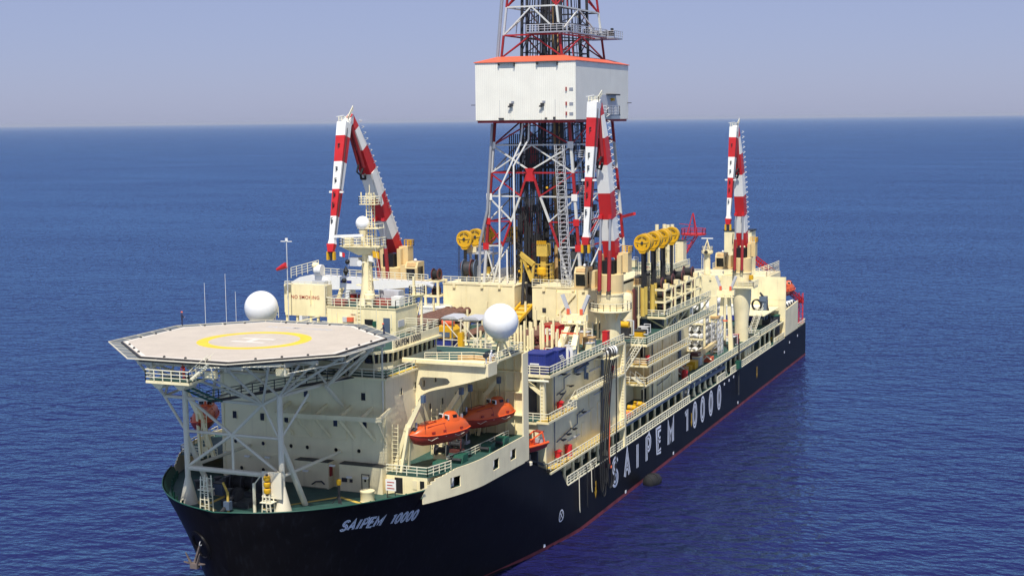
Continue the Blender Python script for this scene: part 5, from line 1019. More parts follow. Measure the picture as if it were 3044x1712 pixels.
# ================= LIFEBOATS on the forecastle
def lifeboat(lab, c, rz, group=None):
    t = T('lifeboat', lab, 'lifeboat', c, rz, group); Hs, Cs = [], []
    for y, hw, zk, zg in ((-4.7, .12, 1.15, 1.55), (-4.1, .75, .35, 1.42), (-3.0, 1.28, -.05, 1.3), (-1.0, 1.55, -.2, 1.2), (1.5, 1.55, -.2, 1.2), (3.4, 1.35, -.05, 1.28), (4.5, .95, .35, 1.4)):
        Hs.append([(0, y, zk), (hw*.35, y, zk+.05), (hw*.72, y, zk+.38*(zg-zk)), (hw*.95, y, zk+.75*(zg-zk)), (hw, y, zg), (-hw, y, zg), (-hw*.95, y, zk+.75*(zg-zk)), (-hw*.72, y, zk+.38*(zg-zk)), (-hw*.35, y, zk+.05)])
    t.part('hull', loft(Hs), 'boatred', local=True)
    for y, hw, zg, zt in ((-4.65, .12, 1.56, 1.62), (-4.2, .66, 1.42, 1.95), (-3.3, 1.1, 1.32, 2.5), (-1.6, 1.42, 1.22, 2.72), (.6, 1.5, 1.2, 2.8), (1.4, 1.5, 1.2, 2.9), (3.0, 1.36, 1.26, 2.85), (4.0, 1.05, 1.36, 2.5), (4.5, .8, 1.42, 1.9)):
        n = 11; h = zt-zg
        Cs.append([(hw*math.cos(math.pi*i/(n-1))*(1 if 0 < i < n-1 else 1), y, zg+h*math.sin(math.pi*i/(n-1))**.75) for i in range(n)])
    cp = t.part('canopy', loft(Cs), 'orange', local=True)
    Tw = []
    for z, hw, y0, y1 in ((2.5, 1.05, .5, 3.3), (3.05, .85, .9, 3.0), (3.5, .6, 1.3, 2.7), (3.6, .4, 1.5, 2.5)):
        Tw.append([((hw*(abs(math.cos(a))**.7)*(1 if math.cos(a) > 0 else -1)), (y0+y1)/2+(y1-y0)/2*(abs(math.sin(a))**.7)*(1 if math.sin(a) > 0 else -1), z) for a in [2*math.pi*i/16 for i in range(16)]])
    tw = t.part('conning_tower', loft(Tw), 'orange', local=True)
    for a, b in (((.55, .98, 3.15), (0, -1, .4)), ((-.55, .98, 3.15), (0, -1, .4))): t.part('tower_window', MB().box(a[0]-.3, a[0]+.3, .78, .98, 2.88, 3.3), 'glass', parent=tw, local=True, smooth=False); t.part('window_surround', MB().box(a[0]-.38, a[0]+.38, .84, .99, 2.8, 3.38), 'white', parent=tw, local=True, smooth=False)
    t.part('tower_window', MB().box(.7, .93, 1.7, 2.3, 2.95, 3.3), 'glass', parent=tw, local=True, smooth=False)
    t.part('gunwale', MB().path([(1.58*(h_), y, z) for h_, y, z in ((.06, -4.75, 1.6), (.5, -4.1, 1.44), (.84, -3.0, 1.33), (1.0, -1, 1.22), (1.0, 1.5, 1.22), (.88, 3.4, 1.3), (.62, 4.52, 1.42), (-.62, 4.52, 1.42), (-.88, 3.4, 1.3), (-1, 1.5, 1.22), (-1, -1, 1.22), (-.84, -3, 1.33), (-.5, -4.1, 1.44), (-.06, -4.75, 1.6))], .085, 6), 'orange_deep', local=True)
    t.part('bow_hatch', MB().prism([(.35, -4.15, 1.98), (-.35, -4.15, 1.98), (-.4, -3.75, 2.3), (.4, -3.75, 2.3)], (0, -.06, .08)), 'dark', local=True, smooth=False)
    hd = MB()
    for s_ in (-1, 1): hd.path([(s_*.95, -2.6, 2.35), (s_*.95, 0.3, 2.5)], .05); hd.path([(s_*1.46, 0, 1.25), (s_*1.38, 0, 1.9), (s_*1.0, .0, 2.5)], .05)
    hd.path([(-.5, -3.2, 2.6), (.5, -3.2, 2.6), (.5, -.8, 2.78), (-.5, -.8, 2.78), (-.5, -3.2, 2.6)], .05)
    t.part('grab_rail', hd, 'boatred', local=True, stuff=True)
    for yy in (-2.0, -.2, 2.6): t.part('side_step', MB().box(1.3, 1.48, yy-.22, yy+.22, 1.5, 1.75), 'boatred', local=True, smooth=False); t.part('side_step', MB().box(-1.48, -1.3, yy-.22, yy+.22, 1.5, 1.75), 'boatred', local=True, smooth=False)
    for yy in (-3.7, 3.9): t.part('lifting_hook', MB().box(-.12, .12, yy-.12, yy+.12, 2.3, 3.0), 'steel', local=True, smooth=False)
    t.part('grab_line', MB().path([(1.5-.25*abs(i % 2), -3+.75*i, .95-.32*(i % 2)) for i in range(9)], .03, 5), 'truss', local=True, stuff=True)
    return t
A_ = lifeboat('orange lifeboat nearest the bow in its davits, wholly in sunlight', (17.0, 16.0, 22.6), R_(-24), 'enclosed lifeboats')
B_ = dup(A_.o, (17.4, 30.2, 21.9), R_(-24), 'orange lifeboat half in shadow under the bridge wing, second from the bow')
C_ = dup(A_.o, (-16.6, 13.4, 22.6), R_(24), 'orange lifeboat on the far side, seen behind the helideck legs')
def davit(lab, x, y, sx, zt, group='boat davits'):
    t = T('boat_davit', lab, 'davit', (x, y, 19.47), group=group); s_ = sx
    for dy in (-.7, .7): t.part('leg', MB().beam((x+s_*.2, y+dy*1.4, 19.47), (x+s_*1.0, y+dy*.4, 25.2), .32, .4), 'cream', smooth=False)
    t.part('back_leg', MB().beam((x-s_*1.2, y, 19.47), (x+s_*.8, y, 25.4), .4, .5), 'cream', smooth=False)
    t.part('ladder', lad_mb((x-s_*.6, y-1.1, 19.5), (x-s_*.5, y-1.0, 25.6), .8, side=(1, 0, 0)), 'cream', stuff=True, smooth=False)
    t.part('arm', MB().beam((x+s_*.6, y, 24.6), (x+s_*2.9, y, zt), .55, .7, w2=.4, h2=.45), 'cream', smooth=False)
    t.part('sheave_block', MB().box(x+s_*2.75, x+s_*3.2, y-.3, y+.3, zt-.55, zt+.35), 'bluegrey', smooth=False); t.part('fall_wire', MB().tube((x+s_*3.0, y, zt-.4), (x+s_*3.0, y+.3, 24.9), .035, 5), 'dark', stuff=True)
    t.part('winch', MB().tube((x-s_*.2, y-.6, 20.6), (x-s_*.2, y+.6, 20.6), .4, 12), 'cream2')
    return t
davit('cream boat davit nearest the bow with a tall ladder', 13.9, 12.0, 1, 28.9)
davit('cream boat davit at the aft end of the sunlit lifeboat', 14.4, 22.2, 1, 28.1)
davit('cream boat davit at the forward end of the shaded lifeboat', 14.4, 25.0, 1, 28.0)
davit('cream boat davit nearest the ribbed end wall', 14.4, 34.6, 1, 27.4)
davit('cream boat davit of the far-side lifeboat, nearer the bow', -14.0, 9.8, -1, 28.2); davit('cream boat davit of the far-side lifeboat, nearer the stern', -14.0, 18.0, -1, 28.2)
# deck gear under the boats
for i, (x, y) in enumerate(((17.9, 14.2), (18.7, 18.6), (19.5, 25.6), (19.9, 29.4))):
    t = T('green_roller_box', ('dark green sloping fairlead box on the boat deck, nearest the bow', 'dark green sloping fairlead box on the boat deck, second from the bow', 'dark green sloping fairlead box on the boat deck, third from the bow', 'dark green sloping fairlead box on the boat deck, nearest the end wall')[i], 'fairlead box', (x, y, 19.47))
    t.part('housing', MB().prism([(x-.7, y-.9, 19.47), (x+.7, y-.9, 19.47), (x+.7, y-.5, 20.5), (x-.7, y-.5, 20.5)], (0, 1.6, 0)), 'greenp', smooth=False); t.part('roller', MB().tube((x-.6, y-1.0, 20.0), (x+.6, y-1.0, 20.0), .2), 'dark')
for i, (x, y) in enumerate(((13.4, 23.5), (16.0, 23.4), (14.5, 28.5), (15.6, 19.6))):
    t = T('boat_winch', ('dark boat winch with green frame against the house wall', 'heap of dark red netting and gear beside the davits', 'small boat winch behind the shaded lifeboat', 'pale boat winch under the sunlit lifeboat')[i], 'winch' if i != 1 else 'gear', (x, y, 19.47))
    mt = ('greenp', 'drum_brown', 'lightgrey', 'cream')[i]; t.part('bed', MB().box(x-.9, x+.9, y-.6, y+.6, 19.47, 19.9), mt, smooth=False); t.part('drum', MB().lathe([(.75, -.8), (.75, -.7), (.4, -.68), (.4, .68), (.75, .7), (.75, .8)], (x, y, 20.6), 14, (1, 0, 0)), 'dark'); t.part('guard', MB().path([(x-.9, y-.7, 19.9), (x-.9, y-.5, 21.4), (x+.9, y-.5, 21.4), (x+.9, y-.7, 19.9)], .08), mt)
# ================= DERRICK SUBSTRUCTURE
ss = T('derrick_substructure', 'two big cream wall boxes with a dark gap under the derrick', 'substructure', (-1, 95, 26.5))
for a, b in ((-16.4, -2.3), (1.0, 13.6)):
    bx = ss.part('wall_box', MB().box(a, b, 88.0, 117.5, 27.9, 33.7), 'cream', smooth=False)
    ss.part('top_deck', MB().box(a-.05, b+.05, 87.9, 117.6, 33.7, 33.85), 'cream2', parent=bx, smooth=False)
    ss.part('railing', rail_mb([(a, 88.0, 33.85), (b, 88.0, 33.85)], h=1.25, step=1.5, r=.055), 'rail', parent=bx, stuff=True, smooth=False)
    ss.part('wall_lamp', MB().box(a+2.0, a+2.5, 87.7, 87.99, 33.1, 33.9).box(b-3.2, b-2.7, 87.7, 87.99, 33.2, 34.0).box(a+7.5, a+8, 87.7, 87.99, 33.2, 33.9), 'cream', parent=bx, stuff=True, smooth=False)
    for x in ((a+4.5, a+9) if a < 0 else (a+4.6, a+8.6)): ss.part('wall_seam', MB().box(x-.05, x+.05, 87.94, 87.99, 28, 33.6), 'cream2', parent=bx, stuff=True, smooth=False)
ss.part('corner_post', MB().box(-2.7, -2.3, 87.7, 88, 26.6, 33.7), 'cream', smooth=False)
ss.part('wall_panel', MB().box(5.6, 9.3, 87.8, 87.99, 28.9, 33.0).box(5.5, 5.65, 87.6, 88, 27.9, 33.5).box(9.3, 9.5, 87.6, 88, 27.9, 33.6), 'cream2', smooth=False)
ss.part('diagonal_brace', MB().beam((5.7, 87.7, 28.9), (9.3, 87.7, 32.9), .35, .25), 'cream', smooth=False)
ss.part('wall_opening', MB().box(2.9, 3.6, 87.93, 87.99, 29.3, 30.1), 'dark', smooth=False)
ss.part('platform_ledge', MB().box(5.6, 13.4, 86.9, 87.99, 27.7, 27.9), 'cream', smooth=False)
ss.part('lower_shade_wall', MB().box(-16, 13.4, 90, 90.3, 26.5, 27.9), 'dark', smooth=False)  # wall colour darkened to give the shade under the boxes
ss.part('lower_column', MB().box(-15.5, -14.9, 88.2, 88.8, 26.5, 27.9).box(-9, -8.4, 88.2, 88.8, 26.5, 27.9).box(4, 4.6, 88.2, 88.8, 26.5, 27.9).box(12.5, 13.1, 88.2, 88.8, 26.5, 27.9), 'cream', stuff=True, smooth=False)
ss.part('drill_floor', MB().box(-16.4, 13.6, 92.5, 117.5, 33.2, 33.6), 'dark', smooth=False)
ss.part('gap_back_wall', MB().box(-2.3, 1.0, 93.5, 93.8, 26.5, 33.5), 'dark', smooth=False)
ss.part('gap_post', MB().box(-.9, -.6, 89.5, 89.8, 27, 34).tube((-1.6, 89, 27), (-1.4, 90, 36), .3).tube((.4, 90, 27), (.4, 90, 34), .22), 'dark', stuff=True, smooth=False)
ww_ = T('pipe_ramp', 'yellow pipe ramp leading into the gap between the derrick walls', 'ramp', (-.6, 84, 26.5)); ww_.part('ramp_frame', MB().beam((-1.9, 78, 26.9), (-1.9, 90, 30.6), .35, .5).beam((.6, 78, 26.9), (.6, 90, 30.6), .35, .5), 'yellow', smooth=False)
for k in range(7): ww_.part('rung', MB().beam((-1.9, 79+1.6*k, 27.3+.49*k), (.6, 79+1.6*k, 27.3+.49*k), .25, .2), 'yellow', smooth=False)
ww_.part('ramp_plate', MB().beam((-.65, 78, 26.8), (-.65, 90, 30.45), 2.0, .08), 'ochre', smooth=False)
# ================= DERRICK
dk = T('drilling_derrick', 'tall red and white lattice drilling derrick amidships', 'derrick', (-.2, 103, 33.8))
def hw(z): return 9.35-(z-34)*(2.25/28.5) if z < 62.5 else 7.1-(z-62.5)*.117
def yf(z): return 91.0+(z-34)*.018
def yb(z): return 116.2-(z-34)*.045
LV = [33.8, 40.5, 45.0, 49.5, 53.7, 58.6, 62.6, 74.0, 77.9, 82.8, 88.0, 93.0]
BAND = ['white', 'red', 'white', 'red', 'white', 'red', 'red', 'red', 'white', 'red', 'white']
def C4(z): return [(-hw(z)-.2, yf(z), z), (hw(z)-.2, yf(z), z), (hw(z)-.2, yb(z), z), (-hw(z)-.2, yb(z), z)]
def mem(p, q, w_, mat, name='brace'):
    mat = {'white': 'derrick_white', 'red': 'derrick_red'}.get(mat, mat)
    return dk.part(name, MB().beam(p, q, w_*.68), mat, smooth=False)
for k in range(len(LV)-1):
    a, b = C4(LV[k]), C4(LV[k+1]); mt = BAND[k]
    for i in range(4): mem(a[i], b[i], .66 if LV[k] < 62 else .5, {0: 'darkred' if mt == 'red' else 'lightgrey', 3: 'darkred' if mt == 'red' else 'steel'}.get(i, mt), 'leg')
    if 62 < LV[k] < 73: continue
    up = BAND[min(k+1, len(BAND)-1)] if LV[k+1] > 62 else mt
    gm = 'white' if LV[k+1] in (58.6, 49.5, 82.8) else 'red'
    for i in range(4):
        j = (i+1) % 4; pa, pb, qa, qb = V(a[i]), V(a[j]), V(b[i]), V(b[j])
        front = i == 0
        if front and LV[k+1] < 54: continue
        if i == 2: gm2, mt2 = 'dark', 'darkred'  # back face in dark tones: its shade is put into the colour
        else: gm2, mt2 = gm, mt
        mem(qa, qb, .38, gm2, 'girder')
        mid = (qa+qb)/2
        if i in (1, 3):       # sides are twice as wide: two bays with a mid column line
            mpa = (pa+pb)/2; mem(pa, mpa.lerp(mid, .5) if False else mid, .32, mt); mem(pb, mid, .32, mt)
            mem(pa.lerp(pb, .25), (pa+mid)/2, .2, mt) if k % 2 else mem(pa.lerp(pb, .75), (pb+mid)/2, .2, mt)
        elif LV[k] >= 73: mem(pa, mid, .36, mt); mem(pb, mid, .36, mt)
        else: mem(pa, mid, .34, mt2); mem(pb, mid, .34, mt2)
# front face below the star joint: V-door frame
yF = 91.0
ctr = V((-.5, yF+.3, 53.7))
for sx in (-1, 1):
    fx = lambda x: ctr.x + sx*x
    pts = [(0.6, 53.4, None), (1.9, 49.5, 'red'), (3.7, 45.0, 'white'), (5.4, 40.6, 'red'), (7.3, 34.0, 'white')]
    for (x0, z0, _), (x1, z1, mt) in zip(pts, pts[1:]): mem((fx(x0), yF+.2, z0), (fx(x1), yF+.1, z1), .5, mt, 'door_frame')
    for z, x1, mt in ((49.5, 1.9, 'white'), (45.0, 3.7, 'red'), (40.6, 5.4, 'white')): mem((sx*hw(z)-.2, yf(z), z), (fx(x1), yF+.2, z), .34, mt, 'girder')
    mem((sx*hw(53.7)-.2, yf(53.7), 53.4), (fx(1.9), yF+.2, 49.6), .34, 'red'); mem((sx*hw(49.3)-.2, yf(49), 49.1), (fx(3.7), yF+.2, 45.2), .34, 'white')
    mem((sx*hw(45)-.2, yf(45), 44.6), (fx(5.4), yF+.2, 40.8), .3, 'red'); mem((sx*hw(40)-.2, yf(40), 40.2), (fx(7.1), yF+.1, 35.0), .3, 'white')
    mem((sx*hw(58.5)-.2, yf(58), 58.4), (ctr.x+sx*.4, yF+.2, 54.3), .4, 'white')
mem((-hw(53.7)-.2, yf(53), 53.7), (hw(53.7)-.2, yf(53), 53.7), .42, 'red', 'girder')
mem((-hw(58.6)-.2, yf(58), 58.6), (hw(58.6)-.2, yf(58), 58.6), .36, 'white', 'girder')
dk.part('star_gusset', MB().prism([(ctr.x+x, yF-.05, 53.7+z) for x, z in ((-.9, .8), (.9, .8), (.55, 0), (.8, -1.5), (-.8, -1.5), (-.55, 0))], (0, .5, 0)), 'red', smooth=False)
for z in (58.6, 49.4, 45, 40.5):
    for sx in (-1, 1): dk.part('gusset', MB().box(sx*hw(z)-.2-.55, sx*hw(z)-.2+.55, yf(z)-.36, yf(z)-.32, z-.6, z+.6), 'white' if z in (58.6, 49.4) else 'red', smooth=False)
# galleries above the wind wall
for (x0, x1, y0, y1, z) in ((-.6, 7.4, 90.4, 92.4, 78.3), (3.0, 9.0, 110, 114.8, 78.0), (6.3, 7.6, 92.4, 110, 78.2)):
    g = dk.part('gallery', MB().box(x0, x1, y0, y1, z-.25, z), 'steel', smooth=False); dk.part('railing', rail_mb([(x0, y0, z), (x1, y0, z), (x1, y1, z)], h=1.2, step=1.2, r=.05), 'lightgrey', parent=g, stuff=True, smooth=False)
gm = MB()
for i in range(26): x, y, z = random.uniform(1.5, 8.5), random.choice((91, 111.5)), 78.3; gm.box(x-.2, x+.2, y-.3, y+.3, z, z+random.uniform(.4, 1.5))
dk.part('gallery_gear', gm, 'dark', stuff=True, smooth=False)
# internal masts, guide rails, cables
inn = MB()
for x, y in ((-4.6, 96), (-3.4, 96), (2.8, 97), (4.0, 97), (-5.4, 108), (-1.2, 108), (3.2, 109), (5.5, 108), (-2, 102), (.8, 104)):
    z = 34
    inn.beam((x, y, z), (x*.75, y, 93), .42)
for k in range(22):
    z = 36+2.6*k; s_ = 1-.25*(z-34)/59
    if 62 < z < 74: continue
    for a, b in (((-4.6, 96), (-3.4, 96)), ((2.8, 97), (4, 97)), ((-5.4, 108), (-1.2, 108)), ((3.2, 109), (5.5, 108)), ((-3.4, 96), (-2, 102)), ((4, 97), (5.5, 108))):
        inn.beam((a[0]*s_, a[1], z), (b[0]*s_, b[1], z), .2); 
        if k % 2: inn.beam((a[0]*s_, a[1], z), (b[0]*s_*.98, b[1], z+2.6), .14)
dk.part('inner_mast', inn, 'dark', stuff=True, smooth=False)
for k in range(16): x = -8+1.07*k; y = 113.5-.8*(k % 3); inn.beam((x, y, 34), (x*.72, y-1, 92), .22+.14*(k % 2))
for k in range(14):
    z = 37+1.85*k; inn.beam((-8.4, 108+(k % 3)*2, z), (8.2, 108+(k % 3)*2, z+(1.4 if k % 2 else -1.2)), .16)
    if k % 2: inn.beam((-8.3, 97, z), (-8.2, 112, z), .2); inn.beam((8, 97, z), (8, 112, z+.6), .16)
cb_ = MB()
for i in range(60):
    x, y = random.uniform(-6.5, 6.2), random.uniform(94, 112); cb_.tube((x, y, 34), (x*.5, 103+(y-103)*.6, 93), random.choice((.05, .07, .1)), 4, cap=False)
dk.part('cable', cb_, 'dark', stuff=True, smooth=False)
fin = MB()
for i in range(16): x = -6.5+.42*i; fin.tube((x, 95.5+.1*(i % 3), 34), (x*.95, 95.5, 60.5), .11, 5, cap=False)
dk.part('pipe_stand', fin, 'dark', stuff=True, smooth=False)
mo = MB()
for i in range(75):
    x, y, z = random.uniform(-6.8, 6.6), random.uniform(95, 112), random.choice((36, 38, 39.5, 41, 46, 50, 54, 57))
    mo.box(x-random.uniform(.2, .8), x+random.uniform(.2, .8), y-.5, y+.5, z, z+random.uniform(.3, 1.4))
dk.part('machinery', mo, 'winch', stuff=True, smooth=False)
dk.part('dark_riser', MB().tube((-.3, 99, 33.8), (-.6, 99, 48), .34).tube((-2.6, 94, 33.8), (-2.5, 94, 45), .28).tube((-1.9, 93.5, 30), (-1.9, 94, 44), .22), 'rubber')
dk.part('spiral_hose', MB().path([(-3.4+.2*math.sin(i*1.3), 92.6, 35+.22*i) for i in range(30)], .18, 6), 'rubber', smooth=True)
dk.part('yellow_riser', MB().tube((.9, 101, 33.8), (.1, 103, 92), .62, 12), 'timber'); dk.part('riser_band', MB().tube((.45, 102, 48), (.4, 102.1, 52.5), .68, 12), 'yellow')
[dk.part('red_topdrive', MB().box(*b_), 'red', smooth=False) for b_ in ((-5.6, -3.8, 102, 104, 53, 58.5), (-4.2, -3.0, 98, 100, 36, 40.5), (-6.2, -4.6, 100, 102, 42, 47))]; [dk.part('white_topdrive', MB().box(*b_), 'white', smooth=False) for b_ in ((-6.4, -5.4, 102, 103.5, 54, 60), (-4.9, -4.2, 99, 101, 37, 41), (-5, -4.2, 101, 102.5, 45, 48.5))]
# drill floor machines
hd = T('iron_roughneck', 'yellow pipe handling machine on the drill floor', 'machine', (.4, 95, 33.8)); hd.part('upper_body', MB().box(-.5, 1.5, 94, 96, 38.6, 40.8), 'ochre', smooth=False)
for k in range(5): hd.part('finger', MB().box(-.4+.38*k, -.2+.38*k, 93.8, 94.3, 40.8, 41.4), 'yellow', smooth=False)
hd.part('column', MB().box(0, 1.0, 94.6, 95.6, 33.9, 38.6), 'ochre', smooth=False); hd.part('cage', rail_mb([(-1, 93.5, 34), (2, 93.5, 34), (2, 96, 34)], h=3.2, rails=4, step=.9, r=.09), 'ochre', stuff=True, smooth=False); hd.part('torque_head', MB().lathe([(.6, 0), (.9, .3), (.9, 1.2), (.5, 1.5)], (.6, 93.6, 35.2), 14), 'yellow')
ya = T('pipe_handler', 'yellow swinging pipe arm on the drill floor beside the dark gap', 'machine arm', (-1.8, 94, 33.8)); ya.part('arm', MB().beam((-3.2, 93, 39.0), (-.6, 92.8, 37.2), .7, .8).beam((-2.8, 93, 38.6), (-.9, 92.8, 34.2), .55), 'ochre', smooth=False); ya.part('post', MB().box(-3.5, -2.9, 92.8, 93.4, 33.9, 39.4), 'ochre', smooth=False); ya.part('foot', MB().beam((-.9, 92.8, 34.2), (-.6, 92.8, 37.2), .4), 'ochre', smooth=False)
fl_ = MB()
for x, y, z in ((-6.3, 91.5, 39.6), (-3.1, 92, 36.0), (-1.6, 92.5, 36.8), (2.2, 92.5, 51), (-2.4, 92, 50.6), (4.4, 92.8, 38.2)): fl_.ball((x, y, z), .24, 10, 6)
dk.part('floodlight', fl_, 'yellow', stuff=True)
# pipes that run up the front
dk.part('front_pipe', MB().path([(-6.2, 90.2, 34), (-6.0, 90.2, 50.7), (-1.9, 90.4, 59), (-1.5, 90.4, 62.4)], .17, 8), 'white'); dk.part('front_pipe', MB().path([(-3.2, 90.2, 34), (-3.2, 90.2, 55), (-.4, 90.4, 59.6), (-.3, 90.4, 62.4)], .17, 8), 'white'); dk.part('front_pipe', MB().path([(-4.7, 90.2, 34), (-4.7, 90.2, 40)], .15, 8), 'white')
dk.part('stand_pipe', MB().path([(-10.2, 90.3, 34), (-10.0, 90.3, 41), (-8.6, 90.6, 47), (-7.6, 91, 62.4)], .26, 8), 'steel'); dk.part('stand_pipe', MB().path([(-6.5, 91.2, 74), (-4.8, 91.6, 93)], .32, 8), 'steel'); dk.part('stand_pipe', MB().path([(-11.3, 92, 34), (-11.2, 92, 36.6), (-9.8, 92, 38.3), (-9.6, 91.6, 45)], .2, 8), 'steel')
lt_ = MB()
for x0 in (5.0, 6.5):
    lt_.beam((x0+1.3, 89.6, 34.5), (x0, 89.9, 58.6), .1); lt_.beam((x0+1.3, 88.8, 34.5), (x0, 89.1, 58.6), .1)
for k in range(34):
    t_ = k/34; z = 34.5+24.1*t_; x0, x1 = 6.3-1.3*t_, 7.8-1.3*t_; y = 89.6+.3*t_
    lt_.beam((x0, y, z), (x1, y, z), .07); lt_.beam((x0, y-.8, z), (x1, y-.8, z), .07)
    if k % 2 == 0: lt_.beam((x0, y-.8, z), (x1, y-.8, z+1.4), .06); lt_.beam((x1, y-.8, z), (x1, y, z+1.2), .05)
dk.part('caged_ladder', lt_, 'lightgrey', stuff=True, smooth=False)
dk.part('side_ladder', lad_mb((9.6, 93.2, 34), (7.6, 93.2, 62.4), .7, r=.08), 'bluegrey', stuff=True, smooth=False)
for z, y in ((40.6, 93), (45.5, 94), (50.2, 95), (56.5, 93.5)):
    x = hw(z)+.1; g = dk.part('ladder_landing', MB().box(x-.2, x+1.3, y-.8, y+1.6, z-.1, z), 'lightgrey', smooth=False); dk.part('railing', rail_mb([(x-.2, y-.8, z), (x+1.3, y-.8, z), (x+1.3, y+1.6, z)], h=1.1, step=.8, r=.05), 'lightgrey', parent=g, stuff=True, smooth=False)
dk.part('side_outrigger', MB().beam((9.0, 115, 44.5), (12.2, 112, 45.3), .5), 'red', smooth=False)
dk.part('stair_run', stair_mb((8.6, 96, 41), (8.3, 104, 45.5), .9, (1, 0, 0)), 'lightgrey', stuff=True, smooth=False)
# wind wall
wwl = T('wind_wall', 'white clad wind wall with orange roof edge round the derrick', 'wind wall', (0, 102, 62.7))
X0, X1, Y0, Y1 = -9.45, 9.4, 88.0, 117.0
wwl.part('front_panel', MB().box(X0, X1, Y0, Y0+.25, 63.0, 73.15), 'clad', smooth=False)
wwl.part('side_panel', MB().box(X1-.25, X1, Y0+.252, Y1-.252, 63.0, 73.15), 'clad', smooth=False); wwl.part('side_panel', MB().box(X0, X0+.25, Y0+.252, Y1-.252, 63.0, 73.15), 'clad', smooth=False)
wwl.part('back_panel', MB().box(X0, X1, Y1-.25, Y1, 63.0, 73.15), 'clad', smooth=False)
wwl.part('floor_frame', MB().prism([(X0+.1, Y0+.1, 63), (X1-.1, Y0+.1, 63), (X1-.1, Y1-.1, 63), (X0+.1, Y1-.1, 63)], (0, 0, -.12)).box(X0+.25, X1-.25, Y0+.25, Y0+.7, 62.55, 62.88).box(X1-.7, X1-.25, Y0+.7, Y1-.3, 62.55, 62.88).box(X0+.25, X0+.7, Y0+.7, Y1-.3, 62.55, 62.88), 'darkred', smooth=False)
o0 = [(X0-.2, Y0-.2, 73.15), (X1+.2, Y0-.2, 73.15), (X1+.2, Y1+.2, 73.15), (X0-.2, Y1+.2, 73.15)]; i0 = [(-6.4, 91, 74.15), (6.2, 91, 74.15), (6.2, 114.6, 74.15), (-6.4, 114.6, 74.15)]
for k in range(4):
    a, b, c, d = V(o0[k]), V(o0[(k+1) % 4]), V(i0[(k+1) % 4]), V(i0[k]); dn = V((0, 0, -.12))
    wwl.part('roof_slope', MB().hexa([a+dn, b+dn, c+dn, d+dn, a, b, c, d]), 'cladroof', smooth=False)
for x0, x1 in ((-5.0, -1.7), (2.2, 6.3)):
    wwl.part('awning', MB().prism([(x0, 87.5, 72.85), (x1, 87.5, 72.85), (x1, 87.98, 73.1), (x0, 87.98, 73.1)], (0, 0, .06)), 'dark', smooth=False); wwl.part('awning_bracket', MB().box(x0+.1, x0+.25, 87.5, 87.98, 72.5, 72.85).box(x1-.25, x1-.1, 87.5, 87.98, 72.3, 72.85), 'dark', stuff=True, smooth=False)
for z in (68.2, 65.7, 64.0): wwl.part('vent_louvre', MB().box(8.25, 8.95, 87.93, 87.99, z-.25, z+.25), 'steel', smooth=False); wwl.part('red_lamp', MB().box(7.6, 7.8, 87.75, 87.99, z-.3, z+.35), 'darkred', smooth=False)
for x in (-2.5, 3.35):
    wwl.part('lamp_unit', MB().box(x-.3, x+.3, 87.5, 87.95, 65.4, 65.9).box(x-.5, x+.05, 87.4, 87.6, 65.2, 65.5), 'dark', stuff=True, smooth=False); wwl.part('louvre', MB().box(x-.1, x+.45, 87.94, 87.99, 65.9, 66.3), 'steel', smooth=False); wwl.part('lamp_post', MB().tube((x+.3, 87.8, 63.2), (x+.3, 87.8, 65.4), .05).tube((x-.3, 87.85, 63.2), (x-.3, 87.85, 65.4), .04), 'white', stuff=True)
wwl.part('lower_lamp', MB().box(-4.9, -4.0, 87.6, 87.98, 63.1, 63.4).box(5.3, 5.7, 87.7, 87.98, 63.1, 63.5).box(3.8, 4.1, 87.7, 87.98, 63.1, 63.4), 'dark', stuff=True, smooth=False)
for x in (-4.8, 5.6): wwl.part('panel_seam', MB().box(x-.03, x+.03, 87.97, 87.999, 63, 66.5), 'steel', stuff=True, smooth=False)
wwl.part('corner_lamp', MB().beam((X0, 87.9, 65.7), (X0-.7, 87.6, 65.7), .12).beam((X1, 116.5, 66), (X1+.8, 116.5, 66), .14), 'dark', stuff=True, smooth=False)
op = wwl.part('side_opening', MB().box(X1, X1+.04, 99.5, 109.5, 64.1, 67.4), 'lightgrey', smooth=False)
wwl.part('opening_gantry', rail_mb([(X1+.1, 100, 63.8), (X1+1.6, 100, 63.8), (X1+1.6, 107, 63.8), (X1+.1, 107, 63.8)], h=1.6, step=1.0, r=.06), 'lightgrey', parent=op, stuff=True, smooth=False); wwl.part('gantry_floor', MB().box(X1+.05, X1+1.7, 99.8, 107.2, 63.6, 63.8), 'bluegrey', parent=op, smooth=False); wwl.part('gantry_beam', MB().box(X1+.05, X1+.9, 104, 109.5, 67.3, 67.55), 'dark', parent=op, smooth=False); wwl.part('gantry_lamp', MB().box(X1+.05, X1+.6, 106.5, 107.3, 66.3, 66.8), 'yellow', parent=op, smooth=False)
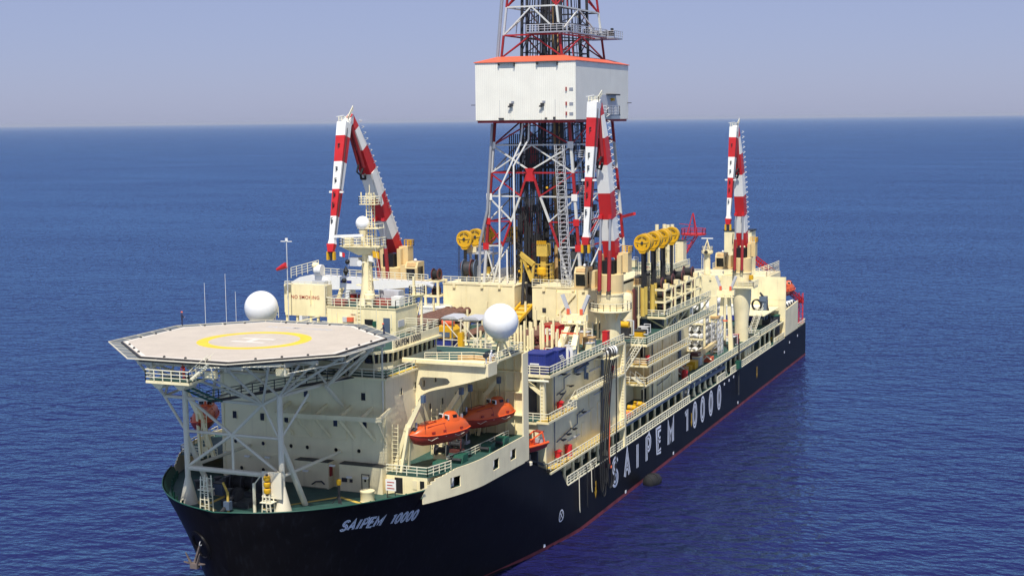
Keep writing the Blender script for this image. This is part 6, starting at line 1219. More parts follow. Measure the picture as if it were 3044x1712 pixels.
# ================= CRANES
def crane(lab, P, zb, bt, jt, pr0, ring, cs=-1, name='knuckle_boom_crane'):
    """P slew joint; zb pedestal foot height; bt boom top; jt jib tip."""
    x, y, z = P; t = T(name, lab, 'crane', (x, y, zb))
    prof = [(1.55, 0), (1.55, (z-zb)*.42), (1.7, (z-zb)*.5), (2.05, (z-zb)*.66), (2.15, (z-zb)*.72), (2.15, z-zb-.3), (2.3, z-zb-.25), (2.3, z-zb)] if pr0 else [(1.7, 0), (1.7, (z-zb)*.5), (1.8, (z-zb)*.62), (2.15, (z-zb)*.78), (2.2, (z-zb)*.8), (2.2, z-zb-.3), (2.35, z-zb-.25), (2.35, z-zb)]
    t.part('pedestal', MB().lathe(prof, (x, y, zb), 28), 'cream2')
    if ring:
        rp = t.part('ring_platform', ringsheet((x, y), 2.1, 3.6, ring).add([], []) and MB().lathe([(2.1, 0), (3.55, 0), (3.6, .12), (3.55, .3), (2.1, .3)], (x, y, ring-.3), 28), 'cream')
        t.part('railing', rail_mb([(x+3.5*math.cos(2*math.pi*i/20), y+3.5*math.sin(2*math.pi*i/20), ring) for i in range(20)], h=1.15, closed=True, step=1.3, r=.05), 'rail', parent=rp, stuff=True, smooth=False)
        for i in range(8):
            a = 2*math.pi*i/8; c_, s_ = math.cos(a), math.sin(a); t.part('ring_bracket', MB().prism([(x+2.0*c_, y+2.0*s_, ring-.3), (x+3.4*c_, y+3.4*s_, ring-.3), (x+2.0*c_, y+2.0*s_, ring-2.0)], (-.12*s_, .12*c_, 0)), 'cream2', parent=rp, smooth=False)
    # slewing house: half-open drum, cheeks
    ho = t.part('slewing_house', MB().lathe([(2.15, 0), (2.15, 3.1), (2.0, 3.2)], (x, y+.2, z), 28), 'buff')
    t.part('house_cheek', MB().box(x+1.3, x+2.0, y-.4, y+2.2, z+3.0, z+6.3), 'buff', parent=ho, smooth=False); t.part('house_cheek', MB().box(x-2.0, x-1.3, y-.4, y+2.2, z+3.0, z+6.3), 'buff', parent=ho, smooth=False)
    t.part('machinery_recess', MB().box(x-1.0, x+1.0, y-1.2, y+1.2, z+3.2, z+5.4), 'black', parent=ho, smooth=False)
    t.part('rear_machinery', MB().box(x+1.2, x+2.9, y+.6, y+2.6, z+3.4, z+6.6), 'buff', parent=ho, smooth=False); t.part('railing', rail_mb([(x+1.2, y+2.7, z+6.6), (x+3.0, y+2.7, z+6.6), (x+3.0, y+.5, z+6.6)], h=1.0, step=.7, r=.06), 'yellow', parent=ho, stuff=True, smooth=False)
    # cab
    cx = x+cs*4.6; cy = y-.6
    cbp = t.part('cab', MB().prism([(cx-1.15, cy-1.0, z+.9), (cx-1.15, cy-1.2, z+3.2), (cx-1.15, cy-.6, z+4.2), (cx-1.15, cy+1.6, z+4.2), (cx-1.15, cy+1.6, z+.9)], (2.3, 0, 0)), 'buff', smooth=False)
    t.part('windscreen', MB().prism([(cx-.85, cy-1.05, z+1.15), (cx+.75, cy-1.05, z+1.15), (cx+.75, cy-1.22, z+3.1), (cx-.85, cy-1.22, z+3.1)], (0, -.03, 0)), 'glass', parent=cbp, smooth=False); t.part('roof_window', MB().prism([(cx-.85, cy-1.12, z+3.45), (cx+.75, cy-1.12, z+3.45), (cx+.75, cy-.72, z+4.05), (cx-.85, cy-.72, z+4.05)], (0, -.04, .04)), 'timber', parent=cbp, smooth=False); t.part('side_window', MB().box(cx+1.15, cx+1.2, cy-.8, cy+1.0, z+1.5, z+3.4), 'glass', parent=cbp, smooth=False)
    t.part('cab_platform', MB().box(min(cx-1.6, x+1.9), max(x-1.9, cx+1.6), cy-1.6, cy+1.9, z+.55, z+.85), 'buff', parent=cbp, smooth=False); t.part('railing', rail_mb([(cx-1.6, cy+1.8, z+.85), (cx-1.6, cy-1.5, z+.85)], h=1.1, step=.9, r=.05), 'rail', parent=cbp, stuff=True, smooth=False); t.part('cab_block', MB().box(cx-cs*1.8-.5, cx-cs*1.8+.5, cy-.6, cy+1.6, z+.9, z+3.6), 'buff', parent=cbp, smooth=False); t.part('beacon', MB().ball((cx+.4, cy-.2, z+4.5), .28, 10, 6), 'white', parent=cbp)
    # boom
    heel = V((x-.3, y+1.6, z+6.0)); top = V(bt); d = (top-heel); L = d.length; d.normalize()
    a = V((1, 0, 0)); a = (a-d*a.dot(d)).normalized(); n = d.cross(a)
    if n.y > 0: n = -n      # n looks to the bow
    st = [(0, 2.05, 2.3), (.11, 2.1, 2.5), (.235, 2.1, 2.6), (.36, 2.1, 2.6), (.49, 2.05, 2.5), (.62, 1.95, 2.35), (.735, 1.75, 2.0), (.89, 1.25, 1.5), (1.0, .9, 1.0)]
    cols = ['red', 'white', 'red', 'red', 'white', 'red', 'white', 'red']
    st = [(0, 2.05, 2.3), (.11, 2.15, 2.5), (.25, 2.1, 2.6), (.42, 2.1, 2.6), (.60, 2.0, 2.4), (.77, 1.7, 1.9), (.91, 1.2, 1.4), (1.0, .9, 1.0)]
    cols = ['red', 'white', 'red', 'white', 'red', 'white', 'red']
    def sec(f, w_, h_):
        c = heel+d*L*f; return [c-a*w_/2+n*h_*.42, c+a*w_/2+n*h_*.42, c+a*w_/2-n*h_*.58, c-a*w_/2-n*h_*.58]
    for (f0, w0, h0), (f1, w1, h1), cl in zip(st, st[1:], cols): t.part('boom_section', MB().hexa(sec(f0, w0, h0)+sec(f1, w1, h1)), 'lightgrey' if 0 else cl, smooth=False)
    for s_ in (-1, 1): t.part('boom_foot', MB().prism([heel+a*s_*.85+n*1.0, heel+a*s_*.85-n*1.3, heel+a*s_*.85-n*.2-d*2.0, heel+a*s_*.85+n*.6-d*1.9], a*.3*s_), 'red', smooth=False)
    stp = MB()      # step irons on the back edge
    k = 0
    while k < 22:
        f = .05+.042*k; w_ = 2.1*(1-.45*max(0, f-.5)); p = heel+d*L*f+a*(w_/2+.05)-n*.9; stp.beam(p, p+a*.55+d*.35, .09); stp.beam(p+a*.55+d*.35, p+a*.1+d*.5, .07); k += 1
    t.part('step_iron', stp, 'white', stuff=True, smooth=False)
    # luffing cylinders
    for s_ in (-.82, .82):
        p0 = V((x-.3+s_, y-2.3, z+.5)); p1 = heel+d*L*.27+a*s_+n*1.35; m_ = p0.lerp(p1, .55)
        t.part('cylinder', MB().tube(p0, m_, .34, 12), 'darkred'); t.part('cylinder_rod', MB().tube(m_, p1, .2, 10), 'steel'); t.part('cylinder_pin', MB().box(p1.x-.3, p1.x+.3, p1.y-.3, p1.y+.3, p1.z-.3, p1.z+.3), 'red', smooth=False); t.part('cylinder_lug', MB().path([(p0.x-.3, p0.y-.1, p0.z), (p0.x-.25, p0.y-.3, p0.z-.5), (p0.x+.25, p0.y-.3, p0.z-.5), (p0.x+.35, p0.y-.1, p0.z+.2)], .12), 'dark')
    # jib, folded down in front of the boom
    jt = V(jt); j0 = top+n*2.3+d*.2; e = (jt-j0); J = e.length; e.normalize(); ja = V((1, 0, 0)); ja = (ja-e*ja.dot(e)).normalized(); jn = e.cross(ja)
    if jn.y > 0: jn = -jn
    sj = [(0, 1.65, 1.9), (.11, 1.62, 1.8), (.315, 1.45, 1.6), (.53, 1.2, 1.35), (.74, 1.0, 1.1), (.92, .82, .9), (.955, 1.15, .9)]
    for (f0, w0, h0), (f1, w1, h1), cl in zip(sj, sj[1:], ['white', 'red', 'white', 'red', 'white', 'white']):
        q = []
        for f, w_, h_ in ((f0, w0, h0), (f1, w1, h1)):
            c = j0+e*J*f; q += [c-ja*w_/2+jn*h_*.3, c+ja*w_/2+jn*h_*.3, c+ja*w_/2-jn*h_*.7, c-ja*w_/2-jn*h_*.7]
        t.part('jib_section', MB().hexa(q), cl, smooth=False)
    hdp = j0+e*J*.955; t.part('jib_head', MB().beam(hdp, hdp+e*1.3, 1.35, .9, up=(0, 1, 0), w2=.9, h2=.6), 'red', smooth=False)
    for s_ in (-.55, .55): t.part('hook_block', MB().box(hdp.x+s_-.18, hdp.x+s_+.18, hdp.y-.5, hdp.y, hdp.z-2.5, hdp.z-1.2), 'yellow', smooth=False)
    t.part('hook', MB().tube(hdp+V((0, -.3, -1.2)), hdp+V((0, -.3, -2.6)), .3, 10, .15), 'dark')
    t.part('knuckle', MB().hexa([top-a*.5+n*.2-d*1.2, top+a*.5+n*.2-d*1.2, top+a*.5-n*.6, top-a*.5-n*.6, j0-ja*.8+V((0, .4, -1.2)), j0+ja*.8+V((0, .4, -1.2)), j0+ja*.8+V((0, .9, .1)), j0-ja*.8+V((0, .9, .1))]), 'white', smooth=False)
    c1_, c2_ = j0+e*J*.22-jn*1.0, heel+d*L*.66+n*1.4
    for s_ in (-.4, .4): t.part('jib_cylinder', MB().tube(top+a*s_*.8-d*1.5+n*.9, c2_+a*s_, .28, 10), 'darkred')
    t.part('hose_loop', MB().path([c2_+a*.3, c2_+n*.9-d*.6, c2_+n*.6-d*1.8-a*.4, c2_-d*2.2, c2_+n*.5-d*1.0+a*.5], .2, 6).path([c2_-a*.3+d*.8, c2_+n*1.0-d*.2-a*.5, c2_-a*.6-d*1.5], .16, 6), 'rubber', stuff=True)
    mk_ = MB()
    for f in (.2, .38, .47, .58, .66, .78): p = j0+e*J*f+jn*.56; mk_.box(p.x-.2, p.x-.12, p.y-.08, p.y+.1, p.z-.5, p.z+.5); mk_.box(p.x-.12, p.x+.12, p.y-.08, p.y+.1, p.z+.4, p.z+.5); mk_.box(p.x-.12, p.x+.12, p.y-.08, p.y+.1, p.z-.05, p.z+.05)
    t.part('jib_bracket', mk_, 'dark', stuff=True, smooth=False)
    t.part('jib_pipe', MB().tube(j0+ja*.9+e*1, j0+e*J*.9+ja*.5, .06, 5), 'dark', stuff=True)
    for s_ in (-1, 1): p = j0+e*J*.55; t.part('jib_lamp', MB().box(p.x+s_*.95-.3, p.x+s_*.95+.3, p.y-.2, p.y+.2, p.z-.15, p.z+.15), 'white', smooth=False)
    t.part('top_gallery', rail_mb([j0+V((-.8, 0, .1)), j0+V((.8, .2, .1)), top+V((.7, 0, .8))], h=.8, step=.6, r=.05), 'rail', stuff=True, smooth=False)
    p = top-d*.4; t.part('top_lamp', MB().beam(j0+V((-1.2, 0, .9)), j0+V((.2, 0, 1.1)), .1), 'white', stuff=True, smooth=False)
    return t
crane('red and white folding crane in front of the derrick on the port side', (18.6, 79, 34.4), 26.4, (17.9, 75.2, 66.0), (17.2, 71.0, 43.2), False, 31.7)
cst = crane('red and white folding crane behind the radar mast, leaning farthest', (-18.5, 72, 35.2), 26.4, (-19.3, 60.0, 64.0), (-18.6, 51.8, 43.0), False, 31.7, 1)
cst.part('maker_board', MB().beam((-17.75, 64.6, 54.8), (-17.65, 67.6, 49.2), .12, .9), 'white', smooth=False)
caf = crane('red and white folding crane farthest aft near the stern house', (18.2, 172.5, 28.4), 8.6, (17.6, 168.8, 61.2), (17.3, 163.2, 40.0), True, None)
cp = caf.part('box_platform', MB().box(16.8, 21.6, 169.4, 174, 24.9, 25.3), 'cream', smooth=False); caf.part('railing', rail_mb([(16.8, 169.4, 25.3), (21.6, 169.4, 25.3), (21.6, 174, 25.3)], h=1.2, step=1.1, r=.06), 'rail', parent=cp, stuff=True, smooth=False); caf.part('platform_skirt', MB().box(17.0, 21.4, 169.5, 169.7, 25.3, 26.3), 'cream', parent=cp, smooth=False)
for i, z in enumerate((27.4, 26.0)): caf.part('platform_barrel', MB().lathe([(.5, 0), (.52, .5), (.5, 1.0)], (20.7, 171, z-.6), 12), ('yellow', 'blue')[i])
single('red_locker', MB().box(16.8, 18.6, 167.6, 168.6, 12.6, 14.6).box(16.7, 18.7, 167.5, 168.7, 14.6, 14.7), 'red', 'red box in front of the aft crane pedestal', 'locker', (17.7, 168, 12.6), smooth=False)
boom_rest('narrow lattice boom rest with V horns in front of the aft crane', 18.2, 158.0, 12.6, 27.0, .4)
# ================= GANGWAY
gw = T('gangway_boom', 'long white tapered gangway boom lying across behind the mast', 'gangway', (-18, 60, 36)); gp_ = [(-31.5, 36.2), (-29, 37.6), (-27, 38.0), (-5.2, 37.4), (-5.2, 36.9), (-14, 36.0), (-27, 35.6), (-31.5, 35.8)]
gw.part('girder', MB().prism([(x, 59.2, z) for x, z in gp_], (0, 1.8, 0)), 'white', smooth=False); gw.part('railing', rail_mb([(-24.2, 59.2, 38.0), (-5.3, 59.2, 37.5)], h=1.2, step=1.2, r=.05), 'rail', stuff=True, smooth=False); gw.part('end_railing', rail_mb([(-30.6, 59.2, 37.4), (-25.3, 59.2, 38.8)], h=1.7, rails=4, step=1.0, r=.05), 'rail', stuff=True, smooth=False)
gw.part('winch_unit', MB().lathe([(.9, -.6), (.9, .6)], (-25.2, 59.2, 38.9), 14, (1, 0, 0)), 'white'); gw.part('turret', MB().ball((-25.8, 59, 39.6), .6, 12, 8), 'cream'); gw.part('name_plate', MB().box(-21.2, -19.2, 59.15, 59.2, 36.9, 37.3), 'blue', smooth=False); gw.part('cabinet', MB().box(-26, -23.6, 58.2, 59.1, 35.8, 37.2), 'lightgrey', smooth=False)
gw.part('support', MB().box(-20.5, -19.5, 59, 61, 26.5, 35.7).box(-29.5, -28.6, 59, 61, 30, 35.7), 'white', smooth=False); gw.part('end_sheave', MB().tube((-5.4, 59, 37.2), (-4.4, 59.2, 36.8), .35, 10), 'lightgrey')
# ================= REEL STANDS, TENSIONERS
def reel(t, x, y, z, r=1.15, w_=1.7, ax=(1, 0, 0)):
    d = V(ax).normalized(); c = V((x, y, z))
    dr = t.part('reel_drum', MB().lathe([(r*.72, -w_/2), (r*.72, w_/2)], c, 18, d), 'rubber')
    for s_ in (-1, 1): t.part('reel_flange', MB().lathe([(r*.55, s_*w_/2-.06), (r, s_*w_/2-.06), (r, s_*w_/2+.06), (r*.55, s_*w_/2+.06), (r*.55, s_*w_/2-.06)], c, 20, d), 'drum_brown', parent=dr)
RL = ('nearest the bow', 'second from the bow', 'third from the bow', 'nearest the stern')
for k in range(4):
    y0 = 111.8+7.0*k; z0 = 26.45; t = T('hose_reel_stand', 'cream two-tier frame of hose reels on the port platform, ' + RL[k], 'reel frame', (16.4, y0+2, z0), group='reel frames on the port platform'); x0, x1 = 14.6, 18.2
    for x in (x0, x1):
        for y in (y0, y0+4.4): t.part('post', MB().box(x-.17, x+.17, y-.17, y+.17, z0, z0+4.6), 'cream', smooth=False)
    for z in (z0+2.3, z0+4.6):
        for y in (y0, y0+4.4): t.part('cross_beam', MB().box(x0-.3, x1+.3, y-.2, y+.2, z-.18, z+.18), 'cream', smooth=False)
        for x in (x0, x1): t.part('long_beam', MB().box(x-.15, x+.15, y0+.2, y0+4.2, z-.17, z+.17), 'cream', smooth=False)
    reel(t, 16.2, y0+2.2, z0+5.6, 1.2, 1.8); reel(t, 16.4, y0+2.2, z0+3.5, .9, 2.0); reel(t, 16.4, y0+2.2, z0+1.2, .9, 2.0)
    t.part('motor', MB().box(17.4, 18.3, y0+1.6, y0+2.8, z0+4.8, z0+5.6), 'cream', smooth=False)
rp_ = T('reel_platform', 'long cream platform carrying the reel frames above the second block', 'platform', (16, 124, 24)); deck(rp_, 12.6, 19.3, 108.6, 141, 26.42, .4, rails=(((12.8, 108.7), (19.2, 108.7), (19.2, 141)),))
for y in (110, 118, 126, 134): rp_.part('support', MB().box(18.6, 19.0, y, y+.4, 24.0, 26.0).beam((18.8, y+.2, 24.1), (15, y+.2, 26.0), .22), 'cream', smooth=False); rp_.part('support_brace', MB().beam((18.9, y+.2, 24.1), (18.9, y+7.6, 26.0), .2), 'cream', smooth=False)
sl2 = T('hose_reel_stand', 'cream frame of hose reels at the far left of the derrick walls', 'reel frame', (-18.5, 88, 26.5))
for x in (-19.2, -16.7):
    for y in (86.4, 89.6): sl2.part('post', MB().box(x-.18, x+.18, y-.18, y+.18, 26.5, 34.4), 'cream', smooth=False)
for z in (29.1, 31.6, 34.3): sl2.part('cross_beam', MB().box(-19.6, -16.4, 86.2, 86.6, z-.18, z+.18).box(-19.6, -16.4, 89.4, 89.8, z-.18, z+.18).box(-19.4, -19.0, 86.6, 89.4, z-.15, z+.15).box(-16.9, -16.5, 86.6, 89.4, z-.15, z+.15), 'cream', smooth=False)
sl2.part('balcony', MB().box(-20.4, -16.4, 85.0, 86.2, 28.9, 29.2), 'cream', smooth=False); sl2.part('railing', rail_mb([(-20.4, 86.2, 29.2), (-20.4, 85, 29.2), (-16.4, 85, 29.2)], h=1.2, step=.9, r=.05), 'rail', stuff=True, smooth=False); sl2.part('railing', rail_mb([(-16.4, 86.2, 29.3), (-16.4, 86.2, 31.4)], h=.3).__class__ and rail_mb([(-16.5, 86.1, 29.3), (-14.0, 86.1, 29.3)], h=1.0), 'rail', stuff=True, smooth=False)
reel(sl2, -17.7, 88, 35.4, 1.1, 1.2); reel(sl2, -17.8, 88, 32.4, .95, .9); reel(sl2, -15.2, 95, 36.2, 1.0, 1.0)
bd = T('blue_cable_reel', 'dark blue cable drum beside the left foot of the derrick', 'cable reel', (-12.6, 92, 33.9)); bd.part('drum', MB().tube((-13.8, 92, 36.2), (-11.8, 92.2, 36.2), 1.3, 18), 'dark')
for x in (-14.0, -12.4, -11.6): bd.part('flange', MB().lathe([(1.9, -.08), (1.9, .08)], (x, 92.1, 36.0), 22, (1, .1, 0)), 'drum_brown' if x == -12.4 else 'bluegrey')
bd.part('cradle', MB().box(-14.4, -11.2, 91.4, 93, 33.9, 34.6), 'bluegrey', smooth=False)
TN = ('nearest the bow', 'second from the bow', 'third from the bow', 'fourth from the bow', 'fifth from the bow', 'sixth from the bow', 'nearest the stern')
def tensioner(lab, x, y, z, zb, grp):
    t = T('riser_tensioner', lab, 'tensioner', (x, y, zb), group=grp)
    sh = t.part('sheave_guard', MB().prism([(x+1.5*math.cos(a), y-.42, z+1.5*math.sin(a)) for a in [R_(-50+280*i/22) for i in range(23)]] + [(x-.45, y-.42, z-1.95), (x+.45, y-.42, z-1.95)], (0, .84, 0)), 'yellow', smooth=False)
    t.part('sheave_rim', MB().lathe([(1.28, -.5), (1.56, -.5), (1.56, .5), (1.28, .5), (1.28, -.5)], (x, y, z), 24, (0, 1, 0)), 'yellow', parent=sh)
    sp = MB()
    for a0, a1 in ((35, 145), (195, 222), (318, 345)):
        P = [R_(a0+(a1-a0)*i/8) for i in range(9)]; sp.add([(x+r*math.cos(a), y-.515, z+r*math.sin(a)) for a in P for r in (.92, 1.06)], [(2*i, 2*i+1, 2*i+3, 2*i+2) for i in range(8)])
    t.part('guard_slot', sp, 'dark', parent=sh, stuff=True, smooth=False)
    t.part('spoke', MB().box(x-.06, x+.06, y-.53, y-.42, z-.2, z+1.2).beam((x+.15, y-.47, z), (x+1.25, y-.47, z+.12), .14, .1).beam((x-.15, y-.47, z), (x-1.25, y-.47, z+.12), .14, .1), 'ochre', parent=sh, stuff=True, smooth=False); t.part('hub', MB().lathe([(.26, -.6), (.26, .6)], (x, y, z), 12, (0, 1, 0)), 'dark', parent=sh)
    t.part('rod', MB().tube((x, y, z-1.9), (x, y, zb+5.0), .3, 12), 'rubber'); t.part('cylinder', MB().tube((x, y, zb), (x, y, zb+5.2), .46, 14), 'ochre'); t.part('wire', MB().tube((x-1.4, y, z), (x-1.4, y, zb), .05, 5).tube((x-1.15, y, z-.8), (x-1.15, y, zb), .05, 5), 'dark', stuff=True)
for i, y in enumerate((104.8, 107.0, 110.8, 113.0, 116.8, 119.0, 123.4)): tensioner('yellow wheel tensioner on a black rod in the port row, ' + TN[i], 16.1 - (.25 if i % 2 else 0), y, 40.5, 27.0, 'port row of yellow tensioners')
for i, (x, y) in enumerate(((-15.8, 96.5), (-15.8, 101.5), (-15.0, 105.5), (-11.0, 109))): tensioner('yellow wheel tensioner left of the derrick, ' + ('nearest the bow', 'second from the bow', 'third from the bow', 'seen through the derrick foot')[i], x, y, 41.2, 30.0, 'yellow tensioners left of the derrick')
sp_ = T('service_gallery', 'grey railed gallery between the left tensioners and the derrick leg', 'gallery', (-14, 97, 34)); sp_.part('floor', MB().box(-16, -10.4, 97.5, 99.5, 38.3, 38.6), 'lightgrey', smooth=False); sp_.part('board', MB().box(-16, -14, 97.4, 97.5, 38.6, 39.7), 'grey_cream', smooth=False); sp_.part('railing', rail_mb([(-14, 97.5, 38.6), (-10.5, 97.5, 38.6)], h=1.2, step=.9, r=.05), 'lightgrey', stuff=True, smooth=False); sp_.part('post', MB().tube((-15.6, 98.5, 33.8), (-15.6, 98.5, 38.3), .2).tube((-11, 98.5, 33.8), (-11, 98.5, 38.3), .2), 'lightgrey', stuff=True)
# ================= AFT OF THE DERRICK
ad = T('aft_riser_deck', 'green railed riser deck behind the derrick', 'deck', (0, 134, 24)); deck(ad, -18, 12.4, 118, 150, 32.0, .5, rails=(((-18, 118.2), (-10, 118.2)), ((9.5, 118.2), (12.3, 118.2), (12.3, 150)), ((6, 126), (12, 126)), ((6, 134), (12, 134)), ((4, 140), (12, 140), (12, 149)),))
ad.part('side_wall', MB().box(-17.8, 12.2, 118.1, 149.8, 12.6, 31.5), 'cream2', smooth=False)
for i, (x, y, c_) in enumerate(((13.4, 103.5, 'timber'), (13.0, 107, 'drum_brown'), (14.2, 100.5, 'grey_cream'))):
    single('mud_tank', MB().lathe([(1.1, 0), (1.2, .1), (1.2, 7.2), (1.0, 7.6), (.2, 7.8)], (x, y, 24.02), 16), c_, ('tan upright tank beside the yellow tensioner cylinders', 'dark brown upright tank between the tensioners and the derrick', 'grey upright tank behind the forward crane')[i], 'tank', (x, y, 24))
tb = T('board_stack', 'stack of tan boards on a cream platform left of the port tensioners', 'stack', (13, 108, 32)); tb.part('platform', MB().box(11.2, 14.8, 107.0, 109.5, 32.1, 32.4), 'cream', smooth=False); tb.part('platform_post', MB().box(11.3, 11.6, 107, 107.3, 24, 32.1).box(14.4, 14.7, 107, 107.3, 24, 32.1), 'cream', stuff=True, smooth=False)
for k in range(3): tb.part('board', MB().box(11.6, 14.5, 107.2, 109.3, 32.45+.4*k, 32.75+.4*k), 'timber', smooth=False)
for i in range(8):
    t = T('standing_pipe', 'tall pale riser pipe standing behind the yellow tensioners, ' + ORD[i] + ' from the left', 'pipe', (3.2+.72*i, 150+.4*(i % 3), 24), group='pale riser pipes standing in a row'); t.part('pipe_body', MB().tube((3.2+.72*i, 150+.4*(i % 3), 24), (3.2+.72*i, 150+.4*(i % 3), 36.4), .29, 10), 'cream'); t.part('collar', MB().tube((3.2+.72*i, 150+.4*(i % 3), 34.9), (3.2+.72*i, 150+.4*(i % 3), 35.3), .36, 10), 'cream2')
ex = T('exhaust_casing', 'square grey casing at the right end of the standing pipes', 'casing', (9.6, 152, 24)); ex.part('casing', MB().box(8.9, 10.6, 151, 153.5, 24, 36.9), 'grey_cream', smooth=False); ex.part('casing_ladder', lad_mb((9.1, 150.9, 24), (9.1, 150.9, 36.7), .5), 'rail', stuff=True, smooth=False); ex.part('cap', MB().box(8.8, 10.7, 150.9, 153.6, 36.9, 37.05), 'dark', smooth=False)
for i, (x, h) in enumerate(((2.6, 39.8), (4.3, 39.9), (5.1, 39.8), (6.1, 39.9))): t = T('exhaust_stack', 'silver exhaust stack behind the yellow tensioners, ' + ('leftmost', 'second from the left', 'third from the left', 'nearest the grey casing')[i], 'exhaust stack', (x, 158, 30), group='silver exhaust stacks'); t.part('stack', MB().tube((x, 158, 24), (x, 158, h), .42, 14), 'grey_cream'); t.part('stack_collar', MB().tube((x, 158, h-2.2), (x, 158, h-1.6), .5, 14), 'dark')
single('fan_unit', MB().box(-.5, 1.7, 152, 155, 36.4, 37.2).lathe([(1.0, 0), (.9, .3)], (.6, 153.5, 37.2), 14), 'dark', 'dark fan unit on top left of the standing pipes', 'fan', (.6, 153.5, 36.4), smooth=False)
# riser joints stacked along the aft deck
first = None
for l in range(7):
    for k in range(3):
        x, z = 11.6+1.55*k, 13.4+1.5*l; y = 150+.8*(l % 2)+.5*k
        lb = 'thick white riser joint in the aft stack, ' + ('lowest', 'second lowest', 'third lowest', 'middle', 'third highest', 'second highest', 'topmost')[l] + ' layer, ' + ('inner', 'middle', 'outer')[k] + ' column'
        if first is None:
            t = T('riser_joint', lb, 'riser pipe', (x, y, z), group='white riser joints stacked aft'); t.part('buoyancy_body', MB().lathe([(.55, 0), (.7, .15), (.7, 16), (.3, 16.3)], (0, 0, 0), 16, (0, 1, 0)), 'white', local=True)
            for yy in (1.6, 6, 11): t.part('band', MB().lathe([(.7, yy), (.7, yy+.3)], (0, 0, 0), 16, (0, 1, 0)), 'dark', local=True)
            t.part('end_flange', MB().lathe([(.3, -.25), (.3, 0)], (0, 0, 0), 12, (0, 1, 0)), 'lightgrey', local=True); first = t.o
        else: dup(first, (x, y, z), label=lb)
rr = T('riser_rack', 'cream upright frame and wall beside the white riser stack', 'rack', (17, 151, 12.6)); rr.part('end_plate', MB().box(16.3, 18.0, 151, 151.5, 19.6, 25.3), 'cream', smooth=False)
for x, y in ((10.6, 148.6), (16.0, 148.6), (16.0, 158), (16.0, 166), (10.6, 166)): rr.part('upright', MB().box(x-.2, x+.2, y-.2, y+.2, 12.6, 24.6), 'cream', smooth=False)
for z in (13.0, 16.2, 19.5): rr.part('shelf_beam', MB().box(10.6, 16.0, 148.4, 148.7, z-.15, z+.15), 'cream', smooth=False)
ak = T('aft_walkway', 'narrow aft walkway with cream railing above the dark open deck', 'walkway', (19, 150, 8.5)); deck(ak, 10.5, 21.2, 119, 178, 12.6, .32, rails=(((21.1, 119.2), (21.1, 178)),)); ak.part('under_beam', MB().box(20.4, 20.8, 119, 178, 11.7, 12.28), 'bluegrey', smooth=False)
for i in range(14): bay_column(ak, 121.5+4.2*i, 20.0)
ak.part('inner_wall', MB().box(14.2, 14.5, 119, 180, 8.52, 12.28), 'black', smooth=False); ak.part('pipe', MB().tube((19.6, 124, 10.6), (20.2, 148, 10.6), .55, 10), 'bluegrey')  # inner wall coloured black for the shade under the walkway
ak.part('access_stair', stair_mb((20.2, 118.2, 8.6), (20.2, 121.5, 12.6), .9, (1, 0, 0)), 'lightgrey', stuff=True, smooth=False)
pc = T('provision_crane', 'low yellow deck crane with a dark pivot beside the walkway', 'deck crane', (17.0, 138.5, 12.6)); pc.part('post', MB().lathe([(.8, 0), (.7, .6), (.55, 2.2)], (17, 138.5, 12.6), 14), 'drum_brown'); pc.part('jib', MB().beam((17.0, 137.6, 14.4), (17.3, 156, 15.1), 1.1, 1.3, w2=.6, h2=.6), 'buff', smooth=False); pc.part('pivot', MB().box(16.2, 17.8, 136.8, 139, 13.6, 15.3), 'drum_brown', smooth=False); pc.part('counter_unit', MB().box(16.6, 18.4, 132.4, 134.8, 12.62, 14.2).box(17, 18, 130.5, 132, 12.62, 13.6), 'yellow', smooth=False)
for i, (x, y, mt, nm) in enumerate(((17, 128.5, 'timber', 'tan valve manifold on the aft walkway beside the yellow unit'), (18.5, 142.5, 'roofred', 'orange red box under the yellow deck crane'), (17.2, 124, 'drum_brown', 'dark red pump on the walkway nearest the second block'))):
    t = T('deck_unit', nm, 'deck unit', (x, y, 12.6)); t.part('body', MB().box(x-.9, x+.9, y-1, y+1, 12.62, 13.7), mt, smooth=False); t.part('pipe', MB().path([(x-.9, y-1.4, 13.0), (x, y-1.4, 13.9), (x+.9, y-1.2, 13.2)], .16), 'rail'); t.part('valve_wheel', MB().lathe([(.36, 0), (.42, .05), (.36, .1)], (x, y, 13.9), 12), 'red')
single('red_drum', MB().lathe([(.6, 0), (.62, .1), (.6, 1.8), (.3, 2.0)], (19.6, 120.6, 12.62), 14), 'red', 'red tank at the forward end of the aft walkway', 'tank', (19.6, 120.6, 12.6))
for i, (y, z1) in enumerate(((151.5, 20.5), (154.2, 20))):
    t = T('lattice_tower', ('grey open lattice tower beside the yellow deck crane tip', 'second grey lattice tower, nearer the stern')[i], 'tower', (17.6, y, 12.6)); fr = MB()
    for dx in (-.8, .8):
        for dy in (-.7, .7): fr.beam((17.6+dx, y+dy, 12.6), (17.6+dx*.8, y+dy*.8, z1), .16)
    for k in range(5):
        z = 13.4+1.5*k; fr.beam((16.8, y-.7, z), (18.4, y-.7, z+1.4), .1); fr.beam((18.4, y-.7, z), (18.4, y+.7, z+1.4), .1); fr.beam((16.8, y-.7, z), (18.4, y-.7, z), .1); fr.beam((18.4, y-.7, z), (18.4, y+.7, z), .1)
    t.part('frame', fr, 'lightgrey', stuff=True, smooth=False); t.part('head', MB().box(16.7, 18.5, y-.8, y+.8, z1, z1+.5), ('timber', 'lightgrey')[i], smooth=False)
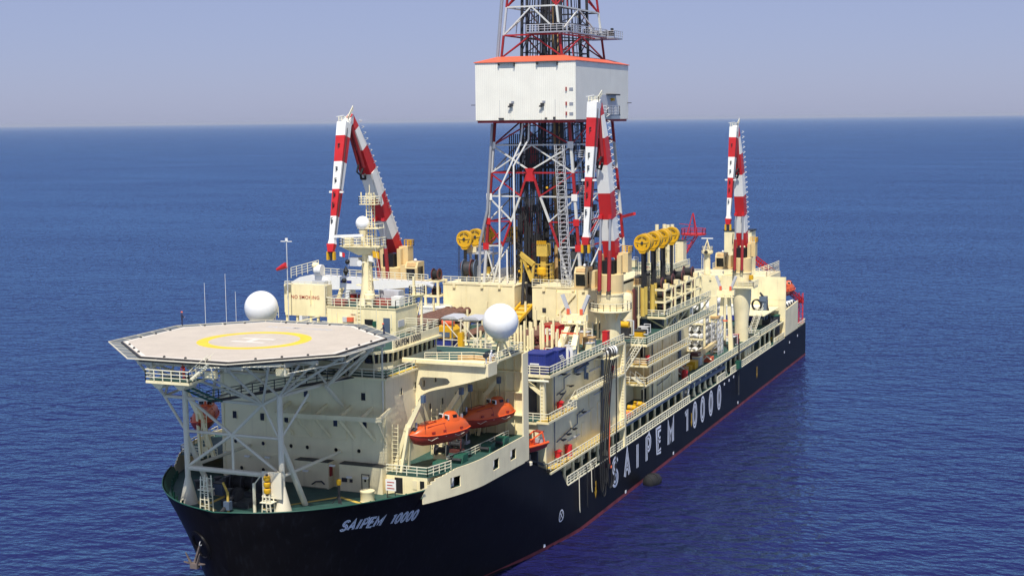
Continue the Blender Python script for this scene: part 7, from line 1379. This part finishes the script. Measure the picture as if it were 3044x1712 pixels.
# stern house
sh_ = T('stern_house', 'tall cream stern house with railed roof behind the aft crane', 'deckhouse', (0, 214, 8.6))
sh_.part('house_body', MB().box(-19, 16.4, 207.4, 222, 8.62, 23.4), 'cream', smooth=False); sh_.part('front_wall', MB().box(-19, 20.7, 207.1, 207.39, 8.62, 23.5), 'cream', smooth=False)
sh_.part('side_wing', MB().prism([(20.7, 207.15, 8.65), (20.7, 222.4, 8.65), (20.7, 222.4, 15.9), (20.7, 207.7, 15.2), (20.7, 207.6, 23.5), (20.7, 207.15, 23.5)], (.25, 0, 0)), 'grey_cream', smooth=False)
sh_.part('back_wall', MB().box(16.4, 20.69, 222.0, 222.3, 8.62, 15.6), 'cream', smooth=False); sh_.part('wall_seam', MB().box(-19, 20.7, 207.04, 207.1, 17.9, 18.05).box(-19, 20.7, 207.05, 207.1, 13.0, 13.1), 'cream2', stuff=True, smooth=False)
sh_.part('railing', rail_mb([(-19, 207.3, 23.5), (16, 207.3, 23.5), (16, 222, 23.5)], h=1.3, step=1.7, r=.06), 'rail', stuff=True, smooth=False)
sh_.part('roof_railing', rail_mb([(12, 212, 23.5), (16.2, 214, 25), (16.2, 221, 25)], h=1.2, step=1.2, r=.06), 'rail', stuff=True, smooth=False)
for x in (-.6, 4.2, 1.8): sh_.part('wall_lamp', MB().box(x-.25, x+.25, 206.8, 207.09, 22.2, 23.0), 'cream2', smooth=False)
for k in range(5): t = T('capped_vent', 'white cylinder lying behind the stepped stern side wall, ' + ORD[k] + ' from the bow', 'ventilator', (18.5, 209+2.6*k, 15), group='white cylinders on the stern'); t.part('body', MB().tube((17.4, 209.2+2.7*k, 14.9), (20.4, 208.6+2.7*k, 15.9), .6, 12), 'white'); t.part('mouth', MB().tube((20.3, 208.6+2.7*k, 15.85), (20.5, 208.6+2.7*k, 15.95), .48, 12), 'dark')
ft = T('funnel_casing', 'tall cream funnel tower with black top behind the aft crane', 'funnel', (7.6, 211, 23.5)); ft.part('casing', MB().box(4.8, 11.8, 209, 213.5, 23.5, 34.6), 'cream', smooth=False); ft.part('casing_top', MB().box(4.6, 12.0, 208.8, 213.7, 34.6, 34.9), 'black', smooth=False); ft.part('exhaust', MB().tube((7.2, 211.5, 34.9), (7.2, 211.5, 37.2), .5, 12).tube((9.6, 211.5, 34.9), (9.6, 211.5, 36.6), .5, 12), 'steel', stuff=True); ft.part('hanging_chain', MB().path([(7.1, 208.9, 34), (7.0, 208.8, 32), (7.3, 208.8, 30.5), (7.0, 208.9, 29.8)], .12), 'dark')
rt = T('stern_radar_mast', 'slim cream mast with small radar bar on the stern house roof', 'mast', (.4, 209, 23.5)); rt.part('column', MB().lathe([(.85, 0), (.8, 3), (.7, 6.2)], (.4, 209, 23.5), 14), 'cream2'); rt.part('platform', MB().lathe([(1.0, 0), (1.5, .3), (1.5, .9), (1.3, .95)], (.4, 209, 28.6), 16), 'cream2'); rt.part('railing', rail_mb([(.4+1.4*math.cos(R_(a)), 209+1.4*math.sin(R_(a)), 29.5) for a in range(0, 360, 45)], h=1.0, closed=True, step=.8), 'rail', stuff=True, smooth=False); rt.part('tripod', MB().tube((-.5, 208.6, 29.5), (.4, 209, 32.2), .12).tube((1.3, 208.6, 29.5), (.4, 209, 32.2), .12).tube((.4, 209.8, 29.5), (.4, 209, 32.4), .16), 'cream2', stuff=True); rt.part('radar_bar', MB().box(-1.1, 1.9, 208.9, 209.1, 32.5, 32.75), 'white', smooth=False); rt.part('horn', MB().lathe([(.5, 0), (.25, .5), (.2, 1)], (.5, 207.4, 29.2), 12, (0, 1, 0)), 'dark'); rt.part('mast_ladder', lad_mb((-.6, 208.2, 23.5), (-.6, 208.3, 28.6), .5), 'rail', stuff=True, smooth=False)
# red flare boom, red lattice booms over the stern
fb_ = T('flare_boom', 'red lattice flare boom with a round platform beyond the standing pipes', 'flare boom', (-6, 212, 24)); fr = MB()
P0, P1 = V((-8.5, 210, 24)), V((-5.2, 214, 33.2))
for dx, dy in ((-1, -1), (1, -1), (1, 1), (-1, 1)): fr.beam(P0+V((dx*.2, dy*.2, 0)), P1+V((dx*1.6, dy*1.6, 0)), .2)
for k in range(7):
    t_ = k/7; c = P0.lerp(P1, t_); c2 = P0.lerp(P1, t_+1/7); w0, w1 = .2+1.4*t_, .2+1.4*(t_+1/7); fr.beam(c+V((-w0, -w0, 0)), c2+V((w1, -w1, 0)), .12); fr.beam(c+V((w0, -w0, 0)), c2+V((w1, w1, 0)), .12); fr.beam(c+V((-w0, -w0, 0)), c+V((w0, -w0, 0)), .1)
fb_.part('lattice', fr, 'red', stuff=True, smooth=False); fb_.part('platform', MB().lathe([(3.1, 0), (3.3, .2), (3.3, .4)], (-4.6, 214, 33.0), 18), 'red'); fb_.part('railing', rail_mb([(-4.6+3.2*math.cos(R_(a)), 214+3.2*math.sin(R_(a)), 33.4) for a in range(0, 360, 30)], h=1.2, closed=True, step=1.5, r=.06), 'red', stuff=True, smooth=False)
fb_.part('tip_mast', MB().beam((-6, 213, 33.4), (-4.8, 214, 38.6), .2).beam((-3.4, 213, 33.4), (-4.7, 214, 38.6), .2).beam((-4.8, 216, 33.4), (-4.7, 214, 38.6), .2).beam((-7.8, 212, 36), (-4.8, 214, 35.5), .12), 'red', stuff=True, smooth=False)
def redboom(lab, p, q, w_):
    t = T('lattice_boom', lab, 'lattice boom', p); p, q = V(p), V(q); d = (q-p).normalized(); a = d.cross(V((0, 0, 1))).normalized()*w_/2; b = V((0, 0, w_/2)); fr = MB(); n = int((q-p).length/1.6)
    for s1, s2 in ((1, 1), (1, -1), (-1, 1), (-1, -1)): fr.beam(p+a*s1+b*s2, q+a*s1+b*s2, .2)
    for k in range(n):
        u, v_ = p.lerp(q, k/n), p.lerp(q, (k+1)/n); fr.beam(u+a+b, v_+a-b, .12); fr.beam(u-a+b, v_-a-b, .12); fr.beam(u+a+b, v_-a+b, .12); fr.beam(u+a-b, v_-a-b, .1)
    t.part('lattice', fr, 'red', stuff=True, smooth=False); t.part('end_frame', MB().box(q.x-w_/2, q.x+w_/2, q.y-.2, q.y+.2, q.z-w_/2, q.z+w_/2), 'red', smooth=False)
redboom('red lattice boom sloping down behind the aft crane house', (10.6, 214, 27.8), (13.6, 232, 20.8), 1.3)
redboom('red lattice boom sloping down over the stern corner', (17.2, 223, 19.2), (20.0, 232, 14.6), 1.1)
rtw = T('stern_lattice_mast', 'red upright lattice mast at the very stern', 'mast', (20, 232, 8.6)); fr = MB()
for x in (19.4, 20.4):
    for y in (231, 232): fr.beam((x, y, 8.7), (x, y, 16.8), .12)
for k in range(6): z = 8.9+1.3*k; fr.beam((19.4, 231, z), (20.4, 231, z+1.2), .09); fr.beam((20.4, 231, z), (20.4, 232, z+1.2), .09); fr.beam((19.4, 231, z), (20.4, 231, z), .08)
rtw.part('frame', fr, 'red', stuff=True, smooth=False); rtw.part('foot', MB().box(19.2, 20.6, 230.8, 232.2, 8.63, 8.9), 'red', smooth=False)
o_ = dup(A_.o, (17.3, 224.6, 16.9), R_(-8), 'pale orange lifeboat at the stern behind the house wall'); del o_['group']; o_['group'] = 'enclosed lifeboats'
# gear on the aft deck in front of the stern house
wc = container('white and blue container stack in front of the stern house', 6.8, 15.2, 202, 206, 12.9, 3.6, 'white', name='deck_container'); wc.part('blue_band', MB().box(6.75, 15.25, 201.95, 202.0, 12.95, 14.2), 'blue', smooth=False)
dl = T('aft_deck_level', 'raised green deck with stair in front of the stern house', 'deck', (14, 196, 8.6)); deck(dl, 4, 20.6, 181, 206.9, 12.6, .3, rails=(((14, 181.1), (20.5, 181.1), (20.5, 200)),)); dl.part('access_stair', stair_mb((18.4, 181.5, 12.7), (18.6, 190, 18.0), 1.3, (1, 0, 0)), 'rail', stuff=True, smooth=False); dl.part('upper_floor', MB().box(12, 19.5, 190, 206.5, 15.9, 16.1), 'cream', smooth=False)
for y in (184, 189, 194, 199, 204): bay_column(dl, y, 19.8, 12.3)
dl.part('inner_wall', MB().box(14, 14.3, 181, 206.9, 8.63, 12.29), 'black', smooth=False)  # black wall colour carries the shade below the raised deck
bh = T('blue_handling_machine', 'blue tall hydraulic machine with black hose loop near the stern', 'machine', (17, 200, 12.6)); bh.part('mast', MB().box(16.4, 18.0, 199, 200.6, 13.6, 18.6).box(16.2, 17.9, 198.8, 200.8, 18.3, 19.5), 'bluegrey', smooth=False); bh.part('hose_wheel', MB().lathe([(1.1, -.3), (1.4, -.25), (1.4, .25), (1.1, .3), (1.1, -.3)], (15.5, 199.2, 17.4), 20, (.3, 1, 0)), 'rubber'); bh.part('base', MB().box(15.8, 19.2, 198.4, 201.4, 12.62, 13.8), 'dark', smooth=False); bh.part('arm', MB().beam((17.8, 199.4, 18), (19.2, 198.8, 13.4), .4), 'dark', smooth=False); bh.part('top_arm', MB().beam((17, 199.6, 19.4), (16.3, 199.2, 20.4), .45), 'dark', smooth=False)
tk = T('green_tank', 'dark green round tank beside the stern house wing', 'tank', (18.6, 203.5, 8.6)); tk.part('shell', MB().lathe([(1.9, 0), (1.9, 5.6), (1.7, 5.7)], (18.4, 203.6, 8.64), 20), 'dark'); tk.part('lid', MB().lathe([(1.98, 0), (1.98, .25), (.2, .5)], (18.4, 203.6, 14.3), 20), 'greenp')
single('ochre_deck_plate', MB().box(18.5, 20.8, 200.5, 206.8, 8.64, 9.2), 'yellowline', 'yellow raised walkway plate at the hull side before the stern house', 'deck plate', (19.6, 203, 8.6), smooth=False)
single('stern_winch', MB().lathe([(1.2, -1.1), (1.2, -1), (.7, -.98), (.7, .98), (1.2, 1), (1.2, 1.1)], (18, 227, 10.4), 16, (1, 0, 0)).box(16.6, 19.4, 226.2, 227.8, 8.63, 9.5), 'greenp', 'dark green mooring winch on the open stern deck', 'winch', (18, 227, 8.6))
for k in range(3): single('bow_thruster_pipe', MB().lathe([(.45, 0), (.45, 3.4), (.5, 3.5), (.5, 3.8)], (20.2, 167.5+2.2*k, 8.55), 12), 'cream2', 'short cream vent pipe at the deck edge by the aft crane, ' + ('nearest the bow', 'in the middle', 'nearest the stern')[k], 'vent pipe', (20.2, 167.5+2.2*k, 8.55), 'cream vent pipes')
pl_ = T('pilot_pole', 'dark pole with green bracket hanging over the hull near the stern', 'pole', (21.3, 157, 6)); pl_.part('pole', MB().tube((21.3, 157.5, 3.0), (21.3, 157.5, 15.4), .16, 8), 'dark'); pl_.part('bracket', MB().box(20.7, 21.7, 156.4, 158.4, 8.9, 10.6), 'greenp', smooth=False)
# small deck gear along the walkway and the upper decks
def gear(name, cat, base, spots, mats):
    rk = sorted(range(len(spots)), key=lambda i: spots[i][1])
    for n_, i in enumerate(rk):
        x, y, z = spots[i]; mt = mats[n_ % len(mats)]; t = T(name, mt_words[mt] + ' ' + base + ', ' + ORD[n_] + ' from the bow', cat, (x, y, z), group=base)
        a, b, h = random.uniform(.5, .9), random.uniform(.5, 1.1), random.uniform(.8, 2.1)
        t.part('housing', MB().box(x-a, x+a, y-b, y+b, z+.02, z+h), mt, smooth=False); t.part('lid', MB().box(x-a-.06, x+a+.06, y-b-.06, y+b+.06, z+h, z+h+.1), 'cream2' if n_ % 2 else 'lightgrey', smooth=False)
        t.part('pipe', MB().path([(x+a, y-b*.4, z+.3), (x+a+.5, y-b*.4, z+.3), (x+a+.5, y-b*.4, z+h+.6), (x+a*.2, y-b*.4, z+h+.6), (x+a*.2, y-b*.4, z+h)], .1), ('rail', 'bluegrey', 'lightgrey')[n_ % 3])
        if n_ % 3 == 0: t.part('valve', MB().lathe([(.3, 0), (.36, .06), (.3, .12)], (x, y, z+h+.4), 12), 'red')
mt_words = {'cream': 'cream', 'white': 'white', 'grey_cream': 'pale', 'bluegrey': 'blue', 'dark': 'dark', 'lightgrey': 'grey', 'timber': 'tan', 'red': 'red', 'yellow': 'yellow'}
gear('valve_unit', 'deck unit', 'valve unit standing along the aft walkway', [(12.4+(k*37 % 60)/10, 120.5+5.6*k, 12.6) for k in range(15)], ['cream', 'dark', 'white', 'lightgrey', 'bluegrey', 'cream', 'timber'])
gear('machine_unit', 'machine', 'machine unit on the top deck of the second block', [(11+(k*29 % 80)/10, 95+4.1*k, 24.0) for k in range(10)], ['cream', 'lightgrey', 'dark', 'white', 'bluegrey'])
gear('riser_deck_unit', 'machine', 'machine unit on the riser deck', [(-6+(k*53 % 170)/10, 119.5+2.8*k, 32.0) for k in range(10)], ['cream', 'white', 'grey_cream', 'dark'])
gear('side_deck_locker', 'locker', 'locker on the pipe deck edge', [(15.4+(k*31 % 45)/10, 57.5+2.7*k, 26.5) for k in range(7)], ['cream', 'white', 'timber', 'bluegrey'])
for y0 in (93.5, 99.5, 105.5, 111.5):
    for z0 in (13.2, 17.5, 20.8): sb.part('cable_tray', MB().box(19.28, 19.5, y0, y0+4.6, z0+2.3, z0+2.5).box(19.28, 19.42, y0+1.2, y0+1.5, z0-.4, z0+2.3), 'grey_cream', stuff=True, smooth=False)
for y0, z0 in ((52, 24.9), (60, 24.0), (66, 23.3), (53, 18.4), (61, 17.0), (68, 19.2), (56, 14.2)): fb.part('cable_tray', MB().box(19.42, 19.6, y0, y0+5.2, z0, z0+.16), 'lightgrey', smooth=False)
# ================= PEOPLE
def person(lab, x, y, z, rz, suit, hat, lean=0.0, arms=.3):
    """One skinned body, helmet and face details as children."""
    t = T('person', lab, 'person', (x, y, z), rz)
    J = [(0, 0, .95), (0, .02, 1.2), (0, lean*.3, 1.42), (0, lean*.38, 1.52), (0, lean*.42, 1.66),
         (.19, lean*.3, 1.40), (.25, lean*.3-.08, 1.13), (.20, lean*.3-.08-arms, 1.0), (-.19, lean*.3, 1.40), (-.25, lean*.3-.06, 1.13), (-.21, lean*.3-.06-arms, .98),
         (.11, 0, .9), (.13, -.04, .48), (.13, .02, .06), (.13, -.16, .03), (-.11, 0, .9), (-.13, .05, .48), (-.13, .08, .06), (-.13, -.1, .03)]
    E = [(0, 1), (1, 2), (2, 3), (3, 4), (2, 5), (5, 6), (6, 7), (2, 8), (8, 9), (9, 10), (0, 11), (11, 12), (12, 13), (13, 14), (0, 15), (15, 16), (16, 17), (17, 18)]
    Rr = [.16, .15, .17, .07, .10, .08, .06, .045, .08, .06, .045, .11, .085, .06, .05, .11, .085, .06, .05]
    me = bpy.data.meshes.new('body'); me.from_pydata(J, E, []); me.update()
    o = bpy.data.objects.new('body', me); COL.objects.link(o)
    md = o.modifiers.new('skin', 'SKIN'); sv = me.skin_vertices[0].data
    for i, r in enumerate(Rr): sv[i].radius = (r, r*.85)
    sv[0].use_root = True
    o.modifiers.new('sub', 'SUBSURF').levels = 1
    dg = bpy.context.evaluated_depsgraph_get(); m2 = bpy.data.meshes.new_from_object(o.evaluated_get(dg)); bpy.data.objects.remove(o)
    m2.materials.clear(); m2.materials.append(M[suit]); shade(m2, 80)
    b = bpy.data.objects.new('body', m2); COL.objects.link(b); b.parent = t.o
    hx = lean*.42
    t.part('face', MB().ball((0, hx-.035, 1.64), .088, 12, 8), 'skin', local=True); t.part('helmet', MB().lathe([(.15, 0), (.125, .02), (.12, .06), (.09, .11), (.02, .14)], (0, hx, 1.68), 14), hat, local=True)
    for s_ in (-1, 1): t.part('hand', MB().ball((.2*s_, lean*.3-.09-arms, 1.0), .055, 8, 6), 'skin', local=True)
person('person in red coverall standing on the helideck access platform', -.6, -13.0, 34.57, 0, 'cover_red', 'roofred', -.3, .25)
person('person in dark clothes and red helmet standing at the far rim of the helideck', -16.6, 9.2, 36.95, R_(150), 'cover_dark', 'roofred', 0, .2)
person('person in dark clothes and orange helmet at the right rim of the helideck', 12.0, 11.2, 36.4, R_(-60), 'cover_dark', 'roofred', -.2, .25)
person('person in white overall leaning on the end of the bridge wing', 22.3, 20.6, 32.12, R_(90), 'cover_white', 'white', -.35, .3)
